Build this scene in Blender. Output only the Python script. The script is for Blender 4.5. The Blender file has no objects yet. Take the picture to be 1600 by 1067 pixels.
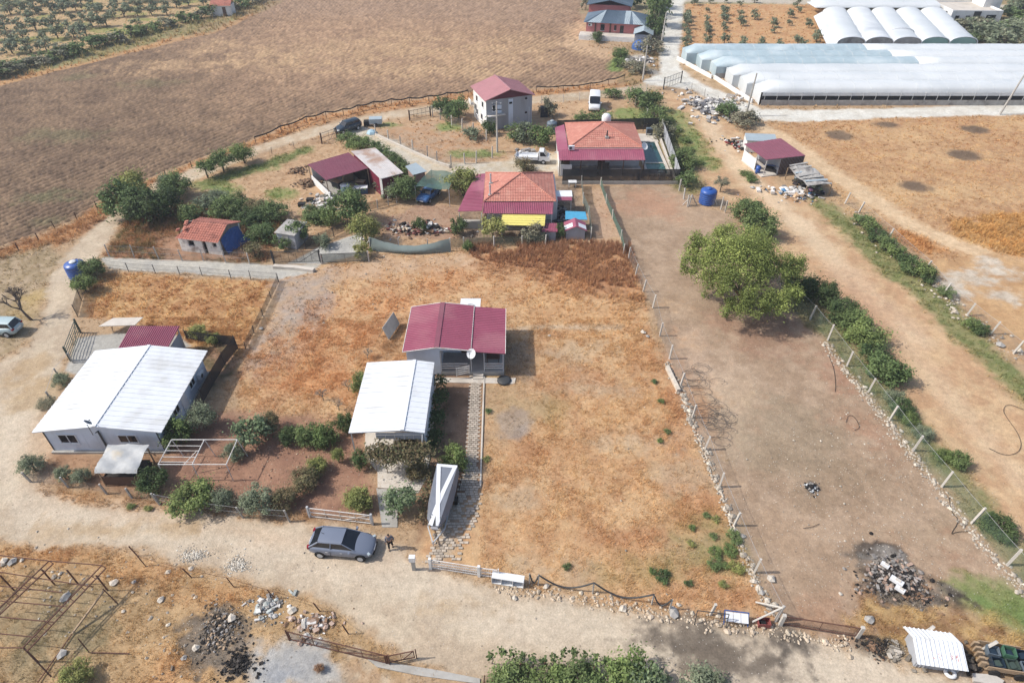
import bpy, math, random
import numpy as np
from mathutils import Vector, Matrix

# ------------------------------------------------------------------ camera, world, sun
SC = bpy.context.scene
CAM_H, PITCH, FOC = 39.0, math.radians(39), 1020.0      # metres, below the horizon, focal length in photo pixels
cam_d = bpy.data.cameras.new('camera')
cam = bpy.data.objects.new('camera', cam_d); SC.collection.objects.link(cam)
cam.location = (0, 0, CAM_H); cam.rotation_euler = (math.pi/2 - PITCH, 0, 0)
cam_d.sensor_width = 36; cam_d.lens = FOC/1600*36; cam_d.clip_start = .5; cam_d.clip_end = 9000
SC.camera = cam
SUN_EL, SUN_AZ = math.radians(45), math.radians(268.5)      # azimuth clockwise from +Y; the sun stands at the left
W = bpy.data.worlds.new('World'); SC.world = W; W.use_nodes = True
wn = W.node_tree; bg = wn.nodes['Background']
sky = wn.nodes.new('ShaderNodeTexSky'); sky.sky_type = 'NISHITA'; sky.sun_disc = False
sky.sun_elevation = SUN_EL; sky.sun_rotation = SUN_AZ; sky.air_density = 1.0; sky.dust_density = 2.5
wn.links.new(sky.outputs[0], bg.inputs[0]); bg.inputs[1].default_value = 0.15
sun_d = bpy.data.lights.new('sun', 'SUN'); sun_d.energy = 3.7; sun_d.angle = math.radians(.6); sun_d.color = (1, .955, .88)
sun = bpy.data.objects.new('sun', sun_d); SC.collection.objects.link(sun)
sdir = Vector((math.sin(SUN_AZ)*math.cos(SUN_EL), math.cos(SUN_AZ)*math.cos(SUN_EL), math.sin(SUN_EL)))
sun.rotation_euler = sdir.to_track_quat('Z', 'Y').to_euler(); sun.location = sdir*200
vs = SC.view_settings; vs.view_transform = 'Standard'; vs.look = 'None'; vs.exposure = 0.24; vs.gamma = 1; vs.use_curve_mapping = False
SC.cycles.max_bounces = 6; SC.cycles.diffuse_bounces = 3; SC.cycles.glossy_bounces = 3; SC.cycles.transparent_max_bounces = 12
SC.cycles.caustics_reflective = False; SC.cycles.caustics_refractive = False

random.seed(7); RNG = np.random.default_rng(7); PI = math.pi
COL = SC.collection
_s, _c = math.sin(PITCH), math.cos(PITCH)
def G(px, py, z=0.0):
    """survey: where a point of height z, seen at (px, py) in the photograph, stands on the site"""
    a = (px-800)/FOC; b = (py-533.5)/FOC; t = (CAM_H-z)/(_s+b*_c)
    return (a*t, (_c-b*_s)*t)
def G3(px, py, z=0.0):
    x, y = G(px, py, z); return (x, y, z)
def lin(v): v /= 255.0; return v/12.92 if v <= .04045 else ((v+.055)/1.055)**2.4
ALB = 0.80
SAT = .84
def C3(r, g, b, k=1.0):
    l = [lin(x) for x in (r, g, b)]; y = .3*l[0]+.59*l[1]+.11*l[2]
    return tuple(min(.86, max(0, y+(v-y)*SAT)*ALB*k) for v in l)

# ------------------------------------------------------------------ materials
MATS = {}
def nodes(m):
    m.use_nodes = True; nt = m.node_tree; return nt, nt.nodes['Principled BSDF'], nt.links
def pm(name, col, var=.12, scale=3.0, rough=.75, bump=.15, bscale=20, metal=0.0, spec=.35, dirt=None, dirt_amt=.0, stretch=(1, 1, 1), trans=0.0):
    """plain procedural surface: colour with two octaves of grain, optional dirt blotches, fine relief"""
    if name in MATS: return MATS[name]
    m = bpy.data.materials.new(name); MATS[name] = m
    nt, P, L = nodes(m); N = nt.nodes.new
    tc = N('ShaderNodeTexCoord'); mp = N('ShaderNodeMapping'); mp.inputs['Scale'].default_value = stretch
    L.new(tc.outputs['Object'], mp.inputs[0])
    n1 = N('ShaderNodeTexNoise'); n1.inputs['Scale'].default_value = scale; n1.inputs['Detail'].default_value = 6; n1.inputs['Roughness'].default_value = .65
    L.new(mp.outputs[0], n1.inputs[0])
    rp = N('ShaderNodeMapRange'); rp.inputs[1].default_value = .3; rp.inputs[2].default_value = .7
    rp.inputs[3].default_value = 1-var; rp.inputs[4].default_value = 1+var; L.new(n1.outputs[0], rp.inputs[0])
    mx = N('ShaderNodeMix'); mx.data_type = 'RGBA'; mx.blend_type = 'MULTIPLY'; mx.inputs[0].default_value = 1
    mx.inputs[6].default_value = (*col, 1); L.new(rp.outputs[0], mx.inputs[7]); out = mx.outputs[2]
    if dirt:
        n2 = N('ShaderNodeTexNoise'); n2.inputs['Scale'].default_value = scale*.35; n2.inputs['Detail'].default_value = 5; L.new(mp.outputs[0], n2.inputs[0])
        r2 = N('ShaderNodeMapRange'); r2.inputs[1].default_value = .5; r2.inputs[2].default_value = .68; r2.inputs[4].default_value = dirt_amt
        L.new(n2.outputs[0], r2.inputs[0])
        m2 = N('ShaderNodeMix'); m2.data_type = 'RGBA'; L.new(r2.outputs[0], m2.inputs[0]); L.new(out, m2.inputs[6]); m2.inputs[7].default_value = (*dirt, 1); out = m2.outputs[2]
    L.new(out, P.inputs['Base Color'])
    P.inputs['Roughness'].default_value = rough; P.inputs['Metallic'].default_value = metal
    P.inputs['Specular IOR Level'].default_value = spec
    if bump:
        n3 = N('ShaderNodeTexNoise'); n3.inputs['Scale'].default_value = bscale; n3.inputs['Detail'].default_value = 3; L.new(tc.outputs['Object'], n3.inputs[0])
        bp = N('ShaderNodeBump'); bp.inputs['Strength'].default_value = bump; bp.inputs['Distance'].default_value = .05
        L.new(n3.outputs[0], bp.inputs['Height']); L.new(bp.outputs[0], P.inputs['Normal'])
    return m
def vmat(name, rough=.9, trans=0.0, noise=.18, nscale=9.0, spec=.15, rnd=0.0, bump=0.0):
    """surface coloured by the mesh's own 'Col' attribute, with grain and a small random shift per object"""
    if name in MATS: return MATS[name]
    m = bpy.data.materials.new(name); MATS[name] = m
    nt, P, L = nodes(m); N = nt.nodes.new
    at = N('ShaderNodeAttribute'); at.attribute_name = 'Col'
    tc = N('ShaderNodeTexCoord'); n1 = N('ShaderNodeTexNoise'); n1.inputs['Scale'].default_value = nscale; n1.inputs['Detail'].default_value = 4
    L.new(tc.outputs['Object'], n1.inputs[0])
    rp = N('ShaderNodeMapRange'); rp.inputs[1].default_value = .3; rp.inputs[2].default_value = .7; rp.inputs[3].default_value = 1-noise; rp.inputs[4].default_value = 1+noise
    L.new(n1.outputs[0], rp.inputs[0])
    mx = N('ShaderNodeMix'); mx.data_type = 'RGBA'; mx.blend_type = 'MULTIPLY'; mx.inputs[0].default_value = 1
    L.new(at.outputs[0], mx.inputs[6]); L.new(rp.outputs[0], mx.inputs[7]); out = mx.outputs[2]
    if rnd:
        oi = N('ShaderNodeObjectInfo'); hs = N('ShaderNodeHueSaturation')
        r1 = N('ShaderNodeMapRange'); r1.inputs[3].default_value = .5-rnd*.12; r1.inputs[4].default_value = .5+rnd*.08; L.new(oi.outputs['Random'], r1.inputs[0]); L.new(r1.outputs[0], hs.inputs['Hue'])
        r2 = N('ShaderNodeMapRange'); r2.inputs[3].default_value = 1+rnd; r2.inputs[4].default_value = 1-rnd; L.new(oi.outputs['Random'], r2.inputs[0]); L.new(r2.outputs[0], hs.inputs['Value'])
        L.new(out, hs.inputs['Color']); out = hs.outputs[0]
    L.new(out, P.inputs['Base Color']); P.inputs['Roughness'].default_value = rough; P.inputs['Specular IOR Level'].default_value = spec
    if trans:
        tr = N('ShaderNodeBsdfTranslucent'); L.new(out, tr.inputs[0]); ms = N('ShaderNodeMixShader'); ms.inputs[0].default_value = trans
        L.new(P.outputs[0], ms.inputs[1]); L.new(tr.outputs[0], ms.inputs[2]); L.new(ms.outputs[0], nt.nodes['Material Output'].inputs[0])
    return m
def netmat(name, col, fac, cell=.0, rough=.8):
    """woven shade net or wire mesh: col where there is thread, see-through between; fac = share that is thread"""
    if name in MATS: return MATS[name]
    m = bpy.data.materials.new(name); MATS[name] = m
    nt, P, L = nodes(m); N = nt.nodes.new
    P.inputs['Base Color'].default_value = (*col, 1); P.inputs['Roughness'].default_value = rough
    tr = N('ShaderNodeBsdfTransparent'); ms = N('ShaderNodeMixShader'); tc = N('ShaderNodeTexCoord')
    n = N('ShaderNodeTexNoise'); n.inputs['Scale'].default_value = 1.5; L.new(tc.outputs['Object'], n.inputs[0])
    r = N('ShaderNodeMapRange'); r.inputs[1].default_value = .3; r.inputs[2].default_value = .7
    r.inputs[3].default_value = fac-.1; r.inputs[4].default_value = min(1, fac+.1); L.new(n.outputs[0], r.inputs[0]); L.new(r.outputs[0], ms.inputs[0])
    L.new(tr.outputs[0], ms.inputs[1]); L.new(P.outputs[0], ms.inputs[2]); L.new(ms.outputs[0], nt.nodes['Material Output'].inputs[0])
    return m

# ------------------------------------------------------------------ mesh builder
class MB:
    def __init__(s): s.v = []; s.f = []; s.c = []; s.smooth = []; s.m = []; s.cur = 0; s.col = None
    def _add(s, vs_, fs, sm=False):
        o = len(s.v); s.v += [tuple(p) for p in vs_]; s.f += [tuple(i+o for i in f) for f in fs]
        s.smooth += [sm]*len(fs); s.m += [s.cur]*len(fs); s.c += [s.col]*len(fs); return s
    def quad(s, *p): return s._add(p, [tuple(range(len(p)))])
    def hexa(s, b, t):
        """b, t: four bottom and four top points, counter-clockwise from above"""
        return s._add(list(b)+list(t), [(3, 2, 1, 0), (4, 5, 6, 7), (0, 1, 5, 4), (1, 2, 6, 5), (2, 3, 7, 6), (3, 0, 4, 7)])
    def box(s, x0, x1, y0, y1, z0, z1):
        return s.hexa([(x0, y0, z0), (x1, y0, z0), (x1, y1, z0), (x0, y1, z0)], [(x0, y0, z1), (x1, y0, z1), (x1, y1, z1), (x0, y1, z1)])
    def rbox(s, cx, cy, z0, z1, w, d, a=0.0, tilt=(0, 0)):
        ca, sa = math.cos(a), math.sin(a); q = []
        for zz in (z0, z1):
            for dx, dy in ((-w/2, -d/2), (w/2, -d/2), (w/2, d/2), (-w/2, d/2)):
                q.append((cx+dx*ca-dy*sa+tilt[0]*(zz-z0), cy+dx*sa+dy*ca+tilt[1]*(zz-z0), zz))
        return s.hexa(q[:4], q[4:])
    def prism(s, poly, z0, z1):
        n = len(poly); vs_ = [(x, y, z0) for x, y in poly]+[(x, y, z1) for x, y in poly]
        return s._add(vs_, [tuple(range(n))[::-1], tuple(range(n, 2*n))]+[(i, (i+1) % n, n+(i+1) % n, n+i) for i in range(n)])
    def slab(s, pts, th):
        """thin plate through pts (any orientation), thickness th downwards along its normal"""
        P_ = [Vector(p) for p in pts]; nrm = (P_[1]-P_[0]).cross(P_[2]-P_[0]).normalized()
        if nrm.z < 0: P_ = P_[::-1]; nrm = -nrm
        n = len(P_); vs_ = [p-nrm*th for p in P_]+P_
        return s._add(vs_, [tuple(range(n))[::-1], tuple(range(n, 2*n))]+[(i, (i+1) % n, n+(i+1) % n, n+i) for i in range(n)])
    def bar(s, p, q, w, h=None, seg=4):
        return s.tube([p, q], [w/2, w/2], seg, h)
    def tube(s, path, rad, seg=6, h=None, smooth=False):
        if not hasattr(rad, '__len__'): rad = [rad]*len(path)
        path = [Vector(p) for p in path]; vs_ = []; fs = []
        up = Vector((0, 0, 1)) if abs((path[-1]-path[0]).normalized().z) < .9 else Vector((1, 0, 0))
        for i, p in enumerate(path):
            d = (path[min(i+1, len(path)-1)]-path[max(i-1, 0)]).normalized()
            a = d.cross(up).normalized(); b = a.cross(d).normalized()
            for k in range(seg):
                t = 2*PI*(k+.5)/seg; kk = rad[i]*(math.sqrt(2) if seg == 4 else 1)
                vs_.append(p+a*math.cos(t)*kk+b*math.sin(t)*kk*((h/ (2*rad[i])) if h else 1))
        for i in range(len(path)-1):
            for k in range(seg):
                k2 = (k+1) % seg; fs.append((i*seg+k, i*seg+k2, (i+1)*seg+k2, (i+1)*seg+k))
        fs.append(tuple(range(seg))[::-1]); fs.append(tuple((len(path)-1)*seg+k for k in range(seg)))
        return s._add(vs_, fs, smooth)
    def lathe(s, prof, cx=0, cy=0, z=0, seg=16, smooth=True, a0=0):
        vs_ = []; fs = []
        for r, zz in prof:
            for k in range(seg):
                t = a0+2*PI*k/seg; vs_.append((cx+r*math.cos(t), cy+r*math.sin(t), z+zz))
        n = len(prof)
        for i in range(n-1):
            for k in range(seg):
                k2 = (k+1) % seg; fs.append((i*seg+k, i*seg+k2, (i+1)*seg+k2, (i+1)*seg+k))
        s._add(vs_, fs, smooth); o = len(s.v)-len(vs_)
        for a in (0, n-1):
            if prof[a][0] > 1e-4:
                s.f.append(tuple(o+a*seg+k for k in range(seg))[::(-1 if a == 0 else 1)]); s.smooth.append(False); s.m.append(s.cur); s.c.append(s.col)
        return s
    def stone(s, cx, cy, z, r, rs=None, flat=.7):
        rs = rs or random
        vs_ = []; base = [(-1, 0, 0), (1, 0, 0), (0, -1, 0), (0, 1, 0), (0, 0, -.6), (0, 0, 1), (.7, .7, .3), (-.7, .7, .3), (.7, -.7, .3), (-.7, -.7, .3)]
        a = rs.random()*6.28; ca, sa = math.cos(a), math.sin(a); ex = .7+rs.random()*.6
        for bx, by, bz in base:
            k = r*(.8+rs.random()*.45); x, y = bx*k*ex, by*k
            vs_.append((cx+x*ca-y*sa, cy+x*sa+y*ca, z+bz*k*flat+r*flat*.4))
        fs = [(5, 6, 7), (5, 8, 6), (5, 9, 8), (5, 7, 9), (1, 6, 8), (0, 9, 7), (3, 7, 6), (2, 8, 9), (4, 3, 1), (4, 1, 2), (4, 2, 0), (4, 0, 3), (1, 3, 6), (1, 8, 2), (0, 2, 9), (0, 7, 3)]
        return s._add(vs_, fs)
    def tile_slope(s, A, B, Cc, D, du=.3, dv=.4, roll=.03, lip=.035):
        """roof slope A-B (eave), D-C (top edge), laid in courses of rolled tiles with real relief"""
        A, B, Cc, D = map(Vector, (A, B, Cc, D)); u = (B-A).normalized(); n = u.cross((D-A)).normalized()
        if n.z < 0: n = -n
        w = n.cross(u).normalized()
        if w.z < 0: w = -w
        Hh = (D-A).dot(w); rows = max(2, int(Hh/dv)); per = 4
        umax = (B-A).dot(u); step = du/per; K = int(umax/step)+1; vs_ = []; fs = []; cs = []
        rr = random.Random(int(abs(A.x*7+A.y*3)*10))
        lu, ru = (D-A).dot(u), (Cc-A).dot(u)
        for j in range(rows):
            for e in (0, 1):
                v = (j+e)/rows; l = lu*v; r_ = umax+(ru-umax)*v
                for k in range(K+1):
                    x = min(max(k*step, l), max(r_, l))
                    hgt = (abs(math.sin(PI*k/per))**.7)*roll+(lip if e == 0 else 0)
                    vs_.append(A+u*x+w*(v*Hh)+n*hgt)
        for j in range(2*rows-1):
            for k in range(K):
                a = j*(K+1)+k; q = (a, a+1, a+K+2, a+K+1)
                if (vs_[q[0]]-vs_[q[1]]).length < 1e-4 and (vs_[q[2]]-vs_[q[3]]).length < 1e-4: continue
                fs.append(q)
        s._add(vs_, fs); return s
    def ribs(s, A, B, Cc, D, n, w=.05, h=.03):
        """ribs running from edge A-B across to edge D-C, n of them, raised by h (A-B and D-C are the ends of the ribs)"""
        A, B, Cc, D = map(Vector, (A, B, Cc, D)); nr = (B-A).cross(D-A).normalized()
        if nr.z < 0: nr = -nr
        u1 = (B-A).normalized()
        for i in range(n):
            t = (i+.5)/n; p = A.lerp(B, t); q = D.lerp(Cc, t)
            b = [p-u1*w, p+u1*w, q+u1*w, q-u1*w]; t_ = [p-u1*w*.5+nr*h, p+u1*w*.5+nr*h, q+u1*w*.5+nr*h, q-u1*w*.5+nr*h]
            s._add([*b, *t_], [(4, 5, 6, 7), (0, 1, 5, 4), (1, 2, 6, 5), (2, 3, 7, 6), (3, 0, 4, 7)])
        return s
    def build(s, name, mat, parent=None, smooth=None, kind=None, label=None, cols=False):
        me = bpy.data.meshes.new(name); me.from_pydata(s.v, [], s.f)
        for m in (mat if isinstance(mat, (list, tuple)) else [mat]): me.materials.append(MATS[m] if isinstance(m, str) else m)
        if s.f:
            me.polygons.foreach_set('material_index', s.m)
            me.polygons.foreach_set('use_smooth', [bool(smooth) if smooth is not None else b for b in s.smooth])
        if any(c is not None for c in s.c):
            at = me.color_attributes.new('Col', 'FLOAT_COLOR', 'CORNER'); arr = []
            for f, c in zip(s.f, s.c): arr += ([*(c or (.5, .5, .5)), 1.0])*len(f)
            at.data.foreach_set('color', arr)
        me.update(); return link(name, me, parent, kind, label)
def link(name, me, parent=None, kind=None, label=None):
    o = bpy.data.objects.new(name, me); COL.objects.link(o)
    if parent is not None: o.parent = parent
    if kind: o['kind'] = kind
    if label: o['label'] = label
    return o
def thing(name, label, cat, loc=(0, 0, 0), rz=0.0, group=None):
    o = bpy.data.objects.new(name, None); COL.objects.link(o); o.empty_display_size = .3
    o.location = (loc[0], loc[1], loc[2] if len(loc) > 2 else 0); o.rotation_euler = (0, 0, rz)
    return tag(o, label, cat, group)
def tag(o, label, cat, group=None, kind=None):
    if label: o['label'] = label
    if cat: o['category'] = cat
    if group: o['group'] = group
    if kind: o['kind'] = kind
    return o
def copy_tree(o, parent=None):
    c = o.copy(); COL.objects.link(c); c.parent = parent
    for ch in list(o.children): copy_tree(ch, c)
    return c
def np_mesh(name, V, F, mat, cols=None, smooth=False, parent=None, kind=None, F3=False):
    """big mesh from arrays; cols per vertex"""
    me = bpy.data.meshes.new(name); V = np.asarray(V, np.float32); F = np.asarray(F, np.int32); k = F.shape[1]
    me.vertices.add(len(V)); me.vertices.foreach_set('co', V.ravel())
    me.loops.add(F.size); me.loops.foreach_set('vertex_index', F.ravel())
    me.polygons.add(len(F)); me.polygons.foreach_set('loop_start', np.arange(0, F.size, k, dtype=np.int32))
    me.polygons.foreach_set('loop_total', np.full(len(F), k, np.int32))
    if smooth: me.polygons.foreach_set('use_smooth', np.ones(len(F), bool))
    if cols is not None:
        at = me.color_attributes.new('Col', 'FLOAT_COLOR', 'POINT'); at.data.foreach_set('color', np.c_[cols, np.ones(len(cols))].astype(np.float32).ravel())
    me.materials.append(mat); me.update(calc_edges=True); me.validate()
    return link(name, me, parent, kind)

# ------------------------------------------------------------------ value noise on arrays
def _h(ix, iy, sd):
    n = (ix.astype(np.int64)*374761393+iy.astype(np.int64)*668265263+sd*982451653) & 0xffffffff
    n = ((n ^ (n >> 13))*1274126177) & 0xffffffff; n = n ^ (n >> 16)
    return (n & 0xffff)/65535.0
def vnoise(x, y, sd=0):
    ix = np.floor(x); iy = np.floor(y); fx = x-ix; fy = y-iy; fx = fx*fx*(3-2*fx); fy = fy*fy*(3-2*fy)
    a = _h(ix, iy, sd); b = _h(ix+1, iy, sd); c = _h(ix, iy+1, sd); d = _h(ix+1, iy+1, sd)
    return (a*(1-fx)+b*fx)*(1-fy)+(c*(1-fx)+d*fx)*fy
def fbm(x, y, sd=0, o=4):
    r = np.zeros_like(x); a = .5; t = 0
    for k in range(o): r += a*vnoise(x*2**k+17*k, y*2**k-9*k, sd+k); t += a; a *= .55
    return r/t
def sdist(X, Y, poly, closed=True):
    """signed distance to a polygon (negative inside) or distance to a polyline"""
    d = np.full(X.shape, 1e9); ins = np.zeros(X.shape, bool); n = len(poly)
    for i in range(n if closed else n-1):
        x0, y0 = poly[i]; x1, y1 = poly[(i+1) % n]; ex, ey = x1-x0, y1-y0; L2 = ex*ex+ey*ey+1e-12
        t = np.clip(((X-x0)*ex+(Y-y0)*ey)/L2, 0, 1)
        d = np.minimum(d, np.hypot(X-x0-t*ex, Y-y0-t*ey))
        if closed and y0 != y1:
            c = ((y0 > Y) != (y1 > Y)) & (X < ex*(Y-y0)/(y1-y0)+x0); ins ^= c
    return np.where(ins, -d, d) if closed else d
# ------------------------------------------------------------------ the ground: what lies where
OPS = []; TINT = np.array([1.0, 1.0, .96])
def op(kind, pts, c1, c2=None, ns=1.5, soft=.5, amp=.6, a=1.0, w=1.5, grass=None, gh=None, stone=None, zone=None, furrow=None):
    if kind == 'blob':
        px, py, rx, ry = pts; cx, cy = G(px, py); wx = abs(G(px+rx, py)[0]-cx); wy = abs(G(px, py-ry)[1]-G(px, py+ry)[1])/2
        geo = (cx, cy, wx, wy)
    else: geo = [G(*p) for p in pts]
    OPS.append(dict(kind=kind, g=geo, c1=np.array(C3(*c1))*TINT, c2=np.array(C3(*(c2 or c1)))*TINT, ns=ns, soft=soft, amp=amp, a=a, w=w, grass=grass, gh=gh, stone=stone, zone=zone, furrow=furrow))
P_, S_, B_ = 'poly', 'stroke', 'blob'
# far fields
op(P_, [(-900, -230), (2600, -230), (2600, 60), (-900, 60)], (170, 150, 118), (150, 148, 105), ns=25, soft=6, amp=8, grass=0)
op(P_, [(-900, -150), (-900, 200), (0, 130), (150, 92), (340, 46), (430, 8), (520, -60)], (205, 168, 122), (176, 150, 104), ns=3, soft=.8, grass=.15)
for i in range(46):
    r_ = random.Random(i); op(B_, (r_.uniform(-20, 400), r_.uniform(-20, 100), r_.uniform(8, 26), r_.uniform(2, 5)), (150, 150, 78), (125, 140, 62), soft=.8, amp=1.2, a=.75)
op(S_, [(-60, 128), (60, 103), (160, 82), (260, 52), (335, 40), (400, 12), (440, -8)], (140, 140, 88), (168, 146, 98), w=5.5, soft=1.5, amp=1.5, grass=1, gh=.5)
op(S_, [(-60, 142), (60, 118), (160, 95), (260, 66), (335, 54), (400, 24)], (196, 150, 98), w=2.2, soft=1, amp=1, grass=1, gh=.4)
# ploughed field
PLOUGH = [(-500, 420), (-300, 180), (0, 134), (150, 96), (340, 50), (430, 10), (500, -40), (940, -40), (905, 20), (913, 50), (900, 70), (966, 90), (985, 116), (960, 124), (840, 137), (735, 143), (620, 157), (530, 171), (470, 184), (400, 216), (260, 268), (165, 308), (130, 338), (60, 365), (0, 387), (-200, 480)]
op(P_, PLOUGH, (142, 115, 90), (124, 100, 80), ns=.35, soft=.4, amp=.5, furrow=1, zone='field', grass=0, stone=.15)
op(P_, [(330, 70), (480, -30), (960, -40), (905, 30), (900, 70), (985, 116), (900, 132), (735, 143), (600, 150), (420, 160)], (180, 144, 112), (164, 130, 102), ns=.4, soft=22, amp=9, a=1)
op(P_, [(400, -40), (940, -40), (905, 20), (913, 45), (560, 25), (430, 22)], (168, 137, 113), (160, 130, 106), ns=.5, soft=10, amp=4, a=.7)
for b in [(560, 75, 160, 10), (500, 95, 90, 9), (640, 60, 60, 8), (740, 85, 120, 12), (820, 70, 60, 10), (260, 100, 55, 6), (240, 115, 30, 5), (330, 75, 30, 7), (450, 98, 60, 8), (700, 110, 110, 9), (640, 108, 90, 7)]:
    op(B_, b, (200, 164, 122), (186, 150, 112), ns=.6, soft=4, amp=6, a=.5)
for b in [(85, 305, 30, 6), (75, 345, 20, 5), (120, 120, 20, 4), (50, 310, 25, 5), (110, 210, 60, 10), (240, 130, 40, 6)]:
    op(B_, b, (112, 112, 78), soft=1.5, amp=2, a=.45)
op(S_, [(905, 40), (900, 70), (930, 82), (968, 92)], (205, 168, 130), w=3.0, soft=2, amp=1.5, a=.8)
# strip between field and track
op(S_, [(-80, 425), (0, 403), (70, 378), (135, 350), (175, 322), (215, 300)], (192, 142, 94), (166, 120, 82), ns=.8, w=2.2, soft=.8, amp=.9, grass=1.4, gh=.5)
op(S_, [(215, 300), (270, 277), (400, 226), (470, 196), (530, 180), (620, 166), (735, 151), (850, 146), (960, 137), (1000, 128)], (198, 148, 98), (178, 128, 84), ns=1, w=1.8, soft=.7, amp=.7, grass=1.3, gh=.4)
# middle settlement
op(P_, [(195, 340), (250, 300), (400, 240), (540, 200), (620, 186), (740, 168), (860, 158), (1000, 145), (1040, 180), (1060, 290), (940, 292), (975, 385), (720, 392), (560, 400), (400, 412), (160, 404), (150, 380)], (200, 164, 126), (184, 146, 108), ns=2, soft=.6, amp=.7, grass=.25)
op(P_, [(590, 205), (740, 178), (760, 205), (770, 250), (690, 258), (640, 238)], (188, 156, 126), (190, 146, 106), ns=1.5, soft=.8, grass=.5)
for b in [(440, 303, 26, 9), (500, 335, 20, 10), (345, 300, 30, 10), (412, 262, 18, 4), (330, 290, 35, 8), (610, 195, 20, 4), (740, 240, 30, 6), (800, 262, 45, 5), (700, 200, 20, 8), (985, 180, 30, 14), (720, 262, 25, 4)]:
    op(B_, b, (112, 142, 62), (140, 150, 84), soft=.8, amp=1.0, a=.85, grass=1, gh=.25)
op(S_, [(330, 285), (400, 262), (480, 235)], (108, 122, 62), (130, 132, 76), w=1.2, soft=.8, amp=.8, grass=1, gh=.3)
op(P_, [(600, 345), (660, 315), (720, 325), (715, 375), (600, 372)], (172, 134, 108), (180, 146, 120), ns=2, soft=.6)
op(P_, [(160, 405), (200, 335), (290, 320), (400, 330), (440, 345), (430, 410)], (168, 116, 76), (120, 104, 66), ns=1.8, soft=.8, amp=1, grass=1.6, gh=.6)
op(P_, [(245, 370), (380, 352), (420, 400), (260, 408)], (182, 140, 112), (160, 120, 92), ns=1.2, soft=.8, a=.8, grass=.4)
op(P_, [(800, 245), (868, 240), (868, 270), (800, 262)], (205, 192, 172), soft=.8)
op(P_, [(715, 330), (760, 290), (900, 275), (925, 370), (720, 382)], (160, 140, 122), (120, 104, 92), soft=.6, a=.8)
op(P_, [(925, 292), (955, 292), (982, 372), (930, 372)], (196, 160, 130), soft=.6)
# dirt plot to the right of the dry plot
op(P_, [(945, 290), (1060, 290), (1085, 324), (1135, 330), (1262, 480), (1335, 570), (1432, 700), (1522, 815), (1700, 1010), (1700, 1200), (1440, 1042), (1215, 962), (1150, 830), (1052, 600), (1012, 470), (978, 395)], (182, 154, 128), (166, 138, 112), ns=.9, soft=.35, amp=.4, stone=.55, grass=.02)
for b, c, a in [((1340, 560, 70, 50), (172, 122, 96), .6), ((1120, 620, 55, 60), (200, 174, 146), .7), ((1085, 560, 40, 45), (196, 166, 142), .7), ((1250, 700, 90, 70), (146, 130, 106), .5), ((1060, 330, 60, 25), (190, 158, 128), .6), ((1010, 320, 50, 20), (182, 134, 104), .7), ((1330, 760, 90, 45), (152, 126, 100), .6), ((1290, 950, 90, 35), (168, 122, 92), .55), ((1180, 520, 60, 30), (160, 118, 94), .6), ((1230, 860, 60, 60), (180, 150, 122), .6), ((1450, 830, 60, 40), (176, 150, 122), .7), ((1360, 670, 16, 20), (178, 126, 96), .5), ((1530, 870, 50, 14), (160, 110, 80), .6)]:
    op(B_, b, c, ns=1, soft=2.2, amp=2.5, a=a)
op(P_, [(1490, 900), (1560, 898), (1640, 960), (1640, 1010), (1530, 960), (1480, 925)], (110, 138, 66), (132, 142, 80), ns=.7, soft=.8, amp=.9, a=.9, grass=.5, gh=.12)
op(P_, [(1350, 900), (1440, 925), (1640, 1010), (1640, 1075), (1440, 1030), (1340, 970)], (196, 160, 100), (150, 110, 70), ns=1.1, soft=1, amp=1, a=.85, grass=.9, gh=.25)
for b in [(1395, 900, 54, 34), (1360, 866, 42, 16), (1436, 930, 46, 14), (1455, 940, 30, 6)]: op(B_, b, (64, 58, 54), (128, 116, 106), ns=.5, soft=.4, amp=.9, a=.9, stone=.8)
op(B_, (1375, 875, 26, 10), (160, 152, 145), ns=.5, soft=.5, amp=.7, a=.8)
op(B_, (1268, 760, 14, 12), (90, 84, 80), (150, 146, 140), ns=.3, soft=.25, amp=.35, a=.9)
op(B_, (1370, 1012, 28, 12), (60, 54, 50), (120, 104, 90), ns=.4, soft=.3, amp=.5, a=.85)
# sandy field strip and the far right field
op(P_, [(1030, 142), (1092, 150), (1180, 230), (1215, 290), (1292, 312), (1345, 380), (1425, 455), (1545, 560), (1760, 760), (1760, 1100), (1590, 900), (1522, 800), (1400, 660), (1290, 510), (1262, 460), (1160, 340), (1105, 290), (1065, 230), (1052, 190)], (208, 172, 130), (194, 152, 112), ns=.8, soft=.6, amp=.7, stone=.3, grass=.02)
for p, w, a in [([(1085, 150), (1120, 215), (1160, 270), (1250, 350), (1330, 430), (1430, 530)], 1.4, .6), ([(1230, 340), (1300, 420), (1400, 520), (1500, 640), (1600, 760)], 1.0, .35)]:
    op(S_, p, (222, 194, 160), w=w, soft=1.0, amp=.8, a=min(1, a*1.3))
op(B_, (1350, 480, 50, 60), (198, 146, 106), (180, 130, 96), soft=3, amp=2, a=.6)
op(S_, [(1045, 175), (1070, 210), (1100, 255)], (118, 144, 74), (150, 148, 90), w=2.2, soft=1, amp=1.2, a=.9, grass=1, gh=.25)
op(S_, [(1010, 150), (1030, 190), (1055, 240), (1075, 290)], (150, 140, 84), (120, 126, 68), w=2.2, soft=1, amp=1, a=.8, grass=1, gh=.3)
op(P_, [(1180, 192), (1250, 190), (1400, 182), (1900, 170), (1900, 640), (1640, 600), (1500, 470), (1440, 415), (1345, 335), (1300, 295), (1255, 250)], (202, 160, 114), (180, 136, 94), ns=1.6, soft=.7, amp=.8, grass=.7, gh=.15)
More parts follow.
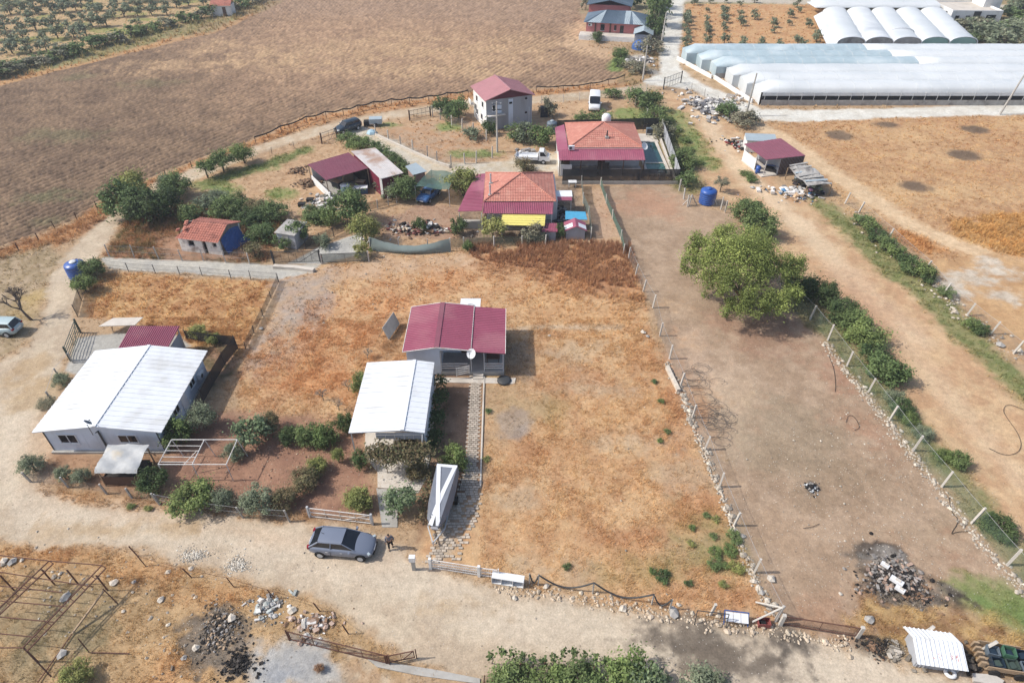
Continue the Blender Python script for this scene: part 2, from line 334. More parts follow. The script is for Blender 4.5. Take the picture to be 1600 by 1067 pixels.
for b in [(1500, 200, 120, 16), (1350, 235, 60, 14), (1560, 270, 70, 18), (1300, 200, 60, 10), (1430, 255, 70, 14), (1560, 225, 60, 10)]: op(B_, b, (188, 136, 94), (204, 162, 108), ns=1.5, soft=3, amp=3, a=.6)
for b in [(1420, 210, 70, 8), (1480, 245, 60, 8), (1400, 300, 80, 16), (1330, 320, 24, 12), (1560, 300, 60, 10), (1600, 195, 30, 8)]: op(B_, b, (214, 176, 126), ns=1.5, soft=3, amp=3, a=.6)
op(P_, [(1490, 345), (1540, 332), (1700, 330), (1700, 400), (1560, 402), (1495, 372)], (204, 154, 86), (186, 140, 80), ns=1, soft=.8, amp=1, grass=2, gh=.5)
op(B_, (1440, 378, 34, 20), (196, 140, 82), soft=.9, amp=1, grass=1.8, gh=.4)
op(S_, [(1170, 190), (1225, 215), (1290, 262), (1370, 315), (1440, 360), (1500, 385), (1580, 410), (1700, 440)], (224, 192, 152), (212, 178, 138), w=1.5, soft=.8, amp=.6, grass=0)
op(P_, [(1450, 402), (1560, 396), (1700, 430), (1700, 640), (1590, 560), (1520, 490), (1470, 450)], (204, 162, 112), (190, 146, 98), ns=1, soft=.8, amp=.8, grass=.02, stone=.3)
for b in [(1510, 435, 26, 10), (1490, 450, 18, 12), (1565, 425, 26, 7), (1545, 462, 30, 5), (1540, 410, 20, 8)]: op(B_, b, (196, 182, 166), (214, 204, 190), soft=.8, amp=1.2, a=.8, stone=.5)
for b in [(1310, 211, 20, 7), (1523, 203, 20, 6), (1508, 243, 24, 8), (1431, 291, 21, 9), (1385, 195, 18, 5)]: op(B_, b, (106, 88, 74), (122, 102, 84), ns=.5, soft=.5, amp=.5, a=.9, grass=.2, gh=.1)
op(S_, [(1275, 312), (1335, 365), (1400, 425), (1440, 452), (1490, 505), (1550, 560), (1640, 640)], (142, 140, 88), (110, 124, 66), w=1.5, soft=.8, amp=.8, a=.9, grass=1, gh=.25, stone=.3)
op(S_, [(1262, 478), (1300, 520), (1362, 590), (1432, 675), (1520, 780), (1600, 880), (1660, 950)], (150, 142, 102), (120, 128, 76), ns=.6, w=1.5, soft=.8, amp=.6, a=.9, grass=.8, gh=.2)
# orchard beyond, ground round the greenhouses
op(P_, [(1068, 6), (1290, 8), (1330, 82), (1062, 84)], (208, 164, 112), (196, 144, 96), ns=2, soft=.6, amp=.6, grass=.5, gh=.2)
op(P_, [(1062, 90), (1130, 120), (1190, 175), (1110, 135), (1070, 122)], (200, 168, 132), (176, 146, 106), ns=1, soft=.6, grass=.3)
op(P_, [(1440, -20), (2400, -60), (2400, 90), (1530, 80), (1470, 30)], (170, 142, 100), (140, 128, 86), ns=4, soft=1.5, grass=.4)
op(S_, [(1050, -2), (1250, 3), (1600, 12), (1900, 25)], (196, 184, 168), w=3, soft=.8, amp=.6)
op(S_, [(960, 108), (972, 85)], (120, 140, 70), w=1.6, soft=.8, amp=.5, grass=1)
op(S_, [(980, 30), (1005, 70), (1012, 110), (985, 125)], (176, 140, 100), (140, 120, 80), w=3.2, soft=1.2, amp=1, grass=.8)
op(B_, (1000, 92, 16, 8), (206, 196, 184), soft=1, amp=1)
op(B_, (1022, 112, 10, 5), (150, 146, 142), soft=.8, amp=.6)
# the dry plot and its neighbours
op(P_, [(160, 425), (430, 440), (415, 480), (380, 560), (300, 560), (205, 500), (130, 500), (128, 470)], (204, 160, 104), (184, 132, 82), ns=1.2, soft=.4, amp=.5, grass=1.5, gh=.28)
op(P_, [(437, 428), (560, 405), (720, 390), (985, 385), (1006, 470), (1048, 600), (1148, 830), (1208, 962), (1060, 955), (900, 935), (820, 915), (770, 908), (650, 875), (655, 700), (550, 700), (370, 640), (378, 560), (420, 480)], (208, 168, 122), (194, 148, 104), ns=.9, soft=.4, amp=.5, grass=1.3, gh=.2)
op(P_, [(437, 432), (520, 425), (525, 470), (470, 560), (400, 600), (380, 560), (420, 480)], (176, 158, 146), (192, 160, 130), ns=1, soft=1, amp=1.2, a=.9, grass=.25, stone=.4)
op(P_, [(560, 405), (760, 392), (740, 420), (640, 430), (520, 440)], (204, 170, 138), (190, 150, 112), ns=1, soft=1, amp=1, a=.8, grass=.3, stone=.3)
op(B_, (485, 480, 34, 22), (148, 136, 134), (170, 158, 150), ns=.6, soft=.8, amp=1, a=.7)
op(P_, [(740, 392), (978, 386), (1004, 480), (900, 470), (830, 430), (760, 430)], (188, 134, 92), (168, 118, 80), ns=.8, soft=1.5, amp=1.5, a=.85, grass=1.8, gh=.5)
for b in [(600, 480, 90, 20), (560, 520, 80, 20), (500, 560, 90, 30), (470, 600, 70, 20), (700, 440, 60, 15)]: op(B_, b, (210, 150, 94), (196, 134, 82), ns=.9, soft=2, amp=2, a=.6, grass=1.5, gh=.25)
for b in [(900, 480, 90, 24), (960, 540, 70, 12), (860, 700, 80, 20), (930, 640, 80, 30), (1020, 620, 50, 14), (880, 800, 60, 30), (900, 880, 60, 14), (760, 880, 60, 10), (1000, 760, 60, 20)]: op(B_, b, (214, 170, 116), (202, 154, 100), ns=.8, soft=2.5, amp=2.5, a=.5)
for b in [(900, 600, 60, 18), (1040, 560, 18, 40), (1080, 640, 24, 30), (1050, 700, 30, 24), (830, 700, 30, 20), (1090, 790, 40, 40), (980, 840, 60, 20), (1130, 930, 60, 16)]: op(B_, b, (190, 132, 88), (176, 122, 82), ns=.7, soft=1.6, amp=1.6, a=.6)
for b in [(930, 610, 40, 10), (1000, 690, 50, 10), (1060, 735, 40, 20), (830, 775, 26, 14), (900, 895, 14, 20), (815, 880, 20, 20), (860, 550, 60, 8), (1100, 860, 40, 20)]: op(B_, b, (182, 158, 132), (196, 172, 142), ns=.5, soft=1.2, amp=1.4, a=.6, grass=.4, stone=.3)
for b in [(1110, 865, 34, 24), (1150, 850, 20, 30), (1010, 890, 30, 12), (1085, 880, 30, 14), (770, 590, 26, 12), (840, 640, 60, 16), (1075, 830, 20, 20)]: op(B_, b, (150, 136, 84), (170, 146, 90), ns=.5, soft=1.5, amp=1.5, a=.5)
op(S_, [(735, 612), (728, 700), (722, 760), (700, 820), (690, 860)], (186, 172, 154), (160, 142, 122), ns=.6, w=.7, soft=.5, amp=.4, a=.8, grass=.1)
op(B_, (803, 662, 28, 22), (140, 128, 128), (164, 150, 142), ns=.4, soft=.4, amp=.5, a=.95, grass=.05, stone=.3)
op(P_, [(755, 600), (830, 598), (850, 650), (780, 700), (755, 690)], (186, 156, 122), soft=1, amp=1, a=.5, grass=.4)
op(S_, [(788, 516), (850, 511), (970, 511)], (206, 180, 152), w=.3, soft=.3, amp=.3, a=.8)
op(P_, [(620, 590), (680, 560), (755, 600), (750, 760), (700, 800), (650, 850), (655, 700)], (164, 130, 104), (140, 108, 84), ns=.8, soft=.6, amp=.5, grass=.2)
op(P_, [(790, 550), (830, 515), (835, 590), (795, 600)], (176, 150, 126), soft=.4, a=.7)
op(P_, [(600, 500), (640, 490), (630, 550), (590, 570)], (160, 124, 90), (176, 130, 88), soft=.6, a=.8)
# garden
op(P_, [(258, 690), (330, 640), (560, 655), (580, 700), (590, 800), (480, 808), (250, 775)], (172, 128, 102), (156, 114, 92), ns=.7, soft=.9, amp=.5, grass=.02, stone=.2)
op(P_, [(30, 720), (90, 705), (260, 715), (260, 775), (120, 765), (60, 758)], (176, 136, 104), (160, 120, 90), ns=.8, soft=.6, amp=.4, grass=.2)
op(P_, [(60, 660), (120, 560), (180, 530), (150, 600), (70, 700)], (190, 158, 124), (176, 140, 104), soft=.5, a=.8, grass=.3)
op(P_, [(120, 528), (180, 520), (270, 520), (300, 540), (140, 590), (100, 580)], (176, 172, 166), (188, 184, 178), ns=.6, soft=.2, amp=.1, grass=0)
op(P_, [(290, 545), (365, 530), (375, 570), (320, 620), (300, 600)], (164, 128, 100), (120, 104, 74), soft=.5, grass=.4)
op(S_, [(60, 768), (160, 785), (280, 800), (400, 812), (470, 820)], (196, 152, 104), (160, 120, 82), ns=.7, w=.9, soft=.5, amp=.6, grass=1.1, gh=.25)
# left edge
op(P_, [(-300, 440), (0, 405), (70, 385), (100, 400), (70, 450), (55, 520), (0, 560), (-300, 640)], (182, 158, 128), (160, 138, 104), ns=1.3, soft=.8, amp=.8, grass=.6, stone=.3)
op(B_, (50, 470, 25, 20), (190, 160, 96), soft=1, amp=1, a=.7, grass=1)
# foreground lot
op(P_, [(-400, 850), (0, 846), (120, 850), (215, 862), (300, 885), (370, 905), (490, 935), (540, 965), (640, 1035), (620, 1300), (-400, 1300)], (200, 164, 118), (180, 146, 102), ns=.8, soft=.5, amp=.5, grass=1.0, gh=.2, stone=.1)
for b in [(330, 930, 60, 24), (60, 860, 80, 10), (210, 900, 60, 16), (280, 1040, 60, 30), (330, 985, 30, 20), (150, 870, 60, 8)]: op(B_, b, (206, 156, 100), (190, 138, 86), ns=.7, soft=1, amp=1, a=.65, grass=1.4, gh=.3)
for b in [(60, 960, 80, 40), (140, 950, 50, 20), (60, 1040, 80, 20), (90, 1000, 70, 25)]: op(B_, b, (160, 142, 110), (138, 126, 94), ns=.7, soft=1.5, amp=1.5, a=.6)
for b in [(340, 975, 55, 22), (375, 1035, 40, 22), (300, 1000, 20, 20), (325, 1005, 22, 40)]: op(B_, b, (92, 84, 76), (140, 126, 112), ns=.35, soft=.4, amp=.9, a=.85, stone=1, grass=.2)
op(P_, [(400, 1010), (480, 990), (530, 1030), (560, 1080), (380, 1080)], (186, 182, 178), (166, 166, 168), ns=.5, soft=.7, amp=.8, a=.95, grass=.02)
op(B_, (445, 1052, 22, 12), (150, 154, 164), soft=.5, amp=.5, a=.8)
op(P_, [(540, 1000), (620, 1050), (700, 1070), (700, 1300), (520, 1300)], (196, 174, 148), (180, 148, 116), soft=.5, a=.9, grass=.2)
op(P_, [(730, 1068), (780, 1035), (900, 1030), (1060, 1050), (1140, 1080), (1100, 1300), (700, 1300)], (160, 128, 98), (140, 116, 84), soft=.5, grass=.8)
# roads last
ROADC, ROADC2 = (203, 183, 158), (192, 170, 145)
op(P_, [(-400, 560), (-400, 870), (0, 842), (60, 852), (150, 847), (215, 858), (300, 880), (370, 899), (430, 914), (486, 926), (540, 955), (592, 1000), (640, 1032), (760, 1066), (900, 1090), (1700, 1400), (2200, 1300), (2000, 1120), (1600, 1080), (1500, 1058), (1400, 1048), (1320, 1012), (1220, 988), (1100, 972), (1000, 962), (900, 945), (820, 928), (770, 915), (650, 885), (600, 838), (480, 820), (380, 810), (250, 802), (150, 790), (70, 772), (44, 750), (40, 700), (62, 655), (88, 610), (104, 560), (118, 520), (116, 490), (120, 460), (140, 415), (165, 385), (182, 355), (200, 338), (176, 333), (150, 352), (110, 388), (78, 440), (66, 500), (48, 540), (-20, 575)], ROADC, ROADC2, ns=.8, soft=.45, amp=.45, grass=0, stone=.35, zone='dirt_road')
for p, w, a, c in [([(30, 640), (22, 720), (60, 800), (200, 822), (420, 850), (620, 895), (850, 985), (1100, 1020), (1500, 1090)], 1.5, .5, (218, 202, 182)), ([(60, 650), (45, 700), (55, 760), (200, 800), (350, 825), (600, 872)], .5, .4, (196, 160, 126)), ([(90, 470), (100, 430), (140, 385)], 1.0, .5, (214, 194, 168))]:
    op(S_, p, c, w=w, soft=1.2, amp=.8, a=a)
for b in [(50, 570, 30, 20), (30, 600, 30, 14), (735, 942, 40, 9), (180, 828, 90, 6), (60, 610, 30, 30)]: op(B_, b, (192, 162, 122), (178, 146, 104), ns=.8, soft=.8, amp=.8, a=.7)
for b in [(1090, 1000, 80, 24), (1130, 1030, 70, 20), (1060, 990, 40, 12), (1180, 1010, 36, 18)]: op(B_, b, (92, 84, 78), (128, 114, 100), ns=.35, soft=.8, amp=1.2, a=.8, stone=.6)
op(S_, [(198, 332), (255, 292), (325, 262), (400, 234), (470, 212), (540, 195), (620, 178), (740, 160), (850, 155), (950, 146), (1000, 139), (1032, 129)], (206, 186, 160), (196, 170, 140), ns=1, w=1.7, soft=.6, amp=.5, grass=0, zone='dirt_road')
op(S_, [(556, 203), (585, 218), (630, 240), (685, 264), (760, 263), (830, 256), (865, 256)], (206, 196, 180), (198, 180, 154), ns=1, w=2.0, soft=.5, amp=.4, grass=0, zone='dirt_road')
op(P_, [(158, 403), (300, 408), (436, 414), (500, 412), (490, 425), (436, 437), (380, 434), (300, 427), (170, 420)], (184, 180, 174), (196, 190, 180), ns=.6, soft=.2, amp=.25, grass=0, zone='concrete_lane')
op(P_, [(448, 412), (500, 385), (565, 362), (572, 395), (500, 412)], (196, 194, 190), (182, 180, 178), ns=.5, soft=.2, amp=.1, grass=0, zone='concrete_lane')
op(P_, [(1046, -120), (1074, -120), (1070, 0), (1066, 40), (1060, 80), (1064, 108), (1080, 120), (1112, 138), (1160, 157), (1190, 170), (1260, 172), (1700, 160), (2400, 145), (2400, 158), (1700, 176), (1400, 184), (1250, 190), (1195, 188), (1160, 178), (1120, 158), (1080, 140), (1045, 136), (1015, 133), (1005, 128), (1030, 116), (1030, 100), (1036, 60), (1040, 0)], (226, 223, 216), (214, 208, 198), ns=.8, soft=.5, amp=.5, grass=0, zone='gravel_road', stone=.3)
def paint(X, Y, want=None):
    n = X.shape; base = C3(186, 154, 116); col = np.tile(base, n+(1,)).astype(float)
    gd = np.full(n, .6); gh = np.full(n, .2); st = np.full(n, .1); fu = np.zeros(n); zone = np.zeros(n, int); names = ['ground']
    e1 = fbm(X*.35, Y*.35, 3, 3)-.5; e2 = fbm(X*1.7, Y*1.7, 5, 3)-.5
    for i, o in enumerate(OPS):
        g = o['g']; pad = o['soft']+o['amp']*1.5+(o['w'] if o['kind'] == 'stroke' else 0)
        if o['kind'] == 'blob': bb = (g[0]-g[2]-pad, g[0]+g[2]+pad, g[1]-g[3]-pad, g[1]+g[3]+pad)
        else:
            xs = [p[0] for p in g]; ys = [p[1] for p in g]; bb = (min(xs)-pad, max(xs)+pad, min(ys)-pad, max(ys)+pad)
        m = (X > bb[0]) & (X < bb[1]) & (Y > bb[2]) & (Y < bb[3])
        if not m.any(): continue
        x, y = X[m], Y[m]
        if o['kind'] == 'blob':
            k = min(g[2], g[3]); d = (np.hypot((x-g[0])/g[2], (y-g[1])/g[3])-1)*k
        elif o['kind'] == 'stroke': d = sdist(x, y, g, False)-o['w']
        else: d = sdist(x, y, g)
        d = d+(e1[m]*1.2+e2[m]*.9)*2*o['amp']
        t = np.clip(.5-d/(2*o['soft']), 0, 1); t = t*t*(3-2*t)
        w_ = (t*o['a'])
        q = np.clip((fbm(x*o['ns'], y*o['ns'], 40+i, 3)-.35)/.3, 0, 1)[:, None]
        c = o['c1']*(1-q)+o['c2']*q
        col[m] = col[m]*(1-w_[:, None])+c*w_[:, None]
        for key, arr in (('grass', gd), ('gh', gh), ('stone', st), ('furrow', fu)):
            if o[key] is not None: arr[m] = arr[m]*(1-t)+o[key]*t
        if o['kind'] != 'stroke' and o['kind'] != 'blob' and o['furrow'] is None and o['a'] > .99 and not o['zone']: pass
        if o['zone']:
            if o['zone'] not in names: names.append(o['zone'])
            z = zone[m]; z[t > .5] = names.index(o['zone']); zone[m] = z
    return col, gd, gh, st, fu, zone, names
# ---- the sheet itself: fine near the village, stretching out to the horizon
bb_ = np.linspace(.60, -.555, 800); ys = (_c-bb_*_s)*CAM_H/(_s+bb_*_c)
ys = np.concatenate([[-900, -200, -60, -10, 5, 10], ys, 210*1.25**np.arange(1, 17)])
us = np.linspace(-1, 1, 640); ou = 1.0+np.array([.02, .06, .15, .4, 1, 3, 8, 20, 50])
us = np.concatenate([-ou[::-1], us, ou])
YY, UU = np.meshgrid(ys, us, indexing='ij'); half = (19.2+.608*np.clip(YY, 13, 1e5))*1.08
XX = UU*half
col, gd, gh, st, fu, zone, znames = paint(XX, YY)
p0, p1 = G(565, 162), G(729, 88); fdx, fdy = p1[0]-p0[0], p1[1]-p0[1]; fl = math.hypot(fdx, fdy); fdx /= fl; fdy /= fl
def furrows(X, Y):
    s = -X*fdy+Y*fdx; wob = (fbm(X*.05, Y*.05, 77, 3)-.5)*3
    return np.sin((s+wob)*2*PI/1.0)
rel = (fbm(XX*.9, YY*.9, 11, 4)-.5)*.10+(fbm(XX*.08, YY*.08, 12, 3)-.5)*.10
cell = vnoise(XX*3.1, YY*3.1, 21)*.6+vnoise(XX*6.3, YY*6.3, 22)*.4
ZZ = rel*(1-fu)*np.clip((3000-YY)/2000, 0, 1)+fu*(furrows(XX, YY)*.12+(cell-.5)*.36)
ZZ -= .03
roadish = np.isin(zone, [i for i, n in enumerate(znames) if n in ('dirt_road', 'gravel_road', 'concrete_lane')])
ZZ = np.where(roadish, ZZ*.35-.02, ZZ)
fr = furrows(XX, YY)*fu
col *= (1+.2*fr+.6*fu*(cell-.5)+.45*fu*(np.random.default_rng(1).random(XX.shape)-.5))[..., None]
nv = len(us); idx = np.arange(len(ys)*nv).reshape(len(ys), nv)
Fq = np.stack([idx[:-1, :-1], idx[:-1, 1:], idx[1:, 1:], idx[1:, :-1]], -1).reshape(-1, 4)
V = np.stack([XX, YY, ZZ], -1).reshape(-1, 3); CC = np.clip(col, 0, .86).reshape(-1, 3); ST = st.ravel()
zf = zone.ravel()[Fq]; zf = np.max(zf, 1)
def ground_mat():
    m = bpy.data.materials.new('earth'); MATS['earth'] = m; nt, P, L = nodes(m); N = nt.nodes.new
    at = N('ShaderNodeAttribute'); at.attribute_name = 'Col'; a2 = N('ShaderNodeAttribute'); a2.attribute_name = 'Stone'
    tc = N('ShaderNodeTexCoord')
    def noise(sc, d=5, r=.6):
        n = N('ShaderNodeTexNoise'); n.inputs['Scale'].default_value = sc; n.inputs['Detail'].default_value = d; n.inputs['Roughness'].default_value = r; L.new(tc.outputs['Object'], n.inputs[0]); return n
    def rng(src, a, b, c, d):
        r = N('ShaderNodeMapRange'); r.inputs[1].default_value = a; r.inputs[2].default_value = b; r.inputs[3].default_value = c; r.inputs[4].default_value = d; L.new(src, r.inputs[0]); return r.outputs[0]
    def mul(a, b):
        x = N('ShaderNodeMath'); x.operation = 'MULTIPLY'
        for i, v in enumerate((a, b)):
            if isinstance(v, (int, float)): x.inputs[i].default_value = v
            else: L.new(v, x.inputs[i])
        return x.outputs[0]
    k = mul(rng(noise(2.2).outputs[0], .3, .7, .86, 1.13), rng(noise(9, 4, .7).outputs[0], .3, .7, .80, 1.18))
    k = mul(k, rng(noise(.35, 3).outputs[0], .3, .7, .93, 1.07))
    mx = N('ShaderNodeMix'); mx.data_type = 'RGBA'; mx.blend_type = 'MULTIPLY'; mx.inputs[0].default_value = 1; L.new(at.outputs[0], mx.inputs[6]); L.new(k, mx.inputs[7])
    # pebbles: pale specks where the ground is stony
    vo = N('ShaderNodeTexVoronoi'); vo.inputs['Scale'].default_value = 7.5; L.new(tc.outputs['Object'], vo.inputs[0])
    dot = rng(vo.outputs['Distance'], .16, .26, 1, 0)
    sc_ = N('ShaderNodeSeparateColor'); L.new(vo.outputs['Color'], sc_.inputs[0])
    lt = N('ShaderNodeMath'); lt.operation = 'LESS_THAN'; L.new(sc_.outputs[0], lt.inputs[0]); L.new(mul(a2.outputs['Fac'], .26), lt.inputs[1])
    pb = mul(mul(dot, lt.outputs[0]), .75)
    m2 = N('ShaderNodeMix'); m2.data_type = 'RGBA'; L.new(pb, m2.inputs[0]); L.new(mx.outputs[2], m2.inputs[6]); m2.inputs[7].default_value = (*C3(226, 216, 200), 1)
    # small dark crumbs
    v2 = N('ShaderNodeTexVoronoi'); v2.inputs['Scale'].default_value = 3.1; L.new(tc.outputs['Object'], v2.inputs[0])
    s2 = N('ShaderNodeSeparateColor'); L.new(v2.outputs['Color'], s2.inputs[0]); l2 = N('ShaderNodeMath'); l2.operation = 'LESS_THAN'; L.new(s2.outputs[1], l2.inputs[0]); l2.inputs[1].default_value = .07
    cr = mul(mul(rng(v2.outputs['Distance'], .12, .24, 1, 0), l2.outputs[0]), .5)
    m3 = N('ShaderNodeMix'); m3.data_type = 'RGBA'; L.new(cr, m3.inputs[0]); L.new(m2.outputs[2], m3.inputs[6]); m3.inputs[7].default_value = (*C3(96, 82, 66), 1)
    L.new(m3.outputs[2], P.inputs['Base Color']); P.inputs['Roughness'].default_value = .95; P.inputs['Specular IOR Level'].default_value = .1
    bp = N('ShaderNodeBump'); bp.inputs['Strength'].default_value = .55; bp.inputs['Distance'].default_value = .06
    ad = N('ShaderNodeMath'); ad.operation = 'ADD'; L.new(noise(7, 6, .7).outputs[0], ad.inputs[0]); L.new(pb, ad.inputs[1])
    L.new(ad.outputs[0], bp.inputs['Height']); L.new(bp.outputs[0], P.inputs['Normal'])
    return m
GM = ground_mat()
for zi, zn in enumerate(znames):
    F = Fq[zf == zi]
    if not len(F): continue
    u_, inv = np.unique(F, return_inverse=True)
    o = np_mesh({'field': 'ploughed_field', 'concrete_lane': 'path'}.get(zn, zn), V[u_], inv.reshape(-1, 4), GM, CC[u_], smooth=True, kind='structure')
    a = o.data.attributes.new('Stone', 'FLOAT', 'POINT'); a.data.foreach_set('value', ST[u_].astype(np.float32))
def gz(x, y):
    X = np.array([x], float); Y = np.array([y], float)
    return float(((fbm(X*.9, Y*.9, 11, 4)-.5)*.10+(fbm(X*.08, Y*.08, 12, 3)-.5)*.10)[0])-.03
# ------------------------------------------------------------------ shared materials
pm('white_panel', C3(238, 242, 247), var=.04, scale=1.5, rough=.5, bump=.02, dirt=C3(206, 204, 196), dirt_amt=.55)
pm('white_wall', C3(240, 240, 238), var=.04, scale=2, rough=.8, bump=.06, dirt=C3(205, 198, 186), dirt_amt=.5)
pm('blue_grey_panel', C3(226, 238, 254), var=.04, scale=1.2, rough=.5, bump=.03, dirt=C3(176, 180, 180), dirt_amt=.4)
pm('grey_panel', C3(178, 182, 190), var=.06, scale=1.5, rough=.6, bump=.05, stretch=(1, 1, .2), dirt=C3(150, 148, 146), dirt_amt=.5)
pm('maroon_metal', C3(170, 82, 108), var=.09, scale=.8, rough=.5, bump=.03, dirt=C3(190, 122, 132), dirt_amt=.55)
pm('plum_metal', C3(148, 78, 96), var=.1, scale=.8, rough=.5, bump=.03, dirt=C3(150, 98, 106), dirt_amt=.4)
pm('pink_metal', C3(200, 136, 140), var=.08, scale=.8, rough=.55, bump=.03, dirt=C3(196, 140, 140), dirt_amt=.4)
pm('maroon_sheet', C3(128, 34, 62), var=.06, scale=1, rough=.5, bump=.03)
pm('clay_tile', C3(204, 128, 108), var=.16, scale=3.5, rough=.85, bump=.12, dirt=C3(224, 160, 136), dirt_amt=.6)
pm('old_tile', C3(198, 120, 98), var=.26, scale=3, rough=.9, bump=.2, dirt=C3(140, 84, 70), dirt_amt=.7)
pm('concrete', C3(184, 180, 172), var=.12, scale=2, rough=.9, bump=.12, dirt=C3(150, 144, 134), dirt_amt=.5)
pm('pale_concrete', C3(216, 206, 192), var=.1, scale=1.3, rough=.9, bump=.1, dirt=C3(184, 172, 156), dirt_amt=.6)
pm('post_concrete', C3(204, 198, 188), var=.1, scale=6, rough=.9, bump=.1)
pm('dark_glass', (.012, .015, .02), var=.1, scale=1, rough=.12, bump=0, spec=.6)
pm('black', (.012, .012, .012), var=.2, scale=2, rough=.8, bump=.05)
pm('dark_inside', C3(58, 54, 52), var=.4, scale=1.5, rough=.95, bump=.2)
pm('dark_steel', C3(70, 72, 74), var=.15, scale=4, rough=.6, bump=.05)
pm('green_steel', C3(70, 88, 80), var=.15, scale=4, rough=.6, bump=.05)
pm('steel_pipe', C3(196, 198, 200), var=.1, scale=5, rough=.5, bump=.03)
pm('white_steel', C3(232, 228, 222), var=.07, scale=5, rough=.6, bump=.03, dirt=C3(190, 150, 120), dirt_amt=.5)
pm('rust', C3(112, 74, 58), var=.25, scale=6, rough=.9, bump=.15, dirt=C3(84, 52, 44), dirt_amt=.7)
pm('wood', C3(176, 148, 114), var=.2, scale=5, rough=.85, bump=.15)
pm('dark_wood', C3(104, 76, 60), var=.2, scale=5, rough=.85, bump=.15)
pm('blue_plastic', C3(34, 92, 180), var=.08, scale=2, rough=.35, bump=0, spec=.5)
pm('white_plastic', C3(236, 238, 240), var=.04, scale=2, rough=.4, bump=0, spec=.5)
pm('grey_plastic', C3(106, 122, 136), var=.1, scale=2, rough=.5, bump=0)
pm('blue_tarp', C3(46, 98, 170), var=.2, scale=3, rough=.6, bump=.4, bscale=5)
pm('grey_tarp', C3(186, 188, 188), var=.12, scale=2.5, rough=.6, bump=.4, bscale=4, dirt=C3(216, 200, 170), dirt_amt=.9)
pm('silver_tarp', C3(128, 134, 146), var=.08, scale=2, rough=.45, bump=.15, bscale=5)
pm('white_tarp', C3(236, 238, 242), var=.05, scale=2, rough=.5, bump=.12, bscale=5)
pm('yellow_cloth', C3(238, 222, 96), var=.05, scale=2, rough=.8, bump=.1)
pm('brick_red', C3(208, 122, 120), var=.1, scale=4, rough=.85, bump=.1)
pm('slate_metal', C3(88, 108, 126), var=.1, scale=.7, rough=.45, bump=.03, dirt=C3(120, 140, 156), dirt_amt=.5)
pm('pale_slate', C3(170, 186, 194), var=.08, scale=.8, rough=.45, bump=.03)
pm('rubble_mix', C3(206, 198, 186), var=.3, scale=2.5, rough=.95, bump=.3)
pm('rock', C3(214, 202, 184), var=.18, scale=3, rough=.95, bump=.3, bscale=8)
pm('grey_rock', C3(176, 172, 166), var=.2, scale=3, rough=.95, bump=.3, bscale=8)
pm('char', C3(46, 42, 40), var=.5, scale=4, rough=.95, bump=.5, bscale=9)
pm('paving', C3(186, 172, 158), var=.25, scale=3, rough=.9, bump=.2)
pm('film', C3(228, 232, 233), var=.05, scale=.25, rough=.35, bump=.05, bscale=1, spec=.5, dirt=C3(208, 215, 218), dirt_amt=.8)
pm('film_blue', C3(178, 200, 208), var=.1, scale=.6, rough=.35, bump=.08, bscale=1.5, spec=.5, dirt=C3(212, 226, 230), dirt_amt=.9)
pm('film_old', C3(228, 232, 234), var=.1, scale=.4, rough=.45, bump=.08, bscale=1.5, dirt=C3(186, 194, 202), dirt_amt=.9)
pm('pool_water', C3(34, 78, 78), var=.2, scale=.4, rough=.05, bump=.06, bscale=4, spec=.5)
pm('rubber', (.018, .018, .018), var=.2, rough=.85, bump=.05)
pm('old_sheet', C3(178, 174, 168), var=.2, scale=1.5, rough=.7, bump=.3, bscale=4, dirt=C3(120, 112, 106), dirt_amt=.8)
pm('rust_streak', C3(206, 200, 198), var=.1, scale=1.5, rough=.7, bump=.05, dirt=C3(176, 140, 116), dirt_amt=.9)
pm('turquoise', C3(60, 170, 214), var=.1, rough=.5, bump=.05)
netmat('green_net', C3(78, 112, 98), .8); netmat('grey_net', C3(112, 126, 118), .72); netmat('black_net', C3(44, 44, 46), .97)
netmat('green_mesh', C3(96, 128, 106), .15); netmat('wire_mesh', C3(150, 146, 138), .14); netmat('rust_mesh', C3(120, 84, 66), .28); netmat('dark_mesh', C3(60, 64, 60), .55)
netmat('olive_net', C3(96, 112, 88), .62)

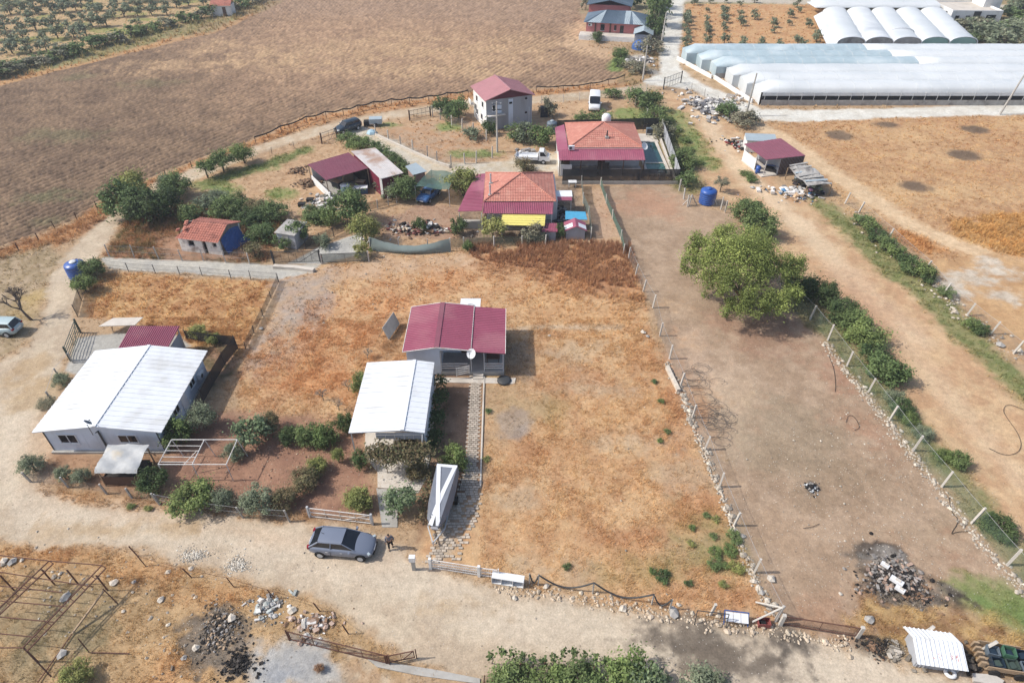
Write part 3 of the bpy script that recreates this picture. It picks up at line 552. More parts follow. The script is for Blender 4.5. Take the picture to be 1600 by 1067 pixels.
# ------------------------------------------------------------------ building helpers
def wall_box(x0, x1, y0, y1, h, th=.12, openings=()):
    """four walls as separate slabs, butt-jointed, in local coordinates"""
    m = MB(); m.box(x0, x1, y0, y0+th, 0, h); m.box(x0, x1, y1-th, y1, 0, h); m.box(x0, x0+th, y0+th, y1-th, 0, h); m.box(x1-th, x1, y0+th, y1-th, 0, h); return m
def gable_roof(x0, x1, y0, y1, ze, zr, xr, th, mat, parent, nrib=0, rib_h=.03, ends=True, rw=.04, name='roof', rmat=None):
    """ridge along y at x = xr; ribs run down the slopes"""
    m = MB(); m.slab([(x0, y0, ze), (xr, y0, zr), (xr, y1, zr), (x0, y1, ze)], th); m.slab([(xr+.002, y0, zr), (x1, y0, ze), (x1, y1, ze), (xr+.002, y1, zr)], th)
    if nrib:
        m.ribs((x0, y0, ze+.002), (x0, y1, ze+.002), (xr, y1, zr+.002), (xr, y0, zr+.002), nrib, rw, rib_h)
        m.ribs((x1, y0, ze+.002), (x1, y1, ze+.002), (xr, y1, zr+.002), (xr, y0, zr+.002), nrib, rw, rib_h)
    r = m.build(name, mat, parent)
    MB().box(xr-.14, xr+.14, y0+.003, y1-.003, zr+.0, zr+.05).build('ridge_cap', rmat or mat, r)
    if ends:
        for y in (y0+.25, y1-.25): MB().hexa([(x0+.2, y-.04, ze-th-.12), (x1-.2, y-.04, ze-th-.12), (x1-.2, y+.04, ze-th-.12), (x0+.2, y+.04, ze-th-.12)], [(xr-.1, y-.04, zr-th-.02), (xr+.1, y-.04, zr-th-.02), (xr+.1, y+.04, zr-th-.02), (xr-.1, y+.04, zr-th-.02)]).build('gable_end', ends if isinstance(ends, str) else 'grey_panel', parent)
    return r
def window(parent, face, c, a0, a1, z0, z1, frame='white_plastic', n=2, proud=.03):
    """face 'y-': wall plane y=c looking to -y; 'x-','x+' alike. a0..a1 along the wall"""
    def bx(m, a0, a1, z0, z1, d0, d1):
        if face == 'y-': m.box(a0, a1, c-d1, c-d0, z0, z1)
        elif face == 'x+': m.box(c+d0, c+d1, a0, a1, z0, z1)
        else: m.box(c-d1, c-d0, a0, a1, z0, z1)
        return m
    f = MB(); w = .06
    bx(f, a0, a1, z0, z0+w, .002, proud+.03); bx(f, a0, a1, z1-w, z1, .002, proud+.03); bx(f, a0, a0+w, z0+w, z1-w, .002, proud+.03); bx(f, a1-w, a1, z0+w, z1-w, .002, proud+.03)
    for i in range(1, n): x = a0+(a1-a0)*i/n; bx(f, x-.03, x+.03, z0+w, z1-w, .002, proud+.025)
    fo = f.build('window', frame, parent)
    for i in range(n):
        A = a0+w+(a1-a0-2*w)*i/n; B = a0+w+(a1-a0-2*w)*(i+1)/n
        bx(MB(), A+.01, B-.01, z0+w, z1-w, .003, proud).build('pane', 'dark_glass', fo)
    bx(MB(), a0-.05, a1+.05, z0-.05, z0-.003, .002, proud+.08).build('sill', 'white_plastic', fo)
def door(parent, face, c, a0, a1, z1, mat='dark_wood', z0=0.02):
    def bx(m, a0, a1, z0, z1, d0, d1):
        if face == 'y-': m.box(a0, a1, c-d1, c-d0, z0, z1)
        elif face == 'x+': m.box(c+d0, c+d1, a0, a1, z0, z1)
        else: m.box(c-d1, c-d0, a0, a1, z0, z1)
        return m
    d = bx(MB(), a0, a1, z0, z1, .002, .05).build('door', mat, parent); bx(MB(), a1-.15, a1-.08, 1.0, 1.05, .05, .1).build('handle', 'steel_pipe', d)
def dish(loc, rz, label, r=.45, mast=.6, tilt=.9, group=None, mat='white_plastic'):
    t = thing('satellite_dish', label, 'satellite dish', loc, rz, group)
    MB().tube([(0, 0, 0), (0, 0, mast)], .025, 6).build('mast', 'dark_steel', t)
    m = MB(); prof = [(r*k/5, (k/5)**2*r*.3) for k in range(6)]; R = Matrix.Rotation(tilt, 3, 'X'); vs_ = []; fs = []
    for rr, z in prof:
        for k in range(14): vs_.append(R @ Vector((max(rr, .002)*math.cos(2*PI*k/14), max(rr, .002)*math.sin(2*PI*k/14)*1.08, z))+Vector((0, -.06, mast+.1)))
    for i in range(5):
        for k in range(14): fs.append((i*14+k, i*14+(k+1) % 14, (i+1)*14+(k+1) % 14, (i+1)*14+k))
    m._add(vs_, fs, True); m.build('reflector', mat, t)
    e = R @ Vector((0, 0, r*.9))+Vector((0, -.06, mast+.1)); b = R @ Vector((0, -r, r*.3))+Vector((0, -.06, mast+.1))
    MB().tube([tuple(b), tuple(e)], .012, 4).build('arm', 'dark_steel', t); MB().rbox(e.x, e.y, e.z-.04, e.z+.04, .08, .08).build('receiver', 'grey_plastic', t)
    return t
def ac_unit(parent, x, y, z, rz=0, face=1):
    b = MB().rbox(x, y, z, z+.55, .8, .32, rz).build('air_conditioner', 'white_plastic', parent)
    a = rz; fx, fy = math.sin(a)*.17, -math.cos(a)*.17
    m = MB(); vs_ = [(x+fx*1.04+math.cos(a)*(.2*math.cos(t)-.12), y+fy*1.04+math.sin(a)*(.2*math.cos(t)-.12), z+.27+.2*math.sin(t)) for t in [2*PI*k/12 for k in range(12)]]
    m.quad(*vs_); m.build('fan_grille', 'dark_steel', b)
def tank(name, loc, r, h, label, mat='blue_plastic', lid='white_plastic', group=None):
    t = thing(name, label, 'water tank', loc, 0, group)
    prof = [(r*.94, 0), (r, .06)]
    for k in range(1, 6): z = h*.8*k/6; prof += [(r, z-.04), (r*.975, z-.02), (r*.975, z+.02), (r, z+.04)]
    prof += [(r, h*.82), (r*.93, h*.9), (r*.45, h*.97), (r*.3, h*.985)]
    MB().lathe(prof, seg=28).build('tank_body', mat, t)
    MB().lathe([(r*.34, h*.97), (r*.36, h*1.02), (r*.3, h*1.06), (.01, h*1.07)], seg=18).build('lid', lid, t)
    MB().tube([(r*.7, 0, h*.86), (r*1.06, 0, h*.84), (r*1.08, 0, .1)], .03, 6).build('pipe', 'dark_steel', t)
    return t

# ------------------------------------------------------------------ big white-roofed house, left
def white_house():
    x, y = -35.9, 34.45; t = thing('house', 'large low house of pale blue panels under a bright white ribbed roof', 'house', (x, y, 0))
    Wd, D, h = 8.7, 9.1, 2.32
    m = wall_box(0, Wd, 0, D, h)
    for k in range(1, 9): m.box(k*Wd/9-.012, k*Wd/9+.012, -.012, 0, .1, h)
    wl = m.build('wall', 'blue_grey_panel', t)
    for xx in (-.02, 4.2, Wd-.06): MB().box(xx, xx+.08, -.04, -.003, 0, h).build('corner_trim', 'dark_steel', t)
    MB().box(-.12, Wd+.12, -.25, D+.12, -.1, .16).build('base', 'concrete', t)
    gable_roof(-.6, Wd+.55, -.25, D+.35, 2.42, 3.05, 4.35, .08, 'white_panel', t, 19, .045, 'blue_grey_panel', .05, rmat='white_tarp')
    window(t, 'y-', 0, .95, 2.35, 1.0, 1.95); window(t, 'y-', 0, 5.55, 7.0, 1.05, 1.9)
    window(t, 'x+', Wd, 2.6, 3.6, 1.0, 1.9); window(t, 'x+', Wd, 5.9, 6.9, 1.0, 1.9); door(t, 'x+', Wd, 4.1, 5.0, 2.05, 'white_plastic')
    ac_unit(t, Wd+.22, 7.7, .9, PI/2)
    MB().tube([(Wd+.12, 2.0, 2.2), (Wd+.16, 2.1, .2)], .045, 6).build('drain_pipe', 'dark_steel', t)
    MB().tube([(4.35, -.08, .2), (4.35, -.08, 2.4), (4.35, -.35, 2.5)], .05, 6).build('drain_pipe', 'dark_steel', t)
    dish((x+4.15, y-.45, 2.35), 2.4, 'small satellite dish on a leaning mast at the front gable of the white-roofed house', .3, 1.15, mat='grey_plastic')
white_house()
def awning_shed():
    t = thing('lean_to', 'lean-to covered with a dusty crumpled sheet in front of the pale blue house', 'lean-to', (-30.3, 31.1, 0))
    n = 14; V_ = []; r_ = random.Random(5)
    for j in range(n+1):
        for i in range(n+1):
            u, v = i/n, j/n; V_.append((-.15+u*3.1, -.15+v*2.4, 1.75+v*.28+.09*math.sin(u*9+v*3)*math.sin(v*7)+r_.uniform(-.035, .035)-(.18 if j == 0 else 0)))
    m = MB(); m._add(V_, [(j*(n+1)+i, j*(n+1)+i+1, (j+1)*(n+1)+i+1, (j+1)*(n+1)+i) for j in range(n) for i in range(n)], True); m.build('tarp', 'grey_tarp', t)
    for xx in (0, 2.8):
        for yy in (0, 2.1): MB().rbox(xx, yy, -.05, 1.72, .08, .08).build('post', 'wood', t)
    m = MB(); m.box(0, 2.8, 0, .06, .05, .95); m.box(-.01, .05, .1, 2.1, .05, .8); m.build('side_panel', 'dark_wood', t)
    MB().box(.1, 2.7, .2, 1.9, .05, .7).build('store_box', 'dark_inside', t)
awning_shed()
def left_carport():
    t = thing('carport', 'low maroon corrugated carport roof behind the white-roofed house', 'carport', (-34.9, 44.3, 0))
    m = MB(); m.slab([(0, 0, 2.1), (4.4, 0, 2.1), (4.5, 3.0, 2.5), (0, 3.0, 2.5)], .03); m.ribs((0, 0, 2.102), (4.4, 0, 2.102), (4.5, 3.0, 2.502), (0, 3.0, 2.502), 24, .05, .05); m.build('roof', 'maroon_metal', t)
    for xx in (.1, 4.3):
        for yy, z in ((.15, 2.05), (2.85, 2.42)): MB().rbox(xx, yy, 0, z, .08, .08).build('post', 'steel_pipe', t)
    MB().box(4.33, 4.36, .3, 2.7, .3, 1.9).build('side_panel', 'grey_panel', t)
    b = thing('board', 'pale chipped board propped flat on a trestle beside the maroon carport', 'board', (*G(195, 515), 0), .1)
    MB().slab([(-1.9, -.5, .95), (1.5, -.7, .98), (1.9, .5, 1.0), (-1.0, .7, .96)], .05).build('board_top', 'pale_concrete', b)
    for xx in (-1, 1): MB().tube([(xx, -.3, 0), (xx, .2, .93)], .03, 4).build('leg', 'wood', b)
left_carport()

# ------------------------------------------------------------------ white roofed carport in the middle
def mid_carport():
    x, y = -12.15, 33.75; t = thing('carport', 'carport with a plain white ribbed roof standing against the maroon cottage', 'carport', (x, y, 0))
    gable_roof(-.1, 5.6, -.05, 8.0, 2.92, 3.2, 3.95, .08, 'white_panel', t, 14, .045, False, .05, rmat='white_tarp')
    m = MB()
    for yy in (0.1, 2.7, 5.3, 7.85): m.box(.0, .07, yy-.035, yy+.035, 0, 2.82); m.box(5.42, 5.49, yy-.035, yy+.035, 0, 2.82)
    for yy in (0.1, 2.7, 5.3, 7.85):
        MB().box(.0, .07, yy-.035, yy+.035, -.05, 2.82).build('post', 'steel_pipe', t); MB().box(5.42, 5.49, yy-.035, yy+.035, -.05, 2.82).build('post', 'steel_pipe', t)
    MB().box(5.5, 5.54, .1, 7.9, .35, 2.8).build('side_wall', 'blue_grey_panel', t)
    m = MB(); m.hexa([(1.9, 0, 2.62), (5.45, 0, 2.62), (5.45, .04, 2.62), (1.9, .04, 2.62)], [(1.9, 0, 2.84), (5.45, 0, 2.84), (5.45, .04, 2.84), (1.9, .04, 2.84)])
    m.build('gable_end', 'grey_panel', t)
    MB().box(1.9, 5.45, -.02, .0, 2.2, 2.6).build('front_glazing', 'grey_panel', t)
    for k in range(6): MB().box(1.9+k*.7, 1.94+k*.7, -.045, -.022, 2.18, 2.66).build('glazing_bar', 'white_steel', t)
    MB().box(1.9, 5.45, -.046, -.022, 2.66, 2.7).build('glazing_bar', 'white_steel', t)
    for k in range(2): MB().tube([(5.4, -.9, .0), (5.4, -.9, 2.1), (5.42, 0, 2.75)] if k else [(4.4, -.9, 0), (4.4, -.9, 2.1)], .035, 6).build('pipe', 'steel_pipe', t)
    pt = thing('patio_slab', 'pale concrete patio and drive running from under the white carport to the road', 'patio', (0, 0, 0)); pt['kind'] = 'structure'
mid_carport()
bpy.data.objects.remove(bpy.data.objects['patio_slab'])
m = MB(); m.prism([G(572, 640), G(680, 640), G(668, 745), G(655, 768), G(590, 762), G(590, 738), G(570, 712)], -.1, .06)
m.build('pavement', 'pale_concrete', None, kind='structure')
m = MB(); m.prism([G(588, 763), G(656, 769), G(622, 780), G(621, 824), G(597, 824)], -.1, .056); m.build('concrete_path', 'concrete', None, kind='structure')
MB().prism([G(655, 590), G(806, 591), G(804, 600), G(655, 597)], -.1, .05).build('pavement', 'pale_concrete', None, kind='structure')

# ------------------------------------------------------------------ maroon cottage
def cottage():
    x, y = -9.2, 43.5; t = thing('cottage', 'cottage with a ribbed maroon roof and railed porch in the dry plot', 'cottage', (x, y, 0))
    m = MB(); x0, xr, x1, x2 = -.25, 2.7, 5.65, 8.6; y0, y1 = -.25, 6.35
    def sl(a, za, b, zb, n=26):
        m.slab([(a, y0, za), (b, y0, zb), (b, y1, zb), (a, y1, za)], .06)
        m.ribs((a, y0, za+.003), (a, y1, za+.003), (b, y1, zb+.003), (b, y0, zb+.003), n, .035, .04)
    sl(x0, 2.8, xr, 3.3); sl(xr+.002, 3.3, x1, 2.95)
    r = m.build('roof', 'maroon_metal', t)
    m = MB(); sl(x1+.03, 2.86, x2, 2.62); m.build('porch_roof', 'maroon_metal', t)
    MB().box(xr-.22, xr+.22, y0, y1, 3.31, 3.35).build('ridge_cap', 'plum_metal', r)
    m = MB(); m.bar((x0, y0-.02, 2.8), (xr, y0-.02, 3.3), .07); m.bar((xr, y0-.02, 3.3), (x1, y0-.02, 2.95), .07); m.bar((x0, y1+.02, 2.8), (xr, y1+.02, 3.3), .07); m.bar((xr, y1+.02, 3.3), (x1, y1+.02, 2.95), .07); m.bar((x0-.03, y0, 2.8), (x0-.03, y1, 2.8), .05); m.bar((x2+.03, y0, 2.64), (x2+.03, y1, 2.64), .05); m.bar((x1, y0, 2.93), (x1, y1, 2.93), .05)
    m.build('roof_trim', 'white_steel', r)
    m = MB(); m.box(0, 2.9, 0, .12, 0, 2.76); m.box(0, .12, .12, 6.2, 0, 2.74); m.box(.12, 5.5, 6.08, 6.2, 0, 2.8); m.box(5.4, 5.52, 2.6, 6.08, 0, 2.8); m.box(2.9, 5.4, 2.6, 2.72, 0, 2.85); m.box(2.8, 2.92, .12, 2.6, 0, 2.8)
    m.hexa([(.05, 0, 2.762), (5.5, 0, 2.762), (5.5, .1, 2.762), (.05, .1, 2.762)], [(1.4, 0, 3.0), (4.6, 0, 3.0), (4.6, .1, 3.0), (1.4, .1, 3.0)])
    m.build('wall', 'blue_grey_panel', t)
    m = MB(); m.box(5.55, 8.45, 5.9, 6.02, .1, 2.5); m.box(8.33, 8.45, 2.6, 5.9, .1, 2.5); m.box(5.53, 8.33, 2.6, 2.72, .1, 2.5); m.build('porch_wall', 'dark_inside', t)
    window(t, 'y-', 2.6, 3.3, 4.4, 1.0, 2.0, 'white_plastic'); door(t, 'y-', 2.6, 4.55, 5.3, 2.1)
    MB().box(2.9, 8.5, -.1, 2.6, -.1, .38).build('porch_floor', 'concrete', t)
    for xx in (2.95, 5.6, 6.75, 8.42): MB().rbox(xx, 0, .3, 2.62, .08, .08).build('post', 'steel_pipe', t)
    for a, b in ((2.99, 5.3), (6.79, 8.38)):
        for z in (.72, .98, 1.24): MB().box(a, b, -.03, .03, z, z+.06).build('rail', 'white_steel', t)
    gt = thing('porch_gate', 'small white barred gate swung open at the cottage porch', 'gate', (x+4.3, y-.65, .35), .3)
    for k in range(4): MB().box(0, 1.2, -.02, .02, .12+k*.24, .18+k*.24).build('bar', 'white_steel', gt)
    for xx in (0, 1.16): MB().box(xx, xx+.05, -.025, .025, 0, 1.0).build('stile', 'white_steel', gt)
    for k in range(2): MB().box(5.75, 6.65, -.45-.3*k, -.12-.3*k, -.05, .26-.12*k).build('step', 'pale_concrete', t)
    tb = thing('table', 'dark table and bench in shade on the right of the porch', 'table', (x+7.5, y+1.2, .38))
    MB().box(-.6, .6, -.35, .35, .68, .73).build('tabletop', 'dark_wood', tb)
    for sx in (-.5, .5):
        for sy in (-.28, .28): MB().rbox(sx, sy, 0, .68, .05, .05).build('leg', 'dark_wood', tb)
    dish((x+5.75, y-.35, 2.3), -.5, 'round satellite dish at the front corner of the maroon cottage roof', .42, .35)
    wb = thing('white_sheet_roof', 'small white sheet-roofed lean-to at the back of the maroon cottage', 'lean-to', (x+4.2, y+6.5, 0))
    m = MB(); m.slab([(0, 0, 2.3), (1.95, 0, 2.3), (1.95, 2.4, 2.0), (0, 2.4, 2.0)], .04)
    m.build('roof', 'white_panel', wb); wall_box(.1, 1.85, .1, 2.3, 1.95, .06).build('wall', 'grey_panel', wb)
    MB().tube([(1.0+.45*math.cos(a), .75+.45*math.sin(a), 2.26-(.75+.45*math.sin(a))*.125+.06) for a in [k*.5 for k in range(12)]], .015, 4).build('cable_loop', 'black', wb)
    MB().lathe([(.62, 0), (.6, .12), (.45, .2), (.01, .22)], x+8.5, y-.9, .05, 16).build('fire_pit', 'dark_steel', None)
    tag(bpy.data.objects['fire_pit'], 'round dark iron lid lying on the paving by the porch corner', 'lid')
cottage()

# ------------------------------------------------------------------ silver wrapped boat on its trailer
def boat():
    t = thing('covered_boat', 'boat on a trailer wrapped in grey sheets crossed by white strips', 'boat', (-5.3, 26.6, 0), -.11); t.scale = (.86, .83, 1)
    # local: bow at y=0 (towards road), stern at y=6
    st = [(0, .36, .95, 1.25, .26), (.8, .74, .7, 1.62, .5), (2.4, 1.0, .6, 1.86, .7), (4.2, 1.06, .6, 1.86, .82), (6.0, 1.0, .62, 1.8, .9)]
    m = MB(); V_ = []
    for yy, w, zb, zt, wt in st: V_ += [(-w*.6, yy, zb-.1), (-w, yy, zb+.45), (-wt, yy, zt), (wt, yy, zt), (w, yy, zb+.45), (w*.6, yy, zb-.1)]
    F_ = []
    for i in range(4):
        for k in range(6): k2 = (k+1) % 6; F_.append((i*6+k, i*6+k2, (i+1)*6+k2, (i+1)*6+k))
    F_ += [(5, 4, 3, 2, 1, 0), tuple(24+k for k in range(6))]; m._add(V_, F_); m.build('hull_cover', 'silver_tarp', t)
    def strip(path, w, name='cover_strip'):
        m = MB()
        for (p, q) in zip(path[:-1], path[1:]):
            p, q = Vector(p), Vector(q); d = (q-p).normalized(); a = d.cross(Vector((0, 0, 1))).normalized()*w/2
            m.slab([p-a, q-a, q+a, p+a], .02)
        m.build(name, 'white_tarp', t)
    def tz(y):
        for a, b in zip(st[:-1], st[1:]):
            if y <= b[0]: u = (y-a[0])/(b[0]-a[0]); return a[3]+(b[3]-a[3])*u
        return st[-1][3]
    def sp(xa, xb, dz, ya=.06, yb=5.97): return [(xa+(xb-xa)*u, ya+(yb-ya)*u, tz(ya+(yb-ya)*u)+dz) for u in (0, .108, .2, .36, .5, .7, .85, 1)]
    strip(sp(-.3, .72, .025), .34); strip(sp(.3, -.72, .05), .34); strip([(-.88, 5.86, 1.845), (.88, 5.86, 1.845)], .3)
    m = MB(); m.quad((-.34, -.02, 1.0), (.34, -.02, 1.0), (.25, -.01, 1.25), (-.25, -.01, 1.25)); m.build('front_flap', 'white_tarp', t)
    m = MB(); m.slab([(-.24, .03, 1.28), (.24, .03, 1.28), (.42, .7, 1.59), (-.42, .7, 1.59)], .015); m.build('windscreen_cover', 'dark_steel', t)
    m = MB(); m.bar((-.7, .6, .45), (-.7, 5.6, .45), .09); m.bar((.7, .6, .45), (.7, 5.6, .45), .09); m.bar((-.7, .6, .45), (0, -.9, .45), .09); m.bar((.7, .6, .45), (0, -.9, .45), .09); m.bar((-1, 3.6, .36), (1, 3.6, .36), .09); m.build('trailer_frame', 'steel_pipe', t)
    for s_ in (-1, 1):
        w = MB(); vs_ = []; w.tube([(s_*1.02, 3.6, .34), (s_*1.22, 3.6, .34)], .34, 16); w.build('wheel', 'rubber', t)
    MB().tube([(0, -.85, .05), (0, -.85, .62)], .04, 6).build('jockey_wheel', 'steel_pipe', t)
    m = MB(); m.tube([(.9, 5.9, 1.2), (1.25, 5.6, .9), (1.15, 4.6, .3)], .02, 4); m.build('rope', 'black', t)
boat()

# ------------------------------------------------------------------ block paved path beside the boat
m = MB(); r_ = random.Random(2); pp = [(-3.15, 43.2, 1.15), (-3.1, 38, 1.1), (-3.0, 33, 1.2), (-3.1, 30.5, 1.9), (-3.6, 28.6, 2.6), (-4.3, 26.4, 2.6), (-4.6, 24.5, 2.4)]
for (xa, ya, wa), (xb, yb, wb) in zip(pp[:-1], pp[1:]):
    nrow = int((ya-yb)/.21)
    for j in range(nrow):
        v = j/nrow; cx = xa+(xb-xa)*v; cy = ya+(yb-ya)*v; w = wa+(wb-wa)*v; k = int(w/.32)
        for i in range(k):
            if ya < 31 and r_.random() < .25+.12*(31-ya)/5: continue
            z = .045+r_.uniform(-.008, .012); q_ = r_.uniform(.75, 1.12); m.col = tuple(c*q_ for c in C3(202, 186, 166))
            m.rbox(cx-w/2+(i+.5+(.5 if j % 2 else 0))*.32-.08, cy, -.02, z, .285, .175, r_.uniform(-.05, .05))
vmat('paver', rough=.9, noise=.2, nscale=6)
m.build('path', 'paver', None, kind='structure')
MB().hexa([(-2.42, 31, -.1), (-2.30, 31, -.1), (-2.42, 43.2, -.1), (-2.54, 43.2, -.1)], [(-2.42, 31, .1), (-2.30, 31, .1), (-2.42, 43.2, .1), (-2.54, 43.2, .1)]).build('kerb', 'pale_concrete', None, kind='structure')

# ------------------------------------------------------------------ two-storey house
def two_storey():
    a = math.atan2(2.7, 7.4); t = thing('house', 'tall two-storey white house with a pink metal gable roof', 'house', (-4.0, 101.0, 0), a)
    Wd, D, h = 7.6, 6.6, 4.75
    wall_box(0, Wd, 0, D, h, .2).build('wall', 'white_wall', t)
    m = MB(); m.box(0.0, Wd, -.05, -.003, 0.0, h); m.build('front_facing', 'grey_panel', t)
    gable_roof(-.35, Wd+.35, -.5, D+.4, 4.8, 6.1, 3.8, .1, 'pink_metal', t, 24, .03, False, .04, rmat='pink_metal')
    for yy in (-.12, D+.02): MB().hexa([(-.1, yy, 4.72), (Wd+.1, yy, 4.72), (Wd+.1, yy+.1, 4.72), (-.1, yy+.1, 4.72)], [(3.7, yy, 5.95), (3.9, yy, 5.95), (3.9, yy+.1, 5.95), (3.7, yy+.1, 5.95)]).build('gable_end', pm('dark_maroon', C3(112, 44, 62), rough=.6), t)
    MB().box(3.65, 4.4, -.075, -.052, 0.3, 4.5).build('wall_strip', 'blue_grey_panel', t)
    window(t, 'y-', -.052, .95, 1.5, 2.9, 3.9, n=1); MB().box(1.55, 2.5, -.09, -.055, 2.55, 4.1).build('balcony_door', 'blue_grey_panel', t)
    window(t, 'y-', -.076, 3.75, 4.25, 3.75, 4.05, n=1, frame='dark_steel')
    window(t, 'y-', -.052, 6.4, 6.75, 4.1, 4.45, n=1, frame='dark_steel'); window(t, 'y-', -.052, 6.4, 6.75, 1.9, 2.25, n=1, frame='dark_steel')
    MB().box(.1, 3.0, -.75, -.06, 2.32, 2.42).build('canopy', 'pale_concrete', t)
    MB().tube([(7.1, -.1, 2.9), (7.1, -.1, .7), (6.6, -.2, .1)], .05, 6).build('drain_pipe', 'white_plastic', t)
    MB().tube([(4.6, -.1, .6), (6.4, -.1, .75)], .03, 6).build('drain_pipe', 'white_plastic', t)
    for aa, z in ((4.2, 3.1), (1.2, 3.1), (4.2, 1.0), (1.8, 1.0)): window(t, 'x-', 0, aa, aa+.9, z, z+.95, n=1)
    MB().box(-.9, 0, 5.2, 6.4, 2.4, 2.5).build('balcony', 'pale_concrete', t); MB().box(-.9, -.84, 5.2, 6.4, 2.5, 3.2).build('parapet', 'white_wall', t)
two_storey()

# ------------------------------------------------------------------ hip roofed houses
def hip(t, x0, x1, y0, y1, ze, apex, mats='clay_tile', caps=True):
    ax, ay, az = apex[0], apex[1], apex[2]; r = None
    c = [(x0, y0, ze), (x1, y0, ze), (x1, y1, ze), (x0, y1, ze)]
    a1 = (ax-.01, ay, az); a2 = (ax+.01, ay, az)
    for i in range(4):
        A, B = c[i], c[(i+1) % 4]; m = MB(); m.tile_slope(A, B, a2, a1, .3, .42); o = m.build('roof_slope', mats, t)
    m = MB(); m.prism([(x0+.2, y0+.2), (x1-.2, y0+.2), (x1-.2, y1-.2), (x0+.2, y1-.2)], ze-.16, ze-.03); m.build('eave_board', 'white_wall', t)
    for p in c:
        m = MB(); n = 22
        for k in range(n):
            u0, u1 = k/n, (k+1)/n+.01; P0 = Vector(p).lerp(Vector((ax, ay, az)), u0)+Vector((0, 0, .07)); P1 = Vector(p).lerp(Vector((ax, ay, az)), u1)+Vector((0, 0, .045)); m.tube([P0, P1], [.11, .085], 6)
        m.build('hip_cap', mats, t)
def yellow_house():
    t = thing('house', 'tiled house with a hipped orange roof, maroon verandas and a yellow awning', 'house', (-3.4, 71.5, 0))
    wall_box(.3, 8.9, .3, 7.9, 2.55, .2).build('wall', 'white_wall', t)
    hip(t, 0, 8.7, 0, 8.0, 2.7, (4.5, 4.3, 4.35))
    m = MB(); m.slab([(-.05, -2.2, 2.3), (8.2, -2.4, 2.3), (8.4, .1, 2.62), (-.05, .1, 2.62)], .03); m.ribs((-.05, -2.2, 2.302), (8.2, -2.4, 2.302), (8.4, .1, 2.622), (-.05, .1, 2.622), 38, .05, .05); m.build('veranda_roof', 'maroon_metal', t)
    m = MB(); m.slab([(-3.0, -2.0, 2.45), (-.12, -2.0, 2.55), (-.05, 8.0, 2.66), (-1.2, 8.0, 2.5), (-2.2, 3.4, 2.45)], .05)
    m.ribs((-2.9, -2.0, 2.45), (-2.2, 3.2, 2.452), (-.1, 3.2, 2.6), (-.12, -2.0, 2.552), 14, .03, .03); m.build('side_roof', 'maroon_metal', t)
    aw = MB(); aw.slab([(2.1, -4.0, 1.75), (7.2, -4.2, 1.75), (7.35, -2.2, 2.2), (2.3, -2.15, 2.2)], .03)
    for k in range(1, 5): aw.ribs((2.1, -4.0+k*.4, 1.76+k*.09), (2.1, -3.99+k*.4, 1.76+k*.09), (7.2, -4.19+k*.4, 1.76+k*.09), (7.2, -4.2+k*.4, 1.76+k*.09), 1, .03, .03)
    aw.build('awning', 'yellow_cloth', t)
    for xx, yy in ((2.2, -3.95), (7.1, -4.1), (-2.85, -1.9), (-.2, -2.1), (8.1, -2.25)): MB().rbox(xx, yy, 0, 1.72 if yy < -3 else 2.25, .09, .09).build('post', 'white_wall', t)
    MB().box(-2.9, -.3, -1.75, -1.6, 0, .95).build('porch_wall', 'concrete', t); MB().box(-2.9, -.3, -1.55, .2, .1, .2).build('porch_floor', 'concrete', t)
    MB().box(.4, 8.2, -2.0, .3, -.05, .15).build('porch_floor', 'concrete', t)
    window(t, 'y-', .3, 1.2, 2.4, 1.0, 2.1); window(t, 'y-', .3, 6.2, 7.4, 1.0, 2.1); door(t, 'y-', .3, 4.2, 5.1, 2.1)
    for xx, yy, z in ((.75, 1.1, 2.85), (.75, 4.2, 2.9)):
        c = MB().rbox(xx, yy, z-.15, z+.25, .45, .45).build('chimney', 'concrete', t); MB().tube([(xx, yy, z+.25), (xx, yy, z+1.35)], .1, 10).build('flue', 'steel_pipe', c); MB().lathe([(.16, 0), (.02, .12)], xx, yy, z+1.36, 10).build('cowl', 'steel_pipe', c)
    wh = thing('shed', 'small red corrugated shed roof under the corner of the yellow awning house', 'shed', (*G(848, 376), 0)); wall_box(0, 1.5, 0, 1.3, 1.25, .05).build('wall', 'grey_panel', wh)
    m = MB(); m.slab([(-.15, -.2, 1.28), (1.7, -.2, 1.28), (1.7, 1.5, 1.45), (-.15, 1.5, 1.45)], .03); m.ribs((-.15, -.2, 1.283), (1.7, -.2, 1.283), (1.7, 1.5, 1.453), (-.15, 1.5, 1.453), 10, .05, .04); m.build('roof', 'maroon_metal', wh)
    kn = thing('kennel', 'little hut with a maroon and white pitched roof beside a turquoise cover', 'hut', (*G(884, 374), 0)); wall_box(0, 2.2, 0, 1.8, 1.2, .05).build('wall', 'grey_panel', kn)
    m = MB(); m.slab([(-.2, -.2, 1.2), (1.1, -.2, 1.8), (1.1, 1.9, 1.8), (-.2, 1.9, 1.2)], .04); m.slab([(1.102, -.2, 1.8), (2.4, -.2, 1.2), (2.4, 1.9, 1.2), (1.102, 1.9, 1.8)], .04); m.build('roof', 'maroon_metal', kn)
    for a, z0, b, z1 in ((-.2, 1.22, .75, 1.655), (1.45, 1.66, 2.35, 1.245)): MB().slab([(a, .1, z0), (b, .1, z1), (b, 1.0, z1), (a, 1.0, z0)], .01).build('roof_patch', 'white_panel', kn)
    m = MB(); m.hexa([(0, -.01, 1.2), (2.2, -.01, 1.2), (2.2, .03, 1.2), (0, .03, 1.2)], [(1.05, -.01, 1.72), (1.15, -.01, 1.72), (1.15, .03, 1.72), (1.05, .03, 1.72)]); m.build('gable_end', 'grey_panel', kn)
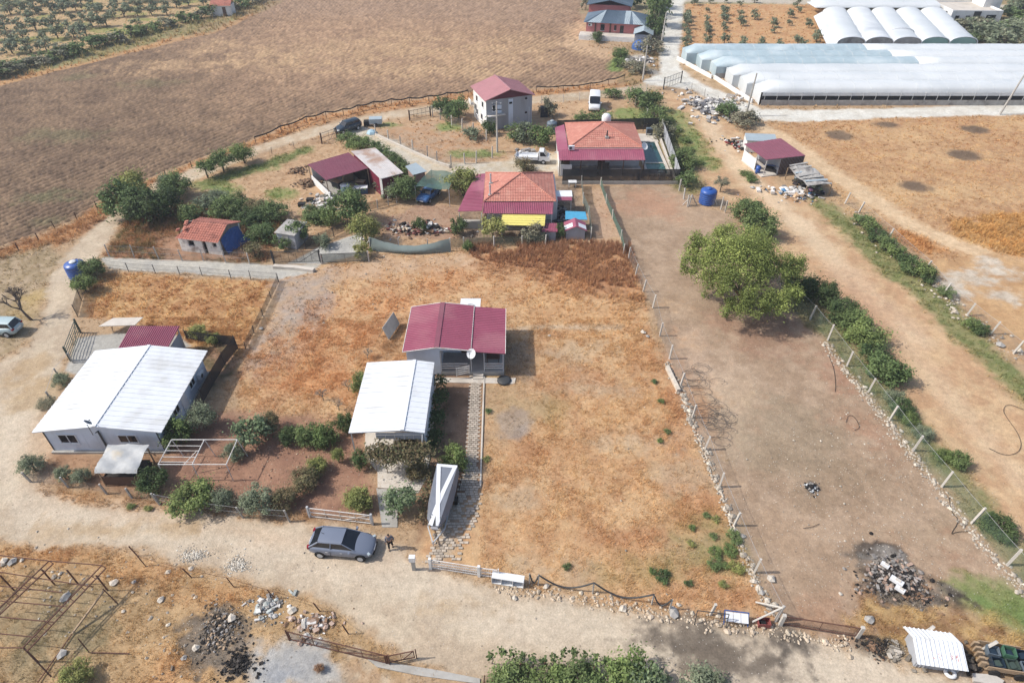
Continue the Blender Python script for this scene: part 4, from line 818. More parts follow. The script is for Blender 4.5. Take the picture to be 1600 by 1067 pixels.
    MB().slab([(0, 2.1, 1.5), (2.6, 2.0, 1.5), (2.5, 3.6, 1.7), (.1, 3.7, 1.75)], .03).build('turquoise_cover', 'turquoise', kn)
    dk = thing('canopy', 'small white and maroon canopy beside the tiled house', 'canopy', (5.2, 73.4, 0)); MB().slab([(0, 0, 1.9), (2.2, 0, 1.9), (2.2, .8, 2.0), (0, .8, 2.0)], .03).build('canopy_edge', 'maroon_metal', dk); MB().slab([(0, .82, 2.0), (2.3, .82, 2.0), (2.3, 2.2, 2.15), (0, 2.2, 2.15)], .03).build('roof', 'white_panel', dk)
    for xx in (.1, 2.1): MB().rbox(xx, .1, 0, 1.86, .08, .08).build('post', 'white_steel', dk)
    tb = thing('table', 'small white garden table in the yard right of the tiled house', 'table', (*G(894, 292), 0)); MB().box(-.55, .55, -.4, .4, .72, .78).build('tabletop', 'white_plastic', tb)
    for sx in (-.45, .45):
        for sy in (-.3, .3): MB().rbox(sx, sy, 0, .72, .06, .06).build('leg', 'white_plastic', tb)
yellow_house()
def pool_house():
    t = thing('house', 'villa with a broad orange tiled roof, maroon veranda and a garden pool', 'house', (7.9, 87.2, 0))
    wall_box(.3, 10.0, .3, 9.0, 2.75, .2).build('wall', 'white_wall', t)
    hip(t, 0, 10.3, 0, 9.1, 2.9, (5.2, 5.0, 4.6))
    m = MB(); m.slab([(-1.5, -2.9, 2.35), (10.2, -2.85, 2.35), (10.3, -.25, 2.75), (-1.5, -.25, 2.75)], .04); m.ribs((-1.2, -2.9, 2.352), (10.2, -2.85, 2.352), (10.3, -.25, 2.752), (-1.2, -.25, 2.752), 40, .05, .04); m.build('veranda_roof', 'maroon_metal', t)
    MB().box(-.1, 10.3, -.24, -.02, 2.7, 2.84).build('gutter', 'pink_metal', t)
    m = MB(); m.slab([(-1.6, -.2, 2.5), (-.1, -.2, 2.8), (-.1, 9.0, 2.8), (-1.5, 8.6, 2.5)], .05); m.build('side_roof', 'maroon_metal', t)
    for xx in (-1.4, 1.5, 4.4, 7.3, 10.1): MB().rbox(xx, -2.75, 0, 2.32, .12, .12).build('post', 'dark_wood', t)
    MB().box(-1.5, 10.2, -2.9, .3, -.05, .12).build('porch_floor', 'concrete', t)
    window(t, 'y-', .3, .8, 2.4, 1, 2.2); window(t, 'y-', .3, 6.5, 8.3, 1, 2.2, n=3); door(t, 'y-', .3, 4.2, 5.2, 2.1)
    m = MB(); m.box(-1.3, -1.2, -2.6, 8.6, .0, 2.4); m.box(-1.2, .3, -2.7, -2.6, 0, 1.6); m.build('side_wall', 'white_wall', t)
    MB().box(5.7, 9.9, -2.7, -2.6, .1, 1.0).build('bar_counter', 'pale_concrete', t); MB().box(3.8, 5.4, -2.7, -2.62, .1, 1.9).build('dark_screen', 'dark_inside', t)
    c = MB().rbox(5.4, 1.9, 3.3, 3.75, .5, .5).build('chimney', 'concrete', t); MB().tube([(5.4, 1.9, 3.75), (5.4, 1.9, 4.6)], .1, 10).build('flue', 'dark_steel', c)
    ac_unit(t, .3, -.5, 2.85)
    wt = thing('roof_tank', 'white water tank behind the ridge of the pool villa', 'water tank', (14.2, 97.4, 0)); MB().lathe([(.6, 0), (.7, .3), (.7, 1.0), (.45, 1.3), (.1, 1.4)], 0, 0, 2.6, 16).build('tank_body', 'white_plastic', wt); MB().rbox(0, 0, -.05, 2.6, .9, .9).build('stand', 'steel_pipe', wt)
    dish((18.2, 87.0, 2.8), .6, 'satellite dish at the right eave corner of the pool villa', .5, .3)
    p = thing('swimming_pool', 'rectangular pool of dark green water beside the orange-roofed villa', 'swimming pool', (18.9, 84.6, 0))
    m = MB(); m.box(-.3, 0, -.3, 11.5, -.05, .28); m.box(2.7, 3.1, -.3, 11.5, -.05, .28); m.box(0, 2.7, -.3, 0, -.05, .28); m.box(0, 2.7, 11.2, 11.5, -.05, .28); m.box(0, 2.7, 3.6, 3.8, -.05, .26); m.build('pool_edge', 'pale_concrete', p)
    MB().box(0, 2.7, 3.8, 11.2, -.05, .18).build('water', 'pool_water', p); MB().box(0, 2.7, 0, 3.6, -.05, .14).build('water', pm('pool_shallow', C3(58, 110, 96), rough=.1, bump=.05), p)
    MB().box(.4, 2.3, .3, 1.1, .15, .3).build('float_mat', 'film_blue', p)
    MB().prism([(18.6, 96.2), (22.3, 96.2), (22.4, 99.5), (18.6, 99.5)], -.05, .1).build('pavement', 'pale_concrete', None, kind='structure')
    MB().prism([(22.05, 82.2), (22.35, 82.2), (23.0, 101), (22.7, 101)], -.05, .35).build('kerb', 'pale_concrete', None, kind='structure')
    f = thing('garden_fence', 'tall black screened fence round the pool villa garden', 'fence', (0, 0, 0))
    def run(pts, h, mat, name='screen', seg=2.4, base=True):
        for (xa, ya), (xb, yb) in zip(pts[:-1], pts[1:]):
            L = math.hypot(xb-xa, yb-ya); n = max(1, round(L/seg)); dx, dy = (xb-xa)/L, (yb-ya)/L
            for i in range(n):
                p0 = (xa+dx*L*i/n, ya+dy*L*i/n); p1 = (xa+dx*L*(i+1)/n, ya+dy*L*(i+1)/n)
                m = MB(); m.quad((*p0, .3), (*p1, .3), (*p1, h), (*p0, h)); m.build(name, mat, f)
                MB().rbox(*p0, -.05, h+.08, .07, .07).build('post', 'dark_steel', f)
            if base: MB().hexa([(xa, ya-.1, -.05), (xb, yb-.1, -.05), (xb, yb+.1, -.05), (xa, ya+.1, -.05)], [(xa, ya-.1, .45), (xb, yb-.1, .45), (xb, yb+.1, .45), (xa, ya+.1, .45)]).build('plinth', 'concrete', f)
    run([(6.8, 81.9), (22.4, 81.9)], 2.15, 'black_net'); run([(22.45, 82.1), (23.4, 100.6)], 2.1, 'grey_panel', base=False); run([(22.9, 100.8), (7.0, 99.8)], 2.1, 'black_net', base=False)
    c = thing('garden_chair', 'grey square cooler standing on the terrace behind the pool', 'cooler', (*G(1014, 212), .1)); MB().box(-.5, .5, -.3, .3, .3, 1.1).build('cabinet', 'grey_plastic', c); MB().box(-.42, .42, -.34, -.302, .4, 1.0).build('door', 'dark_steel', c)
    for sx in (-.4, .4): MB().rbox(sx, 0, 0, .3, .08, .3).build('leg', 'dark_steel', c)
pool_house()

# ------------------------------------------------------------------ barn with plum roof and white shed
def barn():
    t = thing('barn', 'open barn with a plum sheet roof full of clutter and white parapet walls', 'barn', (0, 0, 0))
    R_ = [(-27.3, 82.6), (-23.7, 77.6), (-18.9, 80.9), (-22.5, 86.2)]
    m = MB(); z = [2.5, 2.6, 2.75, 2.65]; A = [(*p, zz) for p, zz in zip(R_, z)]; m.slab(A, .05)
    m.ribs(*[(p[0], p[1], p[2]+.003) for p in (A[0], A[1], A[2], A[3])], 18, .03, .03); m.build('roof', 'plum_metal', t)
    for p, zz in zip(R_, z): MB().rbox(p[0]*.98-.45, p[1]*.99+.8, 0, zz-.1, .1, .1).build('post', 'wood', t)
    def wl(a, b, h, mat='white_wall', th=.15, z0=-.05):
        a, b = Vector((*a, 0)), Vector((*b, 0)); d = (b-a).normalized(); n = Vector((-d.y, d.x, 0))*th/2
        MB().hexa([(*(a-n).xy, z0), (*(b-n).xy, z0), (*(b+n).xy, z0), (*(a+n).xy, z0)], [(*(a-n).xy, h), (*(b-n).xy, h), (*(b+n).xy, h), (*(a+n).xy, h)]).build('wall', mat, t)
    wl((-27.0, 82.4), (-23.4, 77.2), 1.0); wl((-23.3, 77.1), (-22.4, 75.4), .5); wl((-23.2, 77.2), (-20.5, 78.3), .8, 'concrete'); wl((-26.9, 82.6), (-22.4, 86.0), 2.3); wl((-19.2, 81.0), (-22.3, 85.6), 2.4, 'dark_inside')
    MB().prism([(-26.6, 82.3), (-23.3, 77.5), (-19.3, 80.8), (-22.5, 85.7)], -.05, .08).build('floor', 'concrete', t)
    s = thing('shed', 'maroon-walled shed with a rust-streaked white roof joined to the plum-roofed barn', 'shed', (0, 0, 0))
    Q = [(-18.75, 80.5), (-16.7, 77.5), (-14.1, 79.2), (-19.4, 86.7), (-22.2, 85.5)]
    m = MB(); m.slab([(-16.7, 77.4, 2.85), (-14.0, 79.2, 2.85), (-18.9, 86.9, 3.05), (-22.0, 85.7, 3.05), (-18.7, 80.6, 2.95)], .06)
    m.ribs((-16.7, 77.45, 2.855), (-14.0, 79.25, 2.855), (-19.0, 86.8, 3.055), (-21.0, 84.3, 3.03), 12, .03, .03); m.build('roof', 'rust_streak', s)
    MB().prism([(-16.6, 77.8), (-14.3, 79.3), (-19.0, 86.3), (-21.6, 85.2)], -.05, 2.78).build('wall', 'maroon_sheet', s)
    MB().hexa([(-16.95, 77.85, 0), (-16.63, 77.7, 0), (-16.6, 77.75, 0), (-16.9, 77.95, 0)], [(-16.95, 77.85, 2.8), (-16.63, 77.7, 2.8), (-16.6, 77.75, 2.8), (-16.9, 77.95, 2.8)]).build('corner_trim', 'white_wall', s)
    r_ = random.Random(9); jm = ['grey_plastic', 'dark_inside', 'rubble_mix', 'white_plastic', 'blue_plastic', 'wood', 'rust']
    j = MB()
    bx = [(-21.6, 79.3, 'grey_tarp', 1.6, .9, .8, 'covered sofa under the plum roof'), (-20.1, 80.6, 'dark_wood', 1.2, .7, 1.0, 'dark cupboard at the back of the barn'), (-23.3, 80.8, 'dark_steel', 1.3, .8, .9, 'dark workbench inside the barn'), (-22.2, 82.6, 'wood', 1.4, .6, 1.2, 'wooden cabinet deep inside the barn')]
    for xx, yy, mt, w, d, h, lb in bx:
        b = thing('furniture', lb, 'furniture', (xx, yy, .08), r_.uniform(-.8, .8)); MB().box(-w/2, w/2, -d/2, d/2, .1, h).build('body', mt, b); MB().box(-w/2-.04, w/2+.04, -d/2-.04, d/2+.04, h+.002, h+.06).build('top', 'wood', b)
        for sx in (-.4, .4): MB().rbox(sx*w, 0, 0, .1, .08, d*.8).build('foot', 'dark_wood', b)
    tk = thing('water_tank', 'small white and pale blue water drum beside the barn', 'water tank', (*G(541, 303), 0)); MB().lathe([(.6, 0), (.6, .9), (.58, .92), (.6, .95), (.6, 1.2)], seg=18).build('tank_body', pm('pale_blue', C3(170, 206, 222), rough=.4), tk); MB().lathe([(.64, 1.2), (.64, 1.28), (.02, 1.33)], seg=18).build('lid', 'white_plastic', tk)
    fr = thing('chest_freezer', 'white-lidded blue chest freezer lying outside the barn', 'freezer', (*G(562, 302), 0), .12); MB().box(-1.1, 1.1, -.4, .4, .05, .8).build('cabinet', pm('deep_blue', C3(44, 84, 120), rough=.5), fr); MB().box(-1.15, 1.15, -.45, .45, .803, .9).build('lid', 'white_plastic', fr)
barn()
def small_ones():
    t = thing('shed', 'tiny shed with a pale sloping roof between the barn and the green shade net', 'shed', (0, 0, 0))
    m = MB(); m.slab([(-14.3, 82.7, 2.2), (-13.0, 80.4, 2.0), (-11.3, 81.6, 2.0), (-13.0, 83.9, 2.2)], .05); m.build('roof', 'pale_slate', t)
    MB().prism([(-14.0, 82.7), (-13.0, 80.8), (-11.6, 81.7), (-12.9, 83.5)], -.05, 1.95).build('wall', pm('dull_pink', C3(186, 150, 140)), t)
    # green shade net on poles above the old blue car
    t = thing('shade_net', 'green shade net stretched over poles above the old blue car', 'shade net', (0, 0, 0))
    c = [(-12.3, 76.6, 2.2), (-7.9, 75.4, 2.35), (-7.3, 80.3, 2.3), (-10.7, 81.3, 2.4)]; n = 12; V_ = []
    for j in range(n+1):
        for i in range(n+1):
            u, v = i/n, j/n; a = Vector(c[0]).lerp(Vector(c[1]), u); b = Vector(c[3]).lerp(Vector(c[2]), u); p = a.lerp(b, v); p.z -= .35*math.sin(PI*u)*math.sin(PI*v)*1.2-.1*math.sin(u*7+v*4); V_.append(p)
    m = MB(); m._add(V_, [(j*(n+1)+i, j*(n+1)+i+1, (j+1)*(n+1)+i+1, (j+1)*(n+1)+i) for j in range(n) for i in range(n)], True); m.build('net', 'green_net', t)
    for p in c: MB().tube([(p[0], p[1], -.05), (p[0], p[1], p[2]+.1)], .04, 6).build('pole', 'steel_pipe', t)
    # ruined hut
    t = thing('hut', 'derelict whitewashed hut with a broken tiled roof and a blue sheet on its side', 'hut', (-37.8, 64.7, 0), -.2)
    W_, D_ = 5.1, 4.4
    m = MB(); zz = 1.75
    for a, b in ((0, 1.1), (1.9, 2.9), (3.4, 4.2), (4.7, W_)): m.box(a, b, 0, .25, -.05, zz)
    m.box(1.1, 1.9, 0, .25, -.05, .75); m.box(4.2, 4.7, 0, .25, -.05, .95); m.box(1.1, 1.9, 0, .25, 1.5, zz); m.box(2.9, 3.4, 0, .25, 1.6, zz); m.box(4.2, 4.7, 0, .25, 1.5, zz)
    m.box(0, .25, .25, D_-.25, -.05, zz); m.box(0, W_, D_-.25, D_, -.05, zz); m.build('wall', pm('limewash', C3(242, 238, 230), var=.15, scale=3, rough=.95, dirt=C3(150, 122, 100), dirt_amt=.8), t)
    m = MB(); m.box(W_-.25, W_, .25, D_-.25, -.05, zz); m.hexa([(W_-.25, 0.02, zz+.003), (W_, 0.02, zz+.003), (W_, D_-.02, zz+.003), (W_-.25, D_-.02, zz+.003)], [(W_-.25, 2.1, 2.62), (W_, 2.1, 2.62), (W_, 2.3, 2.62), (W_-.25, 2.3, 2.62)]); m.hexa([(0, 0.02, zz+.003), (.25, 0.02, zz+.003), (.25, D_-.02, zz+.003), (0, D_-.02, zz+.003)], [(0, 2.1, 2.5), (.25, 2.1, 2.5), (.25, 2.3, 2.5), (0, 2.3, 2.5)]); m.build('gable_wall', pm('mud_wall', C3(150, 136, 124), var=.2, rough=.95, bump=.4), t)
    MB().tile_slope((-.1, -.3, 1.72), (W_+.1, -.3, 1.72), (W_+.1, 2.2, 2.7), (.9, 2.2, 2.7), .3, .3, .05, .05).build('roof_slope', 'old_tile', t)
    MB().tile_slope((W_+.1, D_+.3, 1.72), (-.1, D_+.3, 1.72), (.9, 2.2, 2.7), (W_+.1, 2.2, 2.7), .3, .35, .05, .05).build('roof_slope', 'old_tile', t)
    rr = random.Random(3)
    for k in range(16): MB().rbox(rr.uniform(-.1, 1.1), rr.uniform(.6, 2.5), 2.0+rr.uniform(0, .6), 2.08+rr.uniform(0, .6), .35, .2, rr.uniform(0, 3), (.5, .3)).build('tile', 'old_tile', t)
    MB().box(.3, W_-.3, .3, D_-.3, -.05, .05).build('floor', 'dark_inside', t)
    n = 10; V_ = []
    for j in range(n+1):
        for i in range(n+1):
            u, v = i/n, j/n; V_.append((W_+.06+(1-v)**2*1.4*(.3+.7*u)+rr.uniform(-.04, .04), .4+u*3.6, max(.04, .02+v*(1.75+.4*math.sin(PI*u))-(.2*u))))
    m = MB(); m._add(V_, [(j*(n+1)+i, j*(n+1)+i+1, (j+1)*(n+1)+i+1, (j+1)*(n+1)+i) for j in range(n) for i in range(n)]); tag(m.build('tarp', 'blue_tarp', t), None, None)
    # grey tin shed
    t = thing('shed', 'plain grey tin shed with a flat sloping roof among the bushes', 'shed', (-26.9, 65.6, 0), -.28)
    m = wall_box(0, 2.3, 0, 2.6, 1.85, .05); m.build('wall', 'grey_panel', t); MB().slab([(-.15, -.15, 1.88), (2.45, -.15, 1.88), (2.45, 2.8, 2.08), (-.15, 2.8, 2.08)], .05).build('roof', 'old_sheet', t); door(t, 'y-', 0, .7, 1.5, 1.75, 'old_sheet')
    # shed at the right with maroon roof
    t = thing('shed', 'striped tin shed with a broad maroon roof and open porch on the sandy strip', 'shed', (0, 0, 0))
    m = MB(); A = [(33.0, 89.8, 2.4), (34.4, 84.1, 2.5), (40.2, 85.5, 2.5), (38.9, 91.9, 2.4)]; m.slab(A, .05); m.ribs(*[(p[0], p[1], p[2]+.003) for p in (A[0], A[3], A[2], A[1])], 10, .03, .03); m.build('roof', 'plum_metal', t)
    MB().prism([(36.7, 84.9), (40.3, 85.8), (39.0, 91.4), (35.6, 90.7)], -.05, 2.34).build('wall', 'grey_panel', t)
    for k in range(16): u = (k+.5)/16; MB().rbox(36.75+u*3.5, 84.84+u*.88, 0, 2.3, .09, .06, .24).build('batten', 'dark_wood' if k % 1 == 0 else 'wood', t)
    for p in ((33.5, 89.3), (34.7, 84.5), (34.2, 86.9)): MB().rbox(*p, 0, 2.35, .09, .09).build('post', 'white_steel', t)
    MB().prism([(33.0, 89.5), (34.3, 84.0), (36.6, 84.6), (35.4, 90.5)], -.05, .12).build('porch_floor', 'pale_concrete', t); MB().prism([(33.1, 89.5), (33.9, 86.2), (34.0, 86.25), (33.2, 89.55)], .122, 1.6).build('porch_wall', 'white_wall', t)
    t = thing('shed', 'small white flat-roofed shed behind the maroon-roofed tin shed', 'shed', (34.4, 92.6, 0), -.1); wall_box(0, 4, 0, 2.2, 1.8, .1).build('wall', 'white_wall', t); MB().slab([(-.2, -.2, 1.85), (4.2, -.2, 1.85), (4.4, 2.4, 1.95), (0, 2.4, 1.95)], .05).build('roof', 'pale_slate', t)
    br = thing('barrel', 'blue plastic barrel on the porch of the striped tin shed', 'barrel', (*G(1183, 271), .0)); MB().lathe([(.3, 0), (.33, .3), (.33, .7), (.3, 1.0), (.02, 1.0)], seg=14).build('drum', 'blue_plastic', br); MB().lathe([(.31, 1.0), (.31, 1.04), (.02, 1.05)], seg=14).build('lid', 'blue_plastic', br)
    tp = thing('tarp', 'blue sheet slung over junk against the striped tin shed', 'tarp', (*G(1204, 268), 0), -.5)
    V_ = [(u*2.2-1.1, v*1.4-.7, 1.15-.35*abs(u-.5)-.5*v+.1*math.sin(9*u+5*v)) for v in [k/6 for k in range(7)] for u in [k/8 for k in range(9)]]
    m = MB(); m._add(V_, [(j*9+i, j*9+i+1, (j+1)*9+i+1, (j+1)*9+i) for j in range(6) for i in range(8)], True); m.build('sheet', 'blue_tarp', tp); MB().box(-.9, .9, -.5, .6, 0, .55).build('junk_box', 'dark_inside', tp)
    # junk shelter
    t = thing('shelter', 'sagging grey shelter of old sheets leaning over heaped scrap', 'shelter', (0, 0, 0)); rr = random.Random(4)
    n = 10; P_0 = [(37.4, 83.3, 1.7), (38.1, 77.9, 1.55), (41.5, 78.4, 1.6), (40.4, 84.3, 1.8)]; V_ = []
    for j in range(n+1):
        for i in range(n+1):
            u, v = i/n, j/n; p = Vector(P_0[1]).lerp(Vector(P_0[2]), u).lerp(Vector(P_0[0]).lerp(Vector(P_0[3]), u), v); p.z += .12*math.sin(v*8+u*3)+rr.uniform(-.05, .05)+.12*math.sin(PI*u); V_.append(p)
    m = MB(); m._add(V_, [(j*(n+1)+i, j*(n+1)+i+1, (j+1)*(n+1)+i+1, (j+1)*(n+1)+i) for j in range(n) for i in range(n)]); m.build('roof', 'old_sheet', t)
    for k in range(7): v = k/6; MB().slab([tuple(Vector(P_0[1]).lerp(Vector(P_0[0]), v)+Vector((.1, 0, .16+.1*math.sin(v*8)))), tuple(Vector(P_0[2]).lerp(Vector(P_0[3]), v)+Vector((-.1, 0, .16))), tuple(Vector(P_0[2]).lerp(Vector(P_0[3]), v)+Vector((-.1, .35, .18))), tuple(Vector(P_0[1]).lerp(Vector(P_0[0]), v)+Vector((.1, .35, .18+.1*math.sin(v*8))))], .03).build('roof_sheet', ['old_sheet', 'pale_slate', 'concrete'][k % 3], t)
    for p in P_0: MB().rbox(p[0]*.995+.1, p[1], -.05, p[2], .1, .1).build('post', 'wood', t)
    m = MB()
    for k in range(90):
        m.col = tuple(c*rr.uniform(.5, 1.1) for c in rr.choice([C3(90, 88, 84), C3(140, 134, 124), C3(70, 66, 62), C3(176, 170, 160)])); x_, y_ = rr.uniform(37.9, 40.9), rr.uniform(78.2, 83.4); w = rr.uniform(.2, .7); z = rr.uniform(0, 1.1); m.rbox(x_, y_, z, z+rr.uniform(.1, .4), w, rr.uniform(.15, .6), rr.uniform(0, 3), (rr.uniform(-.5, .5), 0))
    vmat('junk', noise=.2); tag(m.build('scrap', 'junk', t, kind='stuff'), None, None)
    hs = thing('house', 'tiny white hut with a red roof at the edge of the olive grove', 'hut', (*G(333, 26), 0), .1); wall_box(0, 4.6, 0, 4, 2.3, .2).build('wall', 'white_wall', hs)
    MB().tile_slope((-.2, -.3, 2.3), (4.8, -.3, 2.3), (4.8, 2, 3.2), (-.2, 2, 3.2)).build('roof_slope', 'old_tile', hs); MB().tile_slope((4.8, 4.3, 2.3), (-.2, 4.3, 2.3), (-.2, 2, 3.2), (4.8, 2, 3.2)).build('roof_slope', 'old_tile', hs); door(hs, 'y-', 0, 2.6, 3.4, 2.0)
small_ones()

# ------------------------------------------------------------------ pink house and white house far off
def far_houses():
    a = math.atan2(-2.1, 10.6); t = thing('house', 'brick-pink bungalow with a slate blue metal roof beside the ploughed field', 'house', (16.5, 157.0, 0), a)
    wall_box(0, 13.2, 0, 8, 3.1, .2).build('wall', 'brick_red', t); MB().box(-1.2, 11.8, -3.2, .0, -.1, .9).build('terrace', 'white_wall', t); MB().box(-1.1, 11.7, -3.1, 0, .903, .96).build('terrace_floor', 'pale_concrete', t)
    e = [(-.6, -.7, 3.0), (13.8, -.7, 3.0), (13.8, 8.6, 3.0), (-.6, 8.6, 3.0)]; r1, r2 = (4, 3.9, 4.7), (9.6, 3.9, 4.7)
    for q, n in (((e[0], e[1], r2, r1), 26), ((e[1], e[2], r2, r2), 0), ((e[2], e[3], r1, r2), 26), ((e[3], e[0], r1, r1), 0)):
        m = MB(); m._add([Vector(p) for p in q[:4]], [(0, 1, 2, 3)])
        if n: m.ribs(*q, n, .04, .05)
        m.build('roof_slope', 'slate_metal', t)
    for xa, xb in ((8.3, 9.5), (10.3, 12.6), (.2, 3.2)):
        u0 = Vector((xa, -.68, 3.01)); m = MB(); top = Vector((min(max(xa, 4), 9.6), 3.8, 4.69)); top2 = Vector((min(max(xb, 4), 9.6), 3.8, 4.69)); k = .98
        m.slab([u0+Vector((0, 0, .03)), Vector((xb, -.68, 3.04)), top2+Vector((0, 0, .04)), top+Vector((0, 0, .04))], .02); m.build('roof_panel', 'pale_slate', t)
    window(t, 'y-', 0, 3.2, 4.1, 1.3, 2.6, 'dark_steel', 1); window(t, 'y-', 0, 6.2, 6.7, 1.5, 2.5, 'dark_steel', 1); window(t, 'y-', 0, 7.5, 8.3, 1.0, 2.5, 'dark_steel', 1)
    for xx in (1.9, 5.2): MB().box(xx, xx+.35, -.08, -.003, 1.0, 3.0).build('pilaster', 'dark_wood', t)
    ac_unit(t, .9, -.3, 2.2)
    w = thing('house', 'taller rear block of the pink bungalow with its own slate roof', 'house', (18.0, 168.0, 0), a); wall_box(0, 9.5, 0, 9, 4.2, .2).build('wall', 'brick_red', w)
    m = MB(); m.slab([(-.5, -.6, 4.2), (4.8, -.6, 5.4), (4.8, 9.6, 5.4), (-.5, 9.6, 4.2)], .1); m.slab([(4.802, -.6, 5.4), (10, -.6, 4.2), (10, 9.6, 4.2), (4.802, 9.6, 5.4)], .1); m.ribs((-.5, -.6, 4.2), (-.5, 9.6, 4.2), (4.8, 9.6, 5.4), (4.8, -.6, 5.4), 16, .04, .05); m.ribs((10, -.6, 4.2), (10, 9.6, 4.2), (4.8, 9.6, 5.4), (4.8, -.6, 5.4), 16, .04, .05); m.build('roof', 'slate_metal', w)
    p = thing('gazebo', 'small gabled gazebo with a pale blue metal roof in front of the pink bungalow', 'gazebo', (26.3, 150.0, 0), a)
    m = MB(); m.slab([(-.3, -.3, 2.2), (1.8, -.3, 3.0), (1.8, 5, 3.0), (-.3, 5, 2.2)], .08); m.slab([(1.802, -.3, 3.0), (3.9, -.3, 2.2), (3.9, 5, 2.2), (1.802, 5, 3.0)], .08); m.build('roof', 'pale_slate', p); wall_box(0, 3.6, 0, 4.6, 2.1, .1).build('wall', 'grey_panel', p)
    tp = thing('tarp', 'bright blue sheet heaped by the gazebo of the pink bungalow', 'tarp', (*G(1000, 76), 0)); MB().lathe([(1.9, 0), (1.7, .8), (1.0, 1.5), (.02, 1.7)], seg=9, smooth=False).build('sheet', 'blue_tarp', tp)
    # white modern house
    t = thing('house', 'flat-roofed white modern house standing in trees behind the greenhouses', 'house', (101.9, 165.2, 0), -.03)
    wall_box(0, 11.5, 0, 10.5, 3.5, .25).build('wall', 'white_wall', t); MB().box(.25, 11.25, .25, 10.25, 3.0, 3.15).build('roof', 'pale_concrete', t)
    for aa, b, z0, z1 in ((1.0, 1.9, 1.5, 2.4), (3.4, 4.3, 1.5, 2.4), (8.0, 10.2, 1.0, 2.6)): window(t, 'y-', 0, aa, b, z0, z1, 'dark_steel', 2 if b-aa > 1 else 1)
    MB().box(5.0, 6.6, -.06, -.003, 0, 3.3).build('door', 'dark_steel', t)
    for aa in (2, 4.5, 7): window(t, 'x-', 0, aa, aa+.8, 1.0, 2.8, 'dark_steel', 1)
    s = thing('stair_tower', 'white stair tower with a red roof on the corner of the modern house', 'tower', (111.6, 170.0, 0)); wall_box(0, 4, 0, 5, 5.4, .2).build('wall', 'white_wall', s)
    m = MB(); m.slab([(-.3, -.3, 5.4), (4.3, -.3, 5.4), (4.3, 2.5, 6.6), (-.3, 2.5, 6.6)], .1); m.slab([(4.3, 5.3, 5.4), (-.3, 5.3, 5.4), (-.3, 2.5, 6.6), (4.3, 2.5, 6.6)], .1); m.build('roof', 'maroon_metal', s)
    fc = thing('fence', 'dark boundary fence beside the far road beyond the modern house', 'fence', (*G(1585, 26), 0), -.05)
    for k in range(8): MB().box(k*2.2, k*2.2+2.15, 0, .06, 0, 2.4).build('panel', 'dark_steel', fc)
far_houses()

# ------------------------------------------------------------------ greenhouses
def tunnel(parent, x0, x1, y0, y1, h, eave, mat, name='plastic_bay', along='x', seg=10, bev=2.0, nl=24, jitter=.03, seed=0):
    """one arched bay; runs along x (or y); film sheet with small sags between hoops, closed sloping end"""
    rr = random.Random(seed); m = MB(); V_ = []; L = (x1-x0) if along == 'x' else (y1-y0); wd = (y1-y0) if along == 'x' else (x1-x0)
    for i in range(nl+1):
        t = i/nl; s = (-bev*.0+L*t)
        sag = .03*math.sin(i*1.7+seed)
        for k in range(seg+1):
            a = PI*k/seg; w = -math.cos(a)*wd/2; z = eave+(h-eave)*math.sin(a)**.8+sag*math.sin(a)+rr.uniform(-jitter, jitter)*math.sin(a)
            if i == 0: z = eave+.01
            ss = s if i > 0 else s-.0
            if i == 1: ss = min(bev, L*.5)
            V_.append((x0+ss, (y0+y1)/2+w, z) if along == 'x' else ((x0+x1)/2+w, y0+ss, z))
    m._add(V_, [(i*(seg+1)+k, (i+1)*(seg+1)+k, (i+1)*(seg+1)+k+1, i*(seg+1)+k+1) for i in range(nl) for k in range(seg)], True)
    if along == 'x' and L > 20:
        hm = MB(); k0 = x0+bev+1; yc = (y0+y1)/2
        while k0 < x1-1 and k0 < 118: hm.tube([(k0+rr.uniform(-.1, .1), yc-math.cos(PI*k/8)*wd/2, eave+(h-eave)*math.sin(PI*k/8)**.8+.015) for k in range(9)], .028, 3); k0 += 2.6
        hm.build('film_hoops', 'old_film_rib', parent, kind='stuff')
    return m.build(name, mat, parent)
pm('old_film_rib', C3(206, 212, 215), rough=.6, bump=0)
